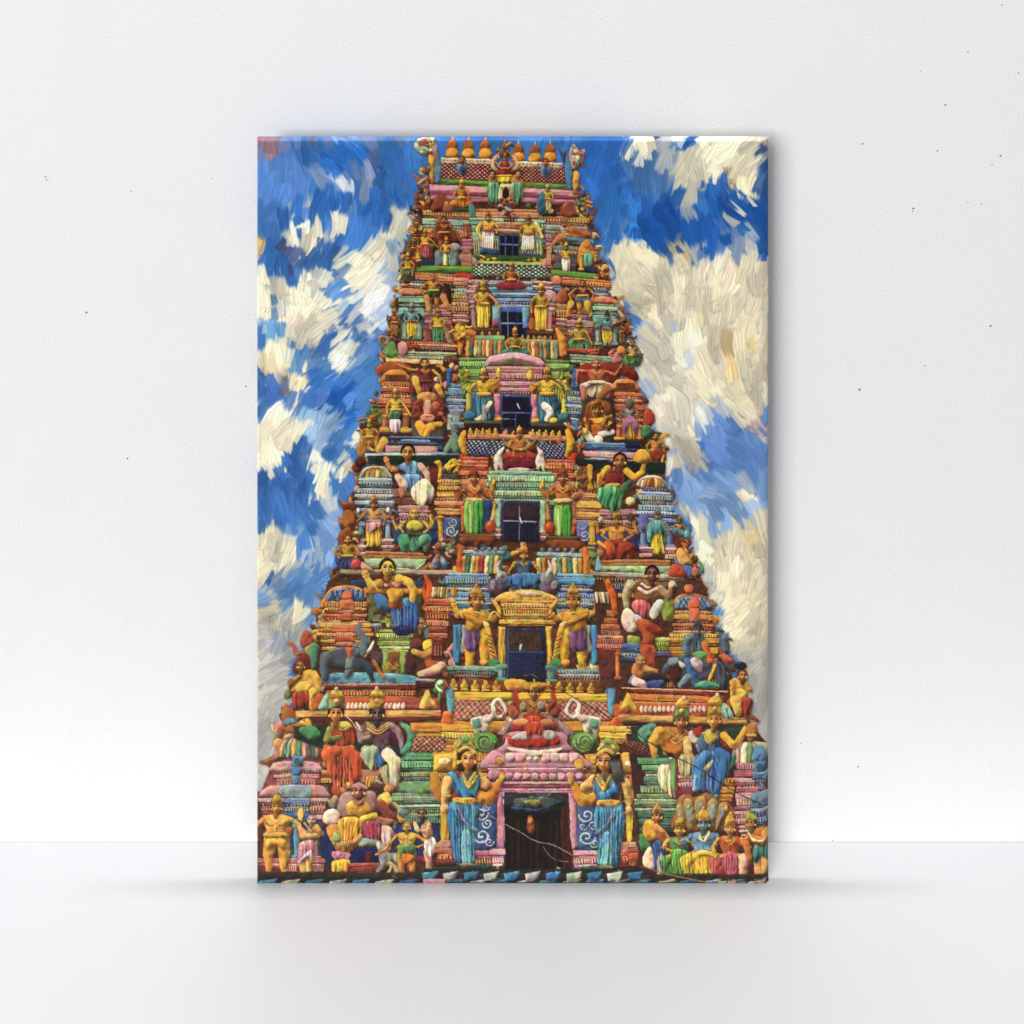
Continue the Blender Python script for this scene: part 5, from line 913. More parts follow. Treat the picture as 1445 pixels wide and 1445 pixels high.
t([100, 0, 140, 100, 165, 260], [22, 30, 20], '#e0601e', crv=True); p([0, 90, 110, 90, 110, 190, 0, 150], '#c9a080'); [ln([10 + i * 18, 95, 16 + i * 18, 175], 5, ['#e0d8c0', '#4a3a34', '#8f9a90'][i % 3]) for i in range(6)]
c([260, 460, 330, 450, 370, 480, 370, 620, 310, 620], '#86a444'); st(480, 620, 460, [(34, '#a8c45a', 10), (40, '#7f9a3a', 10), (40, '#5f7a34', 20), (40, '#4f5a98', 0)], 2); st(215, 370, 510, [(40, '#3f6aa8', 0), (36, '#2f4f90', 0), (30, '#6f80b0', 0), (40, '#3a4a80', 0)], 4); p([500, 110, 640, 150, 640, 330, 560, 320], '#86983c')
# seated man, green shawl, by the blue wall
c([240, 90, 280, 30, 350, -10, 480, -10, 560, 40, 610, 120, 540, 150, 500, 180, 340, 180, 320, 100], '#8f5f34'); t([290, 30, 255, 110, 260, 230], [44, 34, 22], '#b5a47c'); t([530, 60, 600, 130, 630, 40], [30, 32, 20], '#a8805a'); e(630, 30, 32, 36, '#c9b090'); c([300, 190, 350, 150, 430, 170, 450, 240, 430, 300, 350, 270], '#d05a6c', n=4); c([440, 260, 500, 160, 560, 160, 550, 220, 480, 310], '#c9c8c8')
t([360, 60, 420, 95, 500, 60], 14, '#d6cfae', crv=True); t([380, 20, 430, 55, 490, 20], 9, '#d9d0a8', crv=True)
V(720, 670, .19377); head(1035, 722, 56, '#7a4a38', '#1c1618', None, .2); V(840, 820, .17301)
c([220, 260, 260, 220, 320, 260, 340, 400, 260, 410, 215, 340], '#d0c8b4', g=.8); c([330, 270, 380, 300, 410, 360, 370, 390, 330, 340], '#b8b8bc')
c([330, 340, 400, 310, 480, 360, 540, 420, 500, 460, 480, 480, 480, 540, 380, 520, 390, 450], '#b5502c'); c([400, 350, 470, 340, 550, 400, 540, 440, 450, 420], '#a83a24'); c([370, 520, 480, 530, 490, 620, 390, 610], '#c8603a'); t([410, 560, 440, 640, 480, 700], [50, 44, 22], '#b04a2c')
c([300, 720, 340, 660, 410, 690, 400, 780, 320, 790], '#cf7a3c'); t([370, 690, 430, 720, 500, 735], [30, 26, 18], '#d08a4c'); head(370, 650, 42, '#c8864a', '#a8784a'); c([270, 820, 310, 770, 380, 800, 390, 850, 300, 850], '#6f90b4', n=3); t([330, 820, 420, 850], [36, 28], '#d8c0b0'); c([400, 770, 480, 760, 600, 790, 600, 820, 430, 830], '#23283c'); c([430, 820, 560, 810, 540, 870, 440, 870], '#3a5090')
# rider on a dark elephant
c([540, 740, 600, 640, 700, 610, 900, 640, 1000, 660, 1070, 740, 1080, 870, 1020, 880, 980, 800, 860, 830, 760, 870, 680, 870, 660, 780, 600, 760], '#4a5468', g=.6); c([600, 700, 640, 640, 700, 680, 690, 860, 640, 840], '#5a2224'); e(640, 660, 48, 40, '#7a90a4'); c([940, 680, 1010, 650, 1070, 740, 1075, 870, 1010, 870, 990, 760], '#46546a', n=2)
t([770, 650, 790, 760, 820, 850], [44, 36, 22], '#3f70a8'); c([780, 640, 840, 610, 880, 680, 860, 740, 800, 700], '#c8a8b0'); t([760, 780, 700, 850], [28, 30], '#6f8a94'); t([975, 690, 930, 810], [16, 12], '#d9bb3a'); c([820, 840, 900, 810, 1000, 840, 1000, 870, 840, 870], '#3f9a80')
c([740, 460, 790, 430, 880, 450, 900, 500, 900, 580, 870, 610, 770, 600, 770, 520], '#4a6478', n=3); t([760, 470, 735, 540, 755, 600], [34, 30, 22], '#5a7488'); t([890, 510, 920, 590, 940, 650], [26, 24, 18], '#d0703a'); e(935, 650, 26, 26, '#d86a30'); c([790, 590, 880, 570, 910, 610, 860, 640], '#5f9a6a'); head(840, 400, 46, '#5f7484', '#2f3f50', '#3f5464', 0, .6); c([690, 650, 740, 690, 720, 720, 690, 690], '#d0c8c0')
c([1030, 460, 1070, 450, 1100, 540, 1080, 590, 1040, 580], '#5a6478'); c([1040, 580, 1100, 620, 1140, 650, 1130, 670, 1060, 670, 1040, 640], '#c0523a')
st(210, 1080, 868, [(16, '#e09a6a', 0), (34, '#8a2c24', 100), (60, '#cf7430', 60), (60, '#d87a34', -10), (70, '#c85a38', 120)], 28); band(150, 1040, 1000, 100, '#c8582e', 10, r=4)
for i in range(15): c([370 + i * 36, 1060, 365 + i * 36, 1040, 380 + i * 36, 1015, 398 + i * 36, 1040, 390 + i * 36, 1075], '#e0b8ac', ink=.5)
band(190, 1240, 1090, 56, '#d09a54', 24, g=.9); band(230, 1230, 1146, 30, '#5a2a24', 24); c([200, 1060, 240, 960, 265, 910, 300, 960, 345, 1060, 265, 1030], '#e0b038'); p([248, 1020, 285, 1020, 290, 1075, 240, 1075], '#a8502c')
# right edge : standing drummer
c([1095, 880, 1110, 800, 1160, 790, 1230, 820, 1240, 930, 1180, 960, 1120, 950], '#d0a040'); e(1180, 920, 56, 46, '#d8ac48'); t([1115, 830, 1120, 960], [26, 18], '#cf9c3c'); t([1225, 840, 1270, 890], [22, 16], '#c8923a'); c([1090, 960, 1170, 950, 1280, 960, 1270, 1080, 1200, 1100, 1150, 1050, 1080, 1040], '#b03a34', n=5); t([1140, 970, 1170, 1080], [40, 28], '#c9b04a'); head(1200, 770, 46, '#a8682c', '#3a2018', None, .6); e(1185, 690, 52, 32, '#23283a'); c([1030, 1110, 1040, 1000, 1090, 1020, 1130, 1110], '#7fb0a4', n=3)
# -------- ground storey : wings first
V(360, 1020, .18685)
p([10, 520, 560, 470, 1440, 300, 1445, 1190, 10, 1190], '#5a3026', k=.1, g=.5); p([150, 270, 500, 240, 560, 520, 50, 510], '#8f4a54', k=.1); p([700, 950, 1000, 950, 1000, 1060, 700, 1060], '#16246a', k=.2); p([1040, 720, 1400, 720, 1395, 1010, 1060, 1010], '#1c3a78', k=.2); p([490, 780, 600, 780, 600, 1080, 490, 1080], '#1c2f6a', k=.2)
st(1100, 1400, 225, [(66, '#4f9a6c', 30), (54, '#5fa878', 0), (26, '#2f6044', 10), (40, '#6fa880', 0), (30, '#3f7050', 20), (30, '#6f9c7c', 10), (60, '#5f9068', -40), (24, '#8fb890', -60), (40, '#6f9a74', -70), (24, '#3a6048', -40), (26, '#9fc0a0', -50), (40, '#2f5a44', -40), (30, '#6f9c84', -30), (50, '#3f7054', -30)], 0)
c([1060, 520, 1080, 460, 1200, 440, 1380, 450, 1400, 530], '#5f9468', g=.9); lattice([1215, 120, 1440, 120, 1440, 215, 1180, 215], '#c98a70', '#5a2420', 6, 3, 4); band(1200, 1440, 80, 40, '#b5823a')
# left shrine : striped dome, rose mouldings, blue post
c([140, 290, 150, 200, 200, 130, 320, 90, 440, 110, 500, 180, 505, 290, 320, 240], '#a86a74'); dome(332, 105, 250, 150, ['#c98a5a', '#d9b060', '#3f7a7a', '#8f9a9a', '#c9a050', '#4f8a80', '#d9a890', '#6f7a8a', '#3f8a70', '#c98a60', '#4f6f80'])
c([240, 90, 320, 65, 420, 85, 440, 110, 320, 100, 220, 115], '#c9a080'); c([200, 60, 220, 30, 400, 40, 440, 70, 320, 90], '#9a5a3c')
st(120, 505, 300, [(60, '#c98a94', 10), (26, '#8f4a54', 10), (36, '#cf8a90', 20), (60, '#b5686c', 40), (40, '#c98a94', -10)], 0); c([40, 560, 80, 490, 180, 470, 480, 470, 540, 510, 560, 570, 300, 560], '#c08088'); c([120, 360, 160, 300, 300, 290, 460, 300, 505, 365, 300, 360], '#cf939c')
st(20, 560, 570, [(34, '#cf98a0', 0), (24, '#7a3038', 20), (44, '#b5707c', 30), (24, '#8f3f4a', 30), (40, '#c98f9a', 40), (60, '#8a3a44', 40)], 0)
p([285, 245, 370, 250, 365, 330, 275, 325], '#4f8ab0'); scroll(322, 290, 26, '#23507a', 1, 1.4, .14); p([270, 330, 360, 335, 350, 400, 280, 395], '#3f7fb0'); p([285, 400, 340, 400, 335, 460, 285, 460], '#4f94c0'); c([185, 540, 200, 480, 300, 465, 410, 480, 420, 560, 300, 570], '#7a98ac'); st(215, 420, 570, [(40, '#5f84b4', 0), (26, '#2a4f88', 10), (40, '#6f94bc', 10), (80, '#2f6aa0', 14)], 0)
p([220, 740, 500, 740, 500, 1020, 220, 1020], '#224f7a', k=.2); pillar(255, 800, 1010, 40, '#2f6fa0'); pillar(320, 780, 1010, 46, '#4f98b8'); pillar(460, 860, 1020, 44, '#b57a80')
st(20, 530, 1025, [(40, '#b5686c', 0), (16, '#cf98a0', 10), (70, '#7a2c30', 10), (30, '#8f3f40', -10)], 0); [ln([235 + i * 14, 1082, 240 + i * 14, 1120], 4, '#cfa0a0') for i in range(6)]; [ln([440 + i * 14, 1082, 444 + i * 14, 1120], 4, '#b58080') for i in range(6)]
st(700, 960, 1060, [(30, '#b8484a', 0), (40, '#8f2c30', 10), (30, '#6a2424', 0)]); p([840, 970, 880, 970, 880, 1060, 840, 1060], '#7a2024'); band(1180, 1330, 1010, 40, '#8f2f34')
# red-robed and dark-skinned seated pair
p([290, 30, 1110, 30, 1110, 260, 1030, 300, 520, 200, 300, 120], '#1f3a34', k=.1); c([330, 40, 450, 30, 500, 100, 430, 130, 360, 100], '#3f8a60'); c([1010, 30, 1110, 30, 1100, 150, 1020, 150], '#8a2424'); st(500, 600, 360, [(30, '#b5783c', 0), (30, '#8f4a24', 0), (40, '#c08a44', 0)]); p([790, 350, 950, 360, 940, 500, 800, 480], '#a86a60'); [t([850 + i * 22, 410, 840 + i * 22, 480], 8, '#d9a02c') for i in range(4)]
c([980, 320, 1020, 270, 1080, 260, 1100, 340, 1090, 440, 1040, 520, 1000, 480, 1030, 400], '#c9c0a4', n=3); c([940, 340, 1010, 310, 1040, 420, 1050, 520, 990, 480], '#a8b078', n=3); c([800, 200, 850, 165, 910, 240, 930, 330, 860, 340, 810, 270], '#8fa88c', g=.7); c([900, 170, 980, 150, 1080, 260, 1000, 310, 930, 330], '#2f6aa8', n=3)
c([780, 60, 830, 0, 900, -10, 1010, 0, 1040, 80, 1010, 200, 900, 190, 880, 120], '#6a4a5c', g=.7); c([790, 110, 860, 60, 880, 140, 820, 160], '#8f6a5c'); t([1030, 20, 1090, 80, 1110, 200], [24, 26, 18], '#8f8090'); t([780, 60, 800, 130, 870, 110], [24, 26, 18], '#a08a8c'); [t([850, 0 + i * 20, 930, 40 + i * 22, 1010, 0 + i * 20], 7, ['#d9b05a', '#c9c0a8', '#cf9a4a'][i], crv=True) for i in range(3)]
c([570, 60, 620, 10, 720, 0, 770, 60, 730, 190, 620, 190, 600, 120], '#b8402c', n=4); c([590, 0, 700, -10, 740, 40, 660, 60], '#d0a84a'); c([510, 200, 550, 165, 620, 220, 720, 180, 770, 250, 790, 280, 740, 480, 690, 540, 600, 510, 590, 380, 600, 300], '#d0502c', n=5, fan=.5, amp=.4); c([510, 190, 560, 170, 640, 270, 630, 310, 580, 330], '#c9702c'); t([740, 280, 780, 400], [30, 20], '#d09a44'); t([570, 50, 540, 130, 640, 110], [26, 24, 18], '#7f8a3c'); c([620, 190, 730, 170, 740, 200, 640, 220], OCH); c([590, 480, 680, 500, 660, 560, 590, 540], '#b8442c')
t([770, 0, 800, 60], [8, 12], '#c9b0a0'); t([1120, 220, 1180, 150, 1170, 60, 1110, 10], [22, 34, 30, 14], '#4fa07c', crv=True)
pleats(600, 740, 220, 600, 740, 520, 13, '#d0502c', 3); pleats(520, 570, 190, 600, 640, 330, 6, '#c9602c', 3); pleats(900, 1060, 180, 940, 1080, 300, 8, '#2f6aa8', 3); pleats(960, 1090, 320, 960, 1080, 500, 9, '#b5b088', 3); t([700, 215, 765, 262, 770, 410], [44, 46, 26], '#d0502c', grain=NV); t([610, 215, 548, 232, 600, 400], [46, 50, 28], '#d4582e', grain=NV); pleats(590, 720, 240, 590, 720, 500, 7, '#c8482a', 3); t([1000, 235, 1058, 290, 1052, 460], [46, 46, 26], '#cfc6aa', grain=NV); t([885, 215, 842, 238, 890, 335], [46, 48, 28], '#93ab90', grain=NV); jewels([600, 20, 660, 55, 730, 20], 6, 9); jewels([850, 10, 930, 60, 1010, 10], 6, 10)
V(380, 820, .18685)
head(505, 1000, 62, '#cf8a30', '#3a2018', None, .2); head(818, 1000, 64, '#5a4450', '#3a2420', None)
for x, tip in ((508, '#a8bca0'), (812, '#e0c890')):
    p([x - 58, 960, x + 58, 960, x + 52, 870, x - 48, 870], '#cf9a34' if x > 600 else '#8f9a5a'); c([x - 50, 880, x - 40, 840, x, 815, x + 40, 840, x + 48, 880], '#d9ac44'); e(x, 812, 14, 16, tip); band(x - 56, x + 56, 860, 18, '#b5762c'); e(x, 905, 22, 20, '#c9a05a', ink=.6)
V(360, 1020, .18685)
# left group : worshippers round the bearded sage
clutter([560, 480, 1060, 440, 1060, 720, 600, 720], 46, 34, ['#b5705a', '#d9b04a', '#6a3a3c', '#8f8a94', '#c98a50', '#7a2c34', '#a8a060'], 50)
c([640, 700, 640, 580, 700, 520, 900, 520, 920, 620, 880, 720], '#a87c80'); c([690, 620, 760, 580, 850, 600, 860, 690, 720, 700], '#cf9a3c'); head(785, 515, 60, '#9a5a48', '#6a3a3c'); ln([735, 480, 790, 460, 840, 490], 10, '#b58a80'); c([740, 560, 790, 590, 830, 560, 810, 620, 760, 620], '#b06a54')
c([930, 560, 1000, 520, 1040, 590, 1000, 620, 940, 600], '#d9b050'); t([950, 620, 1010, 690, 1050, 720], [40, 34, 24], '#8a4438'); c([800, 740, 860, 700, 1000, 720, 1060, 740, 980, 780, 840, 760], '#a86a5c'); t([900, 700, 820, 730], [24, 30], '#d9b038')
c([820, 760, 900, 740, 960, 800, 950, 890, 870, 900, 830, 850], '#a83a58', n=4); c([960, 780, 1040, 800, 1060, 880, 1020, 960, 970, 930], '#c8a8a8', n=2); c([780, 870, 900, 880, 960, 900, 900, 930, 790, 930], '#7fa098')
c([510, 740, 530, 670, 600, 650, 640, 700, 620, 770, 560, 770], '#cfc6b4'); c([640, 730, 760, 710, 810, 770, 790, 880, 720, 980, 640, 960, 620, 840], '#d99a28', n=4, amp=.35); c([540, 790, 620, 770, 640, 880, 700, 900, 740, 960, 640, 980, 580, 900], '#c98a3c', g=.7); c([580, 980, 650, 970, 730, 1000, 700, 1040, 600, 1030], '#b86a94', n=3); c([590, 1040, 700, 1030, 720, 1060, 690, 1130, 600, 1150, 580, 1090], '#dba82c', n=4); t([640, 920, 740, 910, 800, 850], [26, 24, 16], '#d0904a'); c([600, 830, 640, 850, 640, 900, 590, 890], '#8fa070')
c([920, 900, 980, 920, 1010, 980, 1100, 980, 1110, 1070, 1020, 1070, 960, 1110, 940, 1000], '#7f8a80', n=2); t([1010, 1060, 1060, 1090, 1085, 1150], [20, 20, 14], '#a8987a'); t([960, 1000, 970, 1080, 930, 1120], [28, 22, 14], '#8a8f90'); t([950, 1150, 1000, 1140, 1030, 1080], [16, 14, 8], '#b5a070', crv=True)
fig(165, 540, 1170, '#d0903a', '#d09a44', '#d89a34', '#b58a2c', 'bare', w=1.25, arms=[(-.24, .42, -.2, .56), (.28, .42, .32, .28)], sash='#c9923a', hair='#7a4a2c'); c([90, 880, 215, 880, 220, 960, 160, 920, 95, 960], '#d9a13c'); e(260, 815, 30, 30, '#b5502c'); c([320, 660, 360, 650, 360, 740, 330, 730], '#e0b448')
c([345, 880, 340, 780, 400, 740, 450, 760, 470, 850, 440, 900], '#b5803c'); t([350, 790, 370, 860, 470, 850], [26, 24, 18], '#d8a868'); e(400, 770, 50, 34, '#3a3434'); t([375, 760, 430, 830], [10, 10], '#8a9094'); t([460, 790, 510, 840], [26, 14], '#cf8a48'); t([360, 1020, 370, 1160], [36, 20], '#d0a460'); t([415, 1010, 405, 1160], [30, 18], '#d0a460'); c([340, 910, 440, 890, 450, 980, 370, 1040, 330, 1030], '#b8748c', n=3); c([330, 1040, 420, 960, 435, 1030, 400, 1010, 340, 1060], '#c9b8d4'); head(425, 735, 34, '#c9a090', '#7f808a')
fig(1150, 720, 1165, '#c98a3c', '#cf9a44', '#4f9050', None, 'bare', hair='#b5783a', w=1.25, arms=[(-.3, .52, -.42, .62), (.28, .42, .12, .5)], turn=-.7); c([1100, 930, 1200, 920, 1210, 1000, 1150, 980, 1100, 1030], '#4f8a4c', n=3); c([1120, 990, 1200, 1000, 1200, 1040, 1130, 1060], '#c9782c'); t([1080, 700, 1110, 740], [12, 18], '#d09040')
t([1300, 980, 1315, 1110], [30, 20], '#c99a7a'); c([1280, 890, 1340, 860, 1370, 930, 1340, 1010, 1290, 990], '#d8d0c8', n=4); c([1250, 800, 1290, 740, 1330, 760, 1340, 850, 1290, 880], '#b58a6c'); arm([1310, 770, 1310, 820, 1230, 810], 18, '#c9a07a'); t([1210, 760, 1230, 820], [14, 18], '#d0a888'); head(1265, 690, 36, '#7a5a4c', '#4a3a38', None, -.6); c([1080, 690, 1100, 650, 1160, 660, 1150, 700], '#5f8a8c')
# -------- central doorway
V(580, 1020, .22145)
band(0, 240, 0, 60, '#d08a34'); st(195, 400, 10, [(50, '#d99a34', 0), (44, '#e0b83a', 0), (36, '#b5762c', 10), (50, '#cf8a34', 20)], 4); st(1200, 1445, 20, [(40, '#e0b040', 0), (44, '#e6be3c', 0), (36, '#b5762c', 10)], 4); lattice([25, 92, 220, 92, 220, 184, 5, 184], '#c98a74', '#4a2420', 6, 3, 3); lattice([1340, 112, 1445, 118, 1445, 215, 1380, 170], '#c98a74', '#4a2420', 4, 3, 3)
st(140, 520, 185, [(70, '#d9a434', 0), (40, '#c88a2c', 10), (26, '#8f4f1c', 20), (30, '#dba43a', 0), (20, '#8f5a20', 10), (60, '#b5762c', 10)], 0); st(1050, 1445, 200, [(70, '#d9a434', 60), (30, '#c88a2c', 20), (26, '#8f4f1c', 0), (30, '#c8682c', 0), (20, '#8f4a20', 10), (140, '#c97a2c', 60)], 0)
p([150, 200, 270, 190, 270, 300, 140, 305], '#dba838'); e(215, 245, 40, 22, '#e3cf90', ink=.5); c([1330, 210, 1390, 190, 1445, 240, 1445, 310, 1340, 300], '#dba838'); e(1390, 260, 30, 20, '#e8dcc0', ink=.4)
c([120, 330, 160, 310, 190, 380, 230, 420, 210, 450, 150, 420], '#cf9030'); c([1400, 330, 1445, 320, 1445, 480, 1400, 440], '#c97a2c')
p([190, 440, 240, 440, 240, 760, 190, 760], '#c89a2c', grain=NV); p([1370, 560, 1420, 560, 1410, 800, 1380, 780], '#cfae34', grain=NV)
for x, sg in ((470, 1), (1110, -1)): e(x, 125, 88, 66, '#4f8f44'); scroll(x, 122, 62, '#8fc47a', sg, 2, .14); scroll(x, 122, 58, '#2f6a30', sg, 2, .05)
# rose canopy over the door
c([490, 300, 490, 200, 560, 160, 640, 150, 960, 155, 1040, 180, 1105, 220, 1110, 300], '#c4849a'); c([560, 180, 600, 130, 640, 60, 960, 60, 1000, 130, 1030, 180, 800, 200], '#b87a90')
c([615, 80, 650, 90, 780, 100, 920, 80, 950, 100, 940, 140, 780, 160, 640, 145], '#b8302c', g=.6); c([640, 100, 700, 60, 760, 60, 740, 110], '#b8b0b4'); c([830, 60, 900, 50, 930, 90, 870, 110], '#b8b0b4'); c([750, 0, 830, 0, 840, 80, 780, 70, 740, 90], '#c8462c', n=3)
c([610, 155, 700, 165, 780, 175, 900, 165, 970, 160, 900, 205, 790, 220, 680, 200], '#dcc0b4')
for x in (640, 700, 870, 920, 980, 1040): c([x - 32, 195, x, 190, x + 32, 195, x + 26, 240, x, 252, x - 26, 240], '#d8a8b4')
for x in (755, 800, 850): c([x - 20, 225, x, 215, x + 20, 225, x, 250], '#d8b0a4')
st(495, 1110, 262, [(26, '#c07890', 0), (14, '#e0b0bc', -4), (24, '#a8506c', 10), (50, '#b0627c', 20), (22, '#d090a8', 10), (24, '#8f2f4a', 50), (14, '#cf94ac', 60), (40, '#b8789c', 60)], 0)
for i in range(9): c([600 + i * 56, 330, 620 + i * 56, 318, 650 + i * 56, 330, 640 + i * 56, 358, 610 + i * 56, 358], '#d098b0', ink=.6)
scroll(570, 248, 26, '#8a5a18', 1, 1.4, .1, '#d9ac3c'); e(1075, 265, 34, 36, '#cf9a3a'); e(530, 330, 40, 34, '#b87a94')
p([555, 440, 590, 440, 600, 800, 545, 800], '#c08098', grain=NV, g=.6); p([1005, 450, 1048, 450, 1070, 800, 1025, 800], '#c08098', grain=NV, g=.6); ln([590, 442, 600, 800], 4, '#e0b8c4'); ln([1010, 450, 1028, 800], 4, '#e0b8c4')
p([592, 445, 1002, 450, 1025, 945, 600, 945], '#140a08', k=0, ink=.3, g=.2); p([950, 450, 1002, 450, 1026, 945, 970, 945], '#4a1c12', k=.1, g=.6, grain=NV)
c([600, 460, 780, 445, 990, 470, 960, 540, 860, 570, 680, 565, 610, 520], '#2a3440', ink=0, g=.9); c([660, 490, 780, 470, 930, 490, 900, 530, 760, 545, 680, 530], '#46504a', ink=0, g=.9); e(775, 505, 56, 16, '#8a8a3c', ink=0); t([650, 540, 800, 560, 950, 500], [6, 8, 5], '#2f4f80', ink=0)
for i in range(8): t([640 + i * 42, 600 + (i % 3) * 30, 650 + i * 40, 920], [10, 14], ['#2a120c', '#38180c', '#20100a'][i % 3], ink=0)
c([740, 610, 770, 595, 790, 660, 780, 710, 745, 690], '#8a3a1c', ink=0); e(760, 625, 14, 20, '#c9843a', ink=0); e(768, 680, 12, 24, '#a84a24', ink=0); e(945, 925, 14, 5, '#c9c4b8', ink=0)
p([410, 470, 545, 520, 545, 810, 410, 810], '#355f9c'); p([1055, 480, 1200, 490, 1210, 820, 1070, 810], '#355f9c')
for x, y, r, sg in ((450, 580, 48, 1), (490, 640, 34, -1), (455, 720, 52, -1), (500, 760, 30, 1), (480, 540, 26, 1)): scroll(x, y, r, '#a8c0dc', sg, 1.3, .13)
for x, y, r, sg in ((1120, 590, 48, -1), (1160, 650, 32, 1), (1120, 730, 52, 1), (1170, 770, 30, -1), (1100, 660, 26, 1)): scroll(x, y, r, '#a8bcd4', sg, 1.3, .12)
st(410, 550, 815, [(40, '#a8607c', 0), (50, '#8f3f50', 0), (40, '#6a2c38', 0)]); st(505, 602, 805, [(44, '#d096ac', 0), (50, '#b0607c', 10), (20, '#d8a8b8', 20), (30, '#a8506c', 40)]); st(1030, 1210, 815, [(40, '#c88aa4', 0), (50, '#a85a74', 0), (20, '#d09aac', 10), (30, '#8f4a5c', 0)]); [ln([525 + i * 14, 862, 528 + i * 14, 892], 3.5, '#e0b8c4') for i in range(5)]; [ln([1040 + i * 16, 868, 1044 + i * 16, 892], 3.5, '#d8a8b8') for i in range(9)]
# two goddesses in blue saris
for mx in (0, 1):
    X = (lambda *a: list(a)) if not mx else (lambda *a: [v if i % 2 else 1600 - v for i, v in enumerate(a)])
    if mx: FR[1] = 1023
    c(X(200, 905, 330, 895, 500, 905, 500, 935, 350, 955, 200, 935), '#2f4a44'); c(X(155, 800, 190, 750, 250, 750, 280, 800), '#b5806c'); st(*(sorted(X(150, 0, 285, 0)[::2])), 800, [(36, '#b5644a', 0), (40, '#c85a2c', 20), (36, '#7a2c24', 0)])
    t(X(430, 470, 500, 480, 545, 410, 575, 360), [38, 42, 30, 16], '#c9842c', crv=True); e(*X(580, 350), 20, 34, '#cf9a44'); t(X(430, 360, 490, 400), [44, 30], '#c99a5c'); t(X(195, 480, 150, 400, 140, 330), [30, 32, 18], '#b87a2c')
    c(X(250, 510, 330, 500, 420, 520, 430, 640, 410, 760, 410, 880, 330, 905, 275, 880, 250, 720, 235, 620), '#2f88b4', n=5, amp=.42, ang=.2)
    c(X(262, 515, 300, 510, 350, 620, 420, 668, 425, 700, 380, 690, 310, 620, 270, 560), '#3f9cc4', n=2, ang=.4); t(X(300, 540, 345, 630, 420, 690), [5, 6, 5], '#8f7ac0', crv=True)
    c(X(255, 560, 300, 620, 330, 760, 325, 895, 285, 880, 255, 720), '#2a7cac', n=3); c(X(330, 690, 372, 690, 385, 800, 395, 890, 330, 900, 322, 800), '#5fb4cc', n=3)
    e(*X(360, 905), 55, 12, '#8a7a5a', ink=.5)
    c(X(230, 340, 270, 310, 400, 300, 440, 360, 420, 440, 400, 490, 280, 490, 270, 420), '#8a3a44'); c(X(330, 320, 400, 310, 440, 380, 420, 450, 340, 470, 300, 400), '#3f88a8', n=3); c(X(225, 350, 270, 310, 330, 400, 400, 430, 410, 480, 360, 490, 290, 440), '#2f7fb8', n=3, ang=.5); c(X(275, 480, 400, 480, 410, 515, 330, 520, 280, 510), '#dba43a', g=.9)
    t(X(235, 370, 225, 470, 215, 540), [34, 28, 20], '#d6a868'); e(*X(215, 545), 28, 30, '#d9b070'); e(*X(235, 465), 28, 8, '#dba83a', ink=.4)
    t(X(330, 320, 360, 385, 410, 320), 9, '#dcc050', crv=True); t(X(345, 350, 370, 410, 420, 340), 8, '#d9b048', crv=True); e(*X(372, 400), 14, 22, '#d8b84a')
    c(X(290, 300, 280, 190, 330, 150, 400, 160, 420, 280, 400, 310), '#3a2018'); c(X(285, 200, 280, 130, 330, 90, 390, 110, 410, 200, 350, 170), '#8fa050'); t(X(300, 150, 350, 110, 405, 160), 9, '#d9b44a', crv=True); e(*X(345, 105), 30, 22, '#6f9a50'); t(X(285, 280, 280, 190), [16, 14], '#dba83a')
    head(X(365, 0)[0], 232, 62, '#d0883c', None, None, .2 if not mx else -.3, 1); t(X(315, 180, 360, 160, 408, 190), 12, '#d9b45a', crv=True); e(*X(305, 255), 10, 16, '#e0b850', ink=.4)
    b_ = sorted(X(255, 0, 405, 0)[::2]); d_ = sorted(X(270, 0, 410, 0)[::2]); pleats(b_[0] + 10, b_[1] - 10, 520, d_[0], d_[1], 895, 15, '#2f88b4', 2.4)
    jewels(X(325, 315, 350, 360, 375, 385, 400, 355, 412, 320), 4.5, 9); jewels(X(285, 497, 340, 503, 405, 497), 5, 9, '#e8c860'); jewels(X(318, 176, 360, 158, 404, 184), 4, 8)
FR[1] = 1020
# the lamp fixed in front of the right hand goddess
t([1320, 215, 1290, 240], [16, 20], '#22201e'); p([1255, 240, 1340, 232, 1365, 375, 1310, 395, 1280, 330], '#3f4442', k=.4); p([1268, 252, 1332, 246, 1345, 330, 1290, 338], '#5a605c', k=.2); t([1335, 390, 1360, 560], [12, 8], '#4a3a2c')
st(1380, 1445, 760, [(40, '#c8908a', 10), (30, '#a8483a', 0), (50, '#b8502c', 0), (40, '#7a2c24', 0)])
# -------- right wing of the ground storey
V(850, 1020, .17301)
p([200, 90, 1160, 20, 1240, 40, 1365, 200, 1365, 1300, 330, 1300, 250, 500], '#4a2626', k=.1, g=.5); p([230, 30, 560, 30, 560, 280, 420, 280, 400, 200, 250, 140], '#1c4a3c', k=.1); p([960, 40, 1180, 30, 1180, 130, 960, 200], '#1f4a3c', k=.1)
lattice([180, 160, 340, 150, 400, 270, 230, 250], '#c8786a', '#4a2420', 5, 3, 6); c([290, 110, 340, 20, 440, 10, 420, 90, 380, 170, 420, 220], '#4fa080', g=.7); e(437, 272, 26, 22, '#5fa88c')
st(290, 600, 285, [(60, '#4f9a6c', 0), (50, '#5fae80', 30), (24, '#2f6044', 50), (24, '#8fc0a0', 60), (40, '#4f8a68', 50), (30, '#3a6a50', 60), (70, '#6f9a78', 20), (40, '#5a8a62', -10), (20, '#a8c09a', -30), (30, '#6f9a78', -30), (24, '#3a6048', -10), (24, '#8fae90', -20), (60, '#3f7058', 0), (60, '#3f7a6c', 10), (60, '#2f5048', 10)], 2)
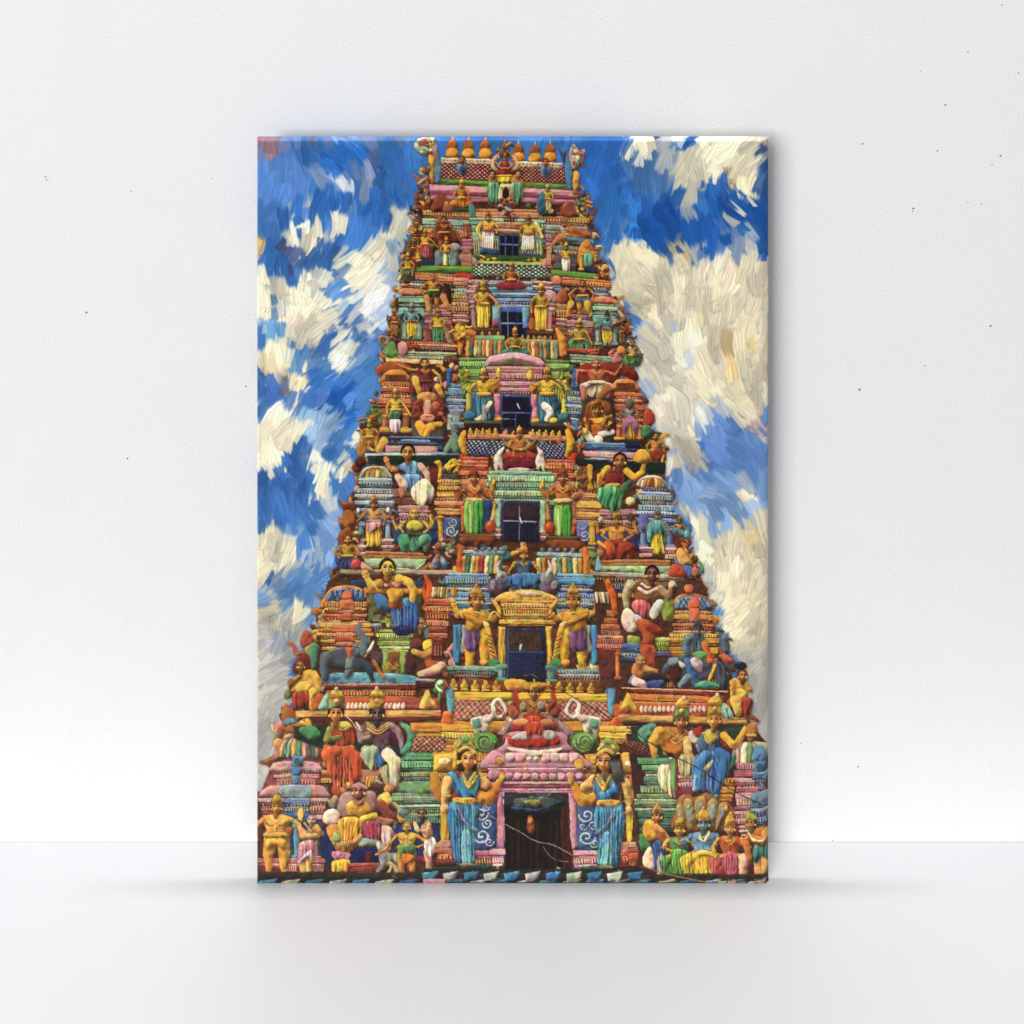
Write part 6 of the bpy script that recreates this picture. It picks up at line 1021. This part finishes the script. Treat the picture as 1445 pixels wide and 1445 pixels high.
c([470, 350, 530, 340, 600, 300, 615, 420, 600, 610, 520, 560, 460, 500], '#cfc6a4', n=4, amp=.35); c([540, 290, 610, 300, 610, 480, 580, 560, 560, 400], '#5f9a54', n=2)
# right shrine
c([1040, 360, 1060, 250, 1130, 170, 1250, 150, 1365, 190, 1365, 300, 1200, 330], '#a8a080'); dome(1185, 165, 325, 118, ['#c98a94', '#d9b0a8', '#d8d8c8', '#5f8a60', '#8fb0a8', '#d0c890']); c([1020, 400, 1040, 300, 1090, 240, 1080, 340], '#4f8a70')
c([1230, 310, 1235, 230, 1280, 180, 1330, 220, 1340, 320], '#4f8ab0'); st(1060, 1365, 330, [(60, '#c4707c', 30), (60, '#b05a68', 10), (40, '#cf8a94', 0), (30, '#8f3444', 20), (50, '#b8606e', 30), (120, '#c890a0', 30), (30, '#8f4a5c', 10), (30, '#d0a0b0', 10), (30, '#a85a74', 0), (40, '#c890a0', 10), (120, '#7a2434', 20)], 4)
p([1240, 310, 1340, 315, 1345, 410, 1245, 405], '#3f7fa8'); scroll(1292, 362, 34, '#1f4a70', 1, 1.5, .14); st(1230, 1365, 405, [(60, '#4f8ab8', 0), (30, '#2a4f80', 20), (60, '#3f6a98', 50)]); c([1215, 650, 1230, 580, 1300, 555, 1365, 570, 1365, 660], '#5f84a0'); st(1215, 1365, 660, [(40, '#3f6a98', 0), (30, '#6f98c0', 0), (40, '#2a4f88', 20), (50, '#3f7ab0', 10), (80, '#1f3a6a', 20)])
[ln([1130 + i * 26, 790 + (i % 2) * 4, 1210, 795], 5, '#d8a8a8') for i in range(1)]; st(1120, 1220, 840, [(20, '#d8a0a0', 0), (16, '#7a2430', 0), (20, '#d8a8a8', 0), (16, '#7a2430', 0), (20, '#c88a8a', 10)])
# seated couple above
p([600, 250, 760, 250, 740, 600, 600, 600], '#7a3040', k=.2); st(620, 740, 430, [(30, '#d6a0a4', 0), (26, '#a8505c', 6), (40, '#c88a90', 0), (80, '#8a3440', 10)]); st(950, 1080, 450, [(40, '#c8782c', 0), (30, '#8f4a1c', 0), (60, '#cf8a34', 0), (70, '#b5702c', 10)], 4)
c([400, 240, 430, 110, 490, 40, 560, 30, 690, 60, 710, 180, 660, 280, 520, 270, 470, 180], '#c8782c', g=.5); t([470, 70, 415, 150, 425, 260], [44, 36, 26], '#d89a38'); t([690, 140, 700, 240, 740, 330], [34, 34, 26], '#d6b068'); [t([540, 50 + i * 30, 600, 110 + i * 30, 670, 60 + i * 26], 6, '#d9a84a', crv=True) for i in range(3)]; c([620, 300, 680, 250, 740, 330, 720, 430, 640, 420], '#b5a078', n=2); c([700, 110, 720, 60, 780, 90, 800, 150, 750, 170], '#c8c0b8')
c([740, 60, 810, 30, 820, 110, 760, 110], '#b8302c'); c([770, 180, 840, 60, 950, 60, 970, 160, 920, 250, 800, 250], '#4a6a8c', n=3); c([830, 80, 900, 60, 950, 90, 920, 160, 850, 170], '#b8a048', g=.9); c([960, 160, 1000, 60, 1080, 200, 1020, 210], '#9c2f28'); t([990, 100, 1080, 180, 1140, 110, 1165, 40], [28, 34, 26, 16], '#d9a234', crv=True)
c([740, 300, 850, 230, 960, 250, 1000, 240, 1030, 290, 1020, 440, 960, 450, 960, 600, 900, 590, 840, 540, 740, 540], '#2f74b4', n=6, amp=.45); c([870, 370, 960, 250, 1020, 250, 1020, 330, 950, 440, 940, 590, 890, 580], '#2a66ac', n=3); t([770, 390, 760, 540], [20, 24], '#8fb8d8'); t([820, 420, 830, 540], [14, 20], '#5a94c4'); c([740, 330, 830, 360, 900, 300, 870, 390, 800, 390], '#d0c090')
pleats(750, 950, 380, 740, 960, 580, 16, '#2f74b4', 3.5); pleats(880, 1010, 270, 960, 1020, 440, 7, '#2a66ac', 3); t([850, 265, 792, 330, 800, 520], [44, 46, 28], '#3a80bc', grain=NV); t([950, 245, 1008, 285, 930, 560], [46, 50, 26], '#2f70b4', grain=NV); pleats(830, 930, 300, 800, 930, 560, 7, '#2f74b4', 3); jewels([540, 60, 600, 120, 670, 60], 6, 10); jewels([820, 80, 880, 150, 940, 80], 6, 10); pleats(640, 720, 270, 650, 720, 420, 6, '#b5a078', 3)
V(840, 820, .17301)
head(702, 1140, 64, '#b86a3a', '#7a4a2c', None, .2); head(970, 1130, 64, '#cf9434', '#b8822c', None, -.1)
for x, y in ((708, 1060), (975, 1040)):
    p([x - 62, y + 50, x + 60, y + 50, x + 52, y - 40, x - 52, y - 40], '#7a9a50' if x < 800 else '#d09a34'); c([x - 56, y - 36, x - 40, y - 80, x + 10, y - 110, x + 50, y - 80, x + 56, y - 36], '#d9ac44'); e(x + 18, y - 112, 16, 20, '#e0c890'); band(x - 60, x + 60, y - 44, 16, '#b5762c'); e(x, y, 20, 20, '#dcb85a', ink=.6)
V(850, 1020, .17301)
c([1180, 60, 1190, 10, 1250, 0, 1265, 60, 1240, 150, 1190, 140], '#a86a38'); band(1175, 1260, 90, 18, '#d09a50')
# the many hooded serpent throne with the blue skinned god and attendants
c([560, 860, 600, 700, 620, 610, 700, 580, 750, 610, 850, 570, 930, 610, 960, 650, 1020, 640, 1080, 740, 1060, 860, 900, 900, 650, 900], '#8a5a30')
for q in ([660, 650, 720, 620, 760, 760, 740, 860, 690, 840], [760, 640, 830, 600, 860, 720, 800, 860, 770, 780], [870, 640, 930, 620, 940, 720, 900, 860, 850, 800], [960, 660, 1020, 660, 1010, 760, 930, 880, 930, 800], [600, 700, 650, 660, 690, 860, 640, 860]):
    c(q, '#b08a50'); qq = np.array(q, float).reshape(-1, 2); qq = qq.mean(0) + (qq - qq.mean(0)) * .6; c(qq.ravel(), '#8a8f88')
e(930, 600, 20, 14, '#6f9a9c'); e(1010, 690, 14, 22, '#d8a84a')
c([330, 900, 340, 810, 400, 790, 470, 830, 470, 930, 420, 960, 360, 950], '#d09a30'); c([310, 1030, 310, 900, 360, 950, 400, 990, 370, 1050], '#3f7f50'); head(450, 760, 50, '#b5683c', '#7a3a24', '#d0a44a', .7, .9); c([420, 980, 520, 960, 540, 1080, 500, 1250, 430, 1200], '#2f4a98', n=4); c([330, 1100, 400, 1010, 420, 1190, 340, 1170], '#d0c0a0'); c([450, 1120, 490, 1070, 540, 1240, 460, 1250], '#cfb8a0', n=2); t([440, 850, 500, 890, 580, 1010], [30, 22, 18], '#c98a4a'); t([470, 920, 530, 980, 610, 1040], [30, 24, 16], '#a8502c')
fig(630, 770, 1260, '#c8903c', '#4f8a50', '#4f9448', '#b8a03a', 'seat', w=1.05, arms=[(-.26, .5, -.1, .58), (.26, .5, .3, .42)], hair='#5a3a1c'); c([570, 1050, 650, 1030, 740, 1080, 740, 1240, 650, 1250, 590, 1240], '#4f9440', n=6, amp=.4)
fig(828, 710, 1270, '#4f84ac', '#5a94bc', '#d9b42c', '#cf9a34', 'seat', w=1.08, arms=[(-.26, .5, -.3, .42), (.26, .5, .34, .64)], sash='#c86a70', hair='#20304a'); c([760, 1080, 830, 1060, 940, 1080, 930, 1240, 840, 1270, 770, 1200], '#d9b02c', n=4); c([800, 900, 830, 960, 870, 880, 880, 920, 840, 970, 800, 950], '#d8d0a0'); t([760, 1080, 840, 1060, 930, 1090], 24, '#d9b83a', crv=True)
fig(1045, 755, 1275, '#cf9638', '#b8502c', '#b8485a', '#d0a032', 'seat', w=1.05, arms=[(-.26, .5, -.22, .66), (.28, .5, .2, .66)], hair='#a8702c'); c([980, 1090, 1060, 1050, 1110, 1110, 1090, 1270, 1000, 1270], '#b8506a', n=5); t([1150, 1110, 1145, 1240], [44, 26], '#d8ac90'); c([940, 1200, 990, 1170, 1010, 1270, 940, 1270], '#a83038')
t([1280, 1080, 1270, 1290], [50, 26], '#cf9a54'); t([1330, 1080, 1325, 1290], [40, 22], '#cf9a54'); c([1230, 1090, 1240, 1000, 1365, 960, 1365, 1130, 1300, 1090, 1250, 1150], '#2f7a74', n=5); c([1200, 960, 1230, 880, 1300, 850, 1360, 880, 1350, 970, 1280, 1000], '#b5662c'); t([1330, 900, 1330, 970, 1200, 930], [34, 34, 22], '#c8803a', crv=True); t([1190, 930, 1150, 980], [20, 24], '#c07a3c'); t([1170, 980, 1200, 1120], [26, 20], '#b5702c'); head(1215, 820, 46, '#c8803c', '#4a3020', None, -.7); c([1175, 780, 1190, 735, 1240, 740, 1260, 790], '#8fa83c'); t([1190, 900, 1240, 960, 1330, 960], [8, 10, 8], '#d8c090', crv=True)
pleats(590, 730, 1060, 600, 740, 1240, 12, '#4f9440', 3); pleats(770, 930, 1090, 790, 920, 1250, 11, '#d9b02c', 3); pleats(990, 1100, 1080, 1000, 1090, 1260, 9, '#b8506a', 3); pleats(430, 520, 1000, 440, 520, 1240, 8, '#2f4a98', 3)
V(360, 1020, .18685); pleats(650, 790, 730, 650, 720, 960, 10, '#d99a28', 3.5); pleats(830, 960, 760, 850, 960, 890, 8, '#a83a58', 3); pleats(590, 710, 1050, 590, 690, 1140, 8, '#dba82c', 3); pleats(345, 440, 920, 340, 440, 1030, 8, '#b8748c', 3)
# -------- the step along the bottom, blue and grey blocks, and the loose cables
V(0, 0, 1)
p([362, 1236, 600, 1238, 600, 1226, 900, 1226, 930, 1240, 1086, 1242, 1086, 1252, 362, 1252], '#1e2c34', k=.1); p([362, 1230, 1086, 1234, 1086, 1240, 362, 1238], '#3a3430', k=.2)
for i in range(22): p([366 + i * 33, 1243 + (i % 2), 392 + i * 33, 1240, 386 + i * 33, 1250, 364 + i * 33, 1250], ['#2f6f98', '#8a8f88', '#2a5f88', '#7f8a8c'][i % 4], g=.7)
for i in range(11): p([596 + i * 29, 1232 + (i % 2), 618 + i * 29, 1229, 614 + i * 29, 1242, 598 + i * 29, 1243], ['#2f74a4', '#a0a8a8'][i % 2], g=.7)
p([590, 1245, 1086, 1245, 1086, 1252, 590, 1252], '#23302e', k=.1, ink=0); [p([1000 + i * 14, 1244, 1012 + i * 14, 1243, 1010 + i * 14, 1250, 998 + i * 14, 1250], ['#3f6a84', '#8a8a78', '#a87a80'][i % 3], ink=.3) for i in range(6)]; p([598, 1240, 630, 1240, 628, 1250, 600, 1250], '#a8788a')
V(580, 1020, .22145)
ln([500, 590, 590, 640, 700, 700, 800, 755, 900, 775, 970, 810, 1025, 845], 3, '#8a8680', crv=True); ln([850, 790, 880, 840, 930, 875, 1005, 885], 2.5, '#7f7a78', crv=True); ln([410, 550, 500, 590], 2.5, '#22242c')
V(850, 1020, .17301)
ln([200, 30, 330, 120, 560, 260, 760, 360, 950, 480, 1100, 570, 1260, 650, 1365, 690], 3.5, '#1c1818', crv=True); ln([330, 1170, 440, 1210, 600, 1250, 850, 1300], 5, '#8a6a4a', crv=True); e(555, 260, 26, 18, '#2a2a28'); e(562, 288, 14, 10, '#d8d4c8', ink=.3)
V(600, 820, .19377); ln([905, 770, 1000, 800, 1120, 870, 1260, 940, 1370, 1010], 2.5, '#2a2018', crv=True)
V(380, 820, .18685); ln([570, 1010, 620, 1050, 660, 1110], 4, '#b8b0a8', crv=True)
# ---- last passes: the hand's wobble, then small loaded dabs that follow the forms
def warp(a, dx, dy):
    h, w = a.shape[:2]; yy, xx = np.mgrid[0:h, 0:w].astype(np.float32)
    x = np.clip(xx + dx, 0, w - 1.001); y = np.clip(yy + dy, 0, h - 1.001)
    ix = x.astype(int); iy = y.astype(int); fx = x - ix; fy = y - iy
    if a.ndim == 3: fx = fx[..., None]; fy = fy[..., None]
    return (a[iy, ix] * (1 - fx) + a[iy, ix + 1] * fx) * (1 - fy) + (a[iy + 1, ix] * (1 - fx) + a[iy + 1, ix + 1] * fx) * fy
sz = (.45 + .55 * np.linspace(0, 1, NH))[:, None]
dx = (noise(NH, NW, 26, 26, 31) * 2.6 + noise(NH, NW, 8, 8, 32) * 1.5) * sz; dy = (noise(NH, NW, 34, 20, 33) * 1.0 + noise(NH, NW, 10, 7, 34) * .7) * sz
wm = np.clip(blur(MK, 3) * 1.5, 0, 1) * (1 - .6 * blur(KP.astype(np.float32), 4)); dx *= wm; dy *= wm
PX = warp(PX, dx, dy).astype(np.float32); HT = warp(HT, dx, dy).astype(np.float32); MK = warp(MK, dx, dy)
# deeper, richer paint on the tower
def grade(a):
    l = a @ np.array([.3, .55, .15], np.float32); l = l[..., None]
    b = l + (a - l) * .90
    b = np.clip(b, 0, 1) ** 1.08
    b = b * .7 + .3 * b * b * (3 - 2 * b)
    w_ = (b @ np.array([.3, .55, .15], np.float32))[..., None] * np.array([1.20, .95, .56], np.float32)   # a warm glaze over all of it
    return np.clip((b * .78 + w_ * .22) * 1.06 + np.array([.022, .013, .006], np.float32), 0, 1)
mk = MK[..., None]
PX = PX * (1 - mk) + grade(PX) * mk
lum = blur(PX @ np.array([.3, .55, .15], np.float32), 1)
gy_, gx_ = np.gradient(lum)
GM = np.sqrt(blur(gx_ * gx_ + gy_ * gy_, 2))
Jxx, Jyy, Jxy = blur(gx_ * gx_, 3), blur(gy_ * gy_, 3), blur(gx_ * gy_, 3)
ANG = .5 * np.arctan2(2 * Jxy, Jxx - Jyy) + np.pi / 2
def dabs(n, l0, l1, w0, w1, f, al, thick, off=2.0, gmin=0.):
    global PX
    src = PX.copy(); cnt = 0
    ys, xs = rng.random(n) * (NH - 4) + 2, rng.random(n) * (NW - 4) + 2
    for cx, cy in zip(xs, ys):
        iy, ix = int(cy), int(cx)
        if KP[iy, ix] or MK[iy, ix] < .5 or GM[iy, ix] < gmin: continue
        an = ANG[iy, ix] + rng.normal(0, .22)
        k = .55 + .45 * cy / NH
        L = rng.uniform(l0, l1) * k; W_ = rng.uniform(w0, w1) * k
        jy = int(np.clip(cy + rng.normal(0, off), 0, NH - 1)); jx = int(np.clip(cx + rng.normal(0, off), 0, NW - 1))
        col = f(src[jy, jx])
        ca, sa = np.cos(an), np.sin(an); ex = abs(ca) * L + abs(sa) * W_ + 1.5; ey = abs(sa) * L + abs(ca) * W_ + 1.5
        x0, x1, y0, y1 = max(0, int(cx - ex)), min(NW, int(cx + ex) + 1), max(0, int(cy - ey)), min(NH, int(cy + ey) + 1)
        gx = np.arange(x0, x1)[None, :] + .5 - cx; gy = np.arange(y0, y1)[:, None] + .5 - cy
        u = (gx * ca + gy * sa) / L; v = (-gx * sa + gy * ca) / W_ + .5 * u * u * rng.normal(0, .5)
        d = np.maximum(abs(v), abs(u) ** 1.5)
        m = np.clip((1 - d) * W_ * 1.2, 0, 1) * al
        sh = 1 - .14 * v
        PX[y0:y1, x0:x1] = PX[y0:y1, x0:x1] * (1 - m[..., None]) + np.clip(col * sh[..., None], 0, 1) * m[..., None]
        HT[y0:y1, x0:x1] += m * thick * (1 - .5 * abs(v))
dabs(12000, 3, 8, 1.2, 2.4, lambda q: q * rng.uniform(.84, 1.17) + rng.normal(0, .018, 3), .42, .35)
dabs(12000, 2.0, 5.5, .6, 1.1, lambda q: q * q * .45, .55, .05, 1, .05)
dabs(18000, 2, 5.5, .6, 1.1, lambda q: q * 1.25 + np.array([.09, .08, .05]), .7, .5, 1.2, .03)
dabs(7000, 1.6, 4.5, .6, 1.0, lambda q: q * .5 + np.array([.46, .43, .35]), .85, .6, 1, .05)
# ================================================================ the scene
import bpy, bmesh, math
from mathutils import Vector
sc = bpy.context.scene
C = sc.collection
MM = 0.001
F = 1300.0                      # one picture pixel is one millimetre on the canvas front
ROW_E, COL_E = -600.0, 722.5    # where the lens axis meets the (shifted) picture
ROW_FOOT, ROW_JOIN, ROW_TOP = 1249.0, 1188.0, 197.0
EYE_Z = (ROW_FOOT - ROW_E) * MM
GAP = F * MM * ((ROW_FOOT - ROW_E) / (ROW_JOIN - ROW_E) - 1)   # canvas front to wall
DEPTH = 0.0075
wx = lambda col: (col - COL_E) * MM
wz = lambda row: (ROW_FOOT - row) * MM
# axes: x right, y away from the lens; canvas front at y = 0, wall at y = GAP, floor z = 0

def link(name, me, mat, parent=None, **props):
    o = bpy.data.objects.new(name, me); C.objects.link(o)
    if mat: me.materials.append(mat)
    if parent: o.parent = parent
    for k, v in props.items(): o[k] = v
    return o
def nodes(name):
    m = bpy.data.materials.new(name); m.use_nodes = True
    return m, m.node_tree.nodes, m.node_tree.links, m.node_tree.nodes['Principled BSDF']

# ---- materials
def plaster(name, col, bump, scale, rough, specks=()):
    m, N, L, B = nodes(name)
    tc = N.new('ShaderNodeTexCoord'); B.inputs['Roughness'].default_value = rough
    B.inputs['Specular IOR Level'].default_value = .25
    n1 = N.new('ShaderNodeTexNoise'); n1.inputs['Scale'].default_value = scale; n1.inputs['Detail'].default_value = 5; n1.inputs['Roughness'].default_value = .62
    n2 = N.new('ShaderNodeTexNoise'); n2.inputs['Scale'].default_value = scale * .035; n2.inputs['Detail'].default_value = 3
    for n in (n1, n2): L.new(tc.outputs['Object'], n.inputs['Vector'])
    bp = N.new('ShaderNodeBump'); bp.inputs['Strength'].default_value = bump; bp.inputs['Distance'].default_value = .0012
    L.new(n1.outputs['Fac'], bp.inputs['Height']); L.new(bp.outputs['Normal'], B.inputs['Normal'])
    rp = N.new('ShaderNodeValToRGB'); L.new(n2.outputs['Fac'], rp.inputs['Fac'])
    rp.color_ramp.elements[0].position = .3; rp.color_ramp.elements[1].position = .7
    rp.color_ramp.elements[0].color = (*[c_ * .985 for c_ in col], 1); rp.color_ramp.elements[1].color = (*col, 1)
    out = rp.outputs['Color']
    if specks:                                        # pinholes and scuffs in the paint, each where it is
        nd = N.new('ShaderNodeTexNoise'); nd.inputs['Scale'].default_value = 420; L.new(tc.outputs['Object'], nd.inputs['Vector'])
        sb = N.new('ShaderNodeVectorMath'); sb.operation = 'SUBTRACT'; sb.inputs[1].default_value = (.5, .5, .5); L.new(nd.outputs['Color'], sb.inputs[0])
        sl = N.new('ShaderNodeVectorMath'); sl.operation = 'SCALE'; sl.inputs['Scale'].default_value = .0022; L.new(sb.outputs[0], sl.inputs[0])
        ad = N.new('ShaderNodeVectorMath'); ad.operation = 'ADD'; L.new(tc.outputs['Object'], ad.inputs[0]); L.new(sl.outputs[0], ad.inputs[1])
        for x, y, z, r, k in specks:
            d = N.new('ShaderNodeVectorMath'); d.operation = 'DISTANCE'; d.inputs[1].default_value = (x, y, z); L.new(ad.outputs[0], d.inputs[0])
            mr = N.new('ShaderNodeMapRange'); mr.inputs['From Min'].default_value = r * .6; mr.inputs['From Max'].default_value = r * 1.15
            mr.inputs['To Min'].default_value = k; mr.inputs['To Max'].default_value = 0; L.new(d.outputs['Value'], mr.inputs['Value'])
            mx = N.new('ShaderNodeMixRGB'); mx.inputs['Color2'].default_value = (.05, .05, .055, 1); L.new(mr.outputs[0], mx.inputs['Fac']); L.new(out, mx.inputs['Color1']); out = mx.outputs[0]
    L.new(out, B.inputs['Base Color'])
    return m
wall_scale = (F * MM + GAP) / (F * MM)
def on_wall(col, row, r, k=.9): return ((col - COL_E) * MM * wall_scale, 0, EYE_Z - (row - ROW_E) * MM * wall_scale, r * MM, k)
SPECKS = [on_wall(*q) for q in ((1366, 74, 1.3), (1334, 148, 1.5), (1217, 203, 1.5), (1323, 213, 1.3), (1412, 220, 1.5), (1400, 233, 1.0), (1289, 294, 1.7), (1288, 298, 1.2), (1366, 286, 1.1),
    (1398, 460, 1.7), (1213, 550, 1.8), (1414, 7, 1.1), (1437, 103, 1.0), (1299, 101, .9), (64, 250, 1.5), (66, 254, 1.2), (69, 257, .9, .5), (72, 260, .8, .4), (122, 441, 1.5), (180, 647, 1.5),
    (347, 545, 1.4), (299, 252, 1.0), (185, 270, 1.0), (1211, 1082, 1.2), (1130, 1049, 1.0), (1175, 1186, 1.0), (1305, 516, 1.0), (1385, 288, .9))]
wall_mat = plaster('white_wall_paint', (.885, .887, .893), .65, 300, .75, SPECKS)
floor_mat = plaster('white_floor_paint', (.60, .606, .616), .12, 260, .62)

m, N, L, B = nodes('painted_canvas')
at = N.new('ShaderNodeAttribute'); at.attribute_name = 'paint'; L.new(at.outputs['Color'], B.inputs['Base Color'])
tc = N.new('ShaderNodeTexCoord'); wv = N.new('ShaderNodeTexNoise'); wv.inputs['Scale'].default_value = 900; L.new(tc.outputs['Object'], wv.inputs['Vector'])
bp = N.new('ShaderNodeBump'); bp.inputs['Strength'].default_value = .10; bp.inputs['Distance'].default_value = .0006; L.new(wv.outputs['Fac'], bp.inputs['Height']); L.new(bp.outputs['Normal'], B.inputs['Normal'])
B.inputs['Roughness'].default_value = .45; B.inputs['Specular IOR Level'].default_value = .12
canvas_mat = m

# ---- setting
def sheet(name, co, mat, nx=1, ny=1, **props):
    me = bpy.data.meshes.new(name); me.from_pydata([Vector(v) for v in co], [], [(0, 1, 2, 3)]); return link(name, me, mat, **props)
wall = sheet('wall', [(-5, 0, -.0), (5, 0, -.0), (5, 0, 4.2), (-5, 0, 4.2)], wall_mat, kind='structure'); wall.location = (0, GAP, 0)
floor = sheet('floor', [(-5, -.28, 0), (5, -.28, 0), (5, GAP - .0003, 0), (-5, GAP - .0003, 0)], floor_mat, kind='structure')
# the dark hairline where the floor stops just short of the wall
sheet_j = sheet('floor_joint', [(-5, GAP - .0003, -.004), (5, GAP - .0003, -.004), (5, GAP, -.004), (-5, GAP, -.004)], plaster('joint_dust', (.6, .6, .61), .2, 90, .9), kind='structure')

# ---- the canvas print
print_ = bpy.data.objects.new('canvas_print', None); C.objects.link(print_)
print_.location = (wx(724), 0, 0)
print_['label'] = 'tall unframed canvas print of a colourful temple tower standing against the white wall'
print_['category'] = 'canvas print'
OX = wx(724)
def painted_mesh(name, X, Y, Z, col):
    """a painted sheet: 2-D arrays of positions and paint"""
    h, w = X.shape
    me = bpy.data.meshes.new(name)
    co = np.stack([X - OX, Y, Z], -1).astype(np.float32).reshape(-1, 3)
    me.vertices.add(h * w); me.vertices.foreach_set('co', co.ravel())
    ii = np.arange(h * w, dtype=np.int32).reshape(h, w)
    q = np.stack([ii[:-1, :-1], ii[1:, :-1], ii[1:, 1:], ii[:-1, 1:]], -1).reshape(-1, 4)
    nf = len(q)
    me.loops.add(nf * 4); me.loops.foreach_set('vertex_index', q.ravel())
    me.polygons.add(nf); me.polygons.foreach_set('loop_start', np.arange(nf, dtype=np.int32) * 4)
    try: me.polygons.foreach_set('loop_total', np.full(nf, 4, np.int32))
    except Exception: pass
    me.polygons.foreach_set('use_smooth', np.ones(nf, bool))
    me.update(calc_edges=True)
    a = me.attributes.new('paint', 'FLOAT_COLOR', 'POINT')
    s = np.clip(col, 0, 1).reshape(-1, 3); s = np.where(s <= .04045, s / 12.92, ((s + .055) / 1.055) ** 2.4)
    a.data.foreach_set('color', np.concatenate([s, np.ones((len(s), 1))], 1).astype(np.float32).ravel())
    return me
r0 = int((ROW_TOP - PAL_Y0) * KS)
P_, H_ = PX[r0:], HT[r0:]
hh, ww = H_.shape
cols = PAL_X0 + np.arange(ww) / KS; rows = PAL_Y0 + (r0 + np.arange(hh)) / KS
cols *= 1; rows = ROW_TOP + (rows - rows[0]) * (ROW_FOOT - ROW_TOP) / (rows[-1] - rows[0]); cols = PAL_X0 + (cols - PAL_X0) * PAL_W / (cols[-1] - PAL_X0)
X, R = np.meshgrid(cols, rows)
def roll(d, r): q = np.clip(d, 0, r); return r - np.sqrt(np.maximum(r * r - (r - q) ** 2, 0))
RL, RR, RT, RB = 4., 14., 2.5, 4.
drop = np.maximum.reduce([roll(X - PAL_X0, RL), roll(PAL_X0 + PAL_W - X, RR) * .5, roll(R - ROW_TOP, RT), roll(ROW_FOOT - R, RB)])
edge = np.clip(np.minimum.reduce([X - PAL_X0, PAL_X0 + PAL_W - X, R - ROW_TOP, ROW_FOOT - R]) / 3, 0, 1)
Hs = np.clip(H_, -.5, 2.2) * (1 - .86 * np.clip(MK[r0:], 0, 1))
Yf = (drop - Hs * RELIEF * edge) * MM
pic = link('picture', painted_mesh('picture', (X - COL_E) * MM, Yf, (ROW_FOOT - R) * MM, P_), canvas_mat, print_)
# the four turned-over sides carry the paint on round the stretcher
def side(colour_line, a, b, ydeep):
    """colour_line: n x k x 3 paint running from front to back; a,b ends in x,z"""
    n, k = colour_line.shape[:2]
    t_ = np.linspace(0, 1, n)[:, None] * np.ones((1, k)); s_ = np.ones((n, 1)) * np.linspace(0, 1, k)[None, :]
    Xs = a[0] + (b[0] - a[0]) * t_; Zs = a[1] + (b[1] - a[1]) * t_; Ys = ydeep[0] + (DEPTH - ydeep[0]) * s_
    link('wrapped_edge', painted_mesh('wrapped_edge', Xs, Ys, Zs, colour_line), canvas_mat, print_)
nd = 34
xl, xr, zt = wx(PAL_X0), wx(PAL_X0 + PAL_W), wz(ROW_TOP)
top_c = np.stack([PX[int(i)] for i in np.linspace(r0 - 1, 0, nd)], 1)
side(top_c, (xl, zt), (xr, zt), (RT * MM,))
side(PX[r0:, 1:1 + nd], (xl, zt), (xl, 0), (RL * MM,))
side(PX[r0:, ::-1][:, 1:1 + nd], (xr, zt), (xr, 0), (RR * .5 * MM,))
side(np.ascontiguousarray(np.swapaxes(PX[::-1][1:1 + nd], 0, 1)), (xl, 0.0004), (xr, 0.0004), (RB * MM,))

# ---- light: a soft bright room, a large lamp high on the left, an added strip for the floor shadow
w = bpy.data.worlds.new('World'); sc.world = w; w.use_nodes = True
WN, WL = w.node_tree.nodes, w.node_tree.links
tcw = WN.new('ShaderNodeTexCoord'); sp = WN.new('ShaderNodeSeparateXYZ'); WL.new(tcw.outputs['Generated'], sp.inputs[0])
rw = WN.new('ShaderNodeValToRGB'); mw = WN.new('ShaderNodeMapRange'); mw.inputs['From Min'].default_value = -1; mw.inputs['From Max'].default_value = 1
WL.new(sp.outputs['Z'], mw.inputs['Value']); WL.new(mw.outputs[0], rw.inputs['Fac']); WL.new(rw.outputs['Color'], WN['Background'].inputs['Color'])
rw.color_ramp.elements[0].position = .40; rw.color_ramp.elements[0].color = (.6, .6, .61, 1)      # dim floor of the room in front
rw.color_ramp.elements[1].position = .56; rw.color_ramp.elements[1].color = (.965, .98, 1, 1)         # pale walls and ceiling
WN['Background'].inputs['Strength'].default_value = WORLD
def area(name, loc, target, sx, sy, power, col=(1, 1, 1)):
    l = bpy.data.lights.new(name, 'AREA'); l.shape = 'RECTANGLE'; l.size = sx; l.size_y = sy; l.energy = power; l.color = col
    o = bpy.data.objects.new(name, l); C.objects.link(o); o.location = loc
    o.rotation_euler = (Vector(target) - Vector(loc)).to_track_quat('-Z', 'Y').to_euler(); return o
area('key_lamp', KEY_LOC, (0, 0, .5), KEY_S, KEY_S, KEY_W)
area('added_strip_light', STRIP_LOC, (STRIP_LOC[0], STRIP_LOC[1], 0), .9, STRIP_D, STRIP_W)  # unseen strip added close to the wall, shades the floor before the canvas

# ---- camera: level, on the axis, lens shifted down
cam = bpy.data.cameras.new('camera'); co_ = bpy.data.objects.new('camera', cam); C.objects.link(co_)
cam.sensor_width = 36; cam.lens = 36 * F / 1445; cam.shift_y = -(722.5 - ROW_E) / 1445; cam.clip_end = 50
co_.location = (0, -F * MM, EYE_Z); co_.rotation_euler = (math.pi / 2, 0, 0)
sc.camera = co_
sc.view_settings.view_transform = 'Standard'; sc.view_settings.look = 'None'; sc.view_settings.exposure = EXPO; sc.view_settings.gamma = 1
sc.view_settings.use_curve_mapping = False
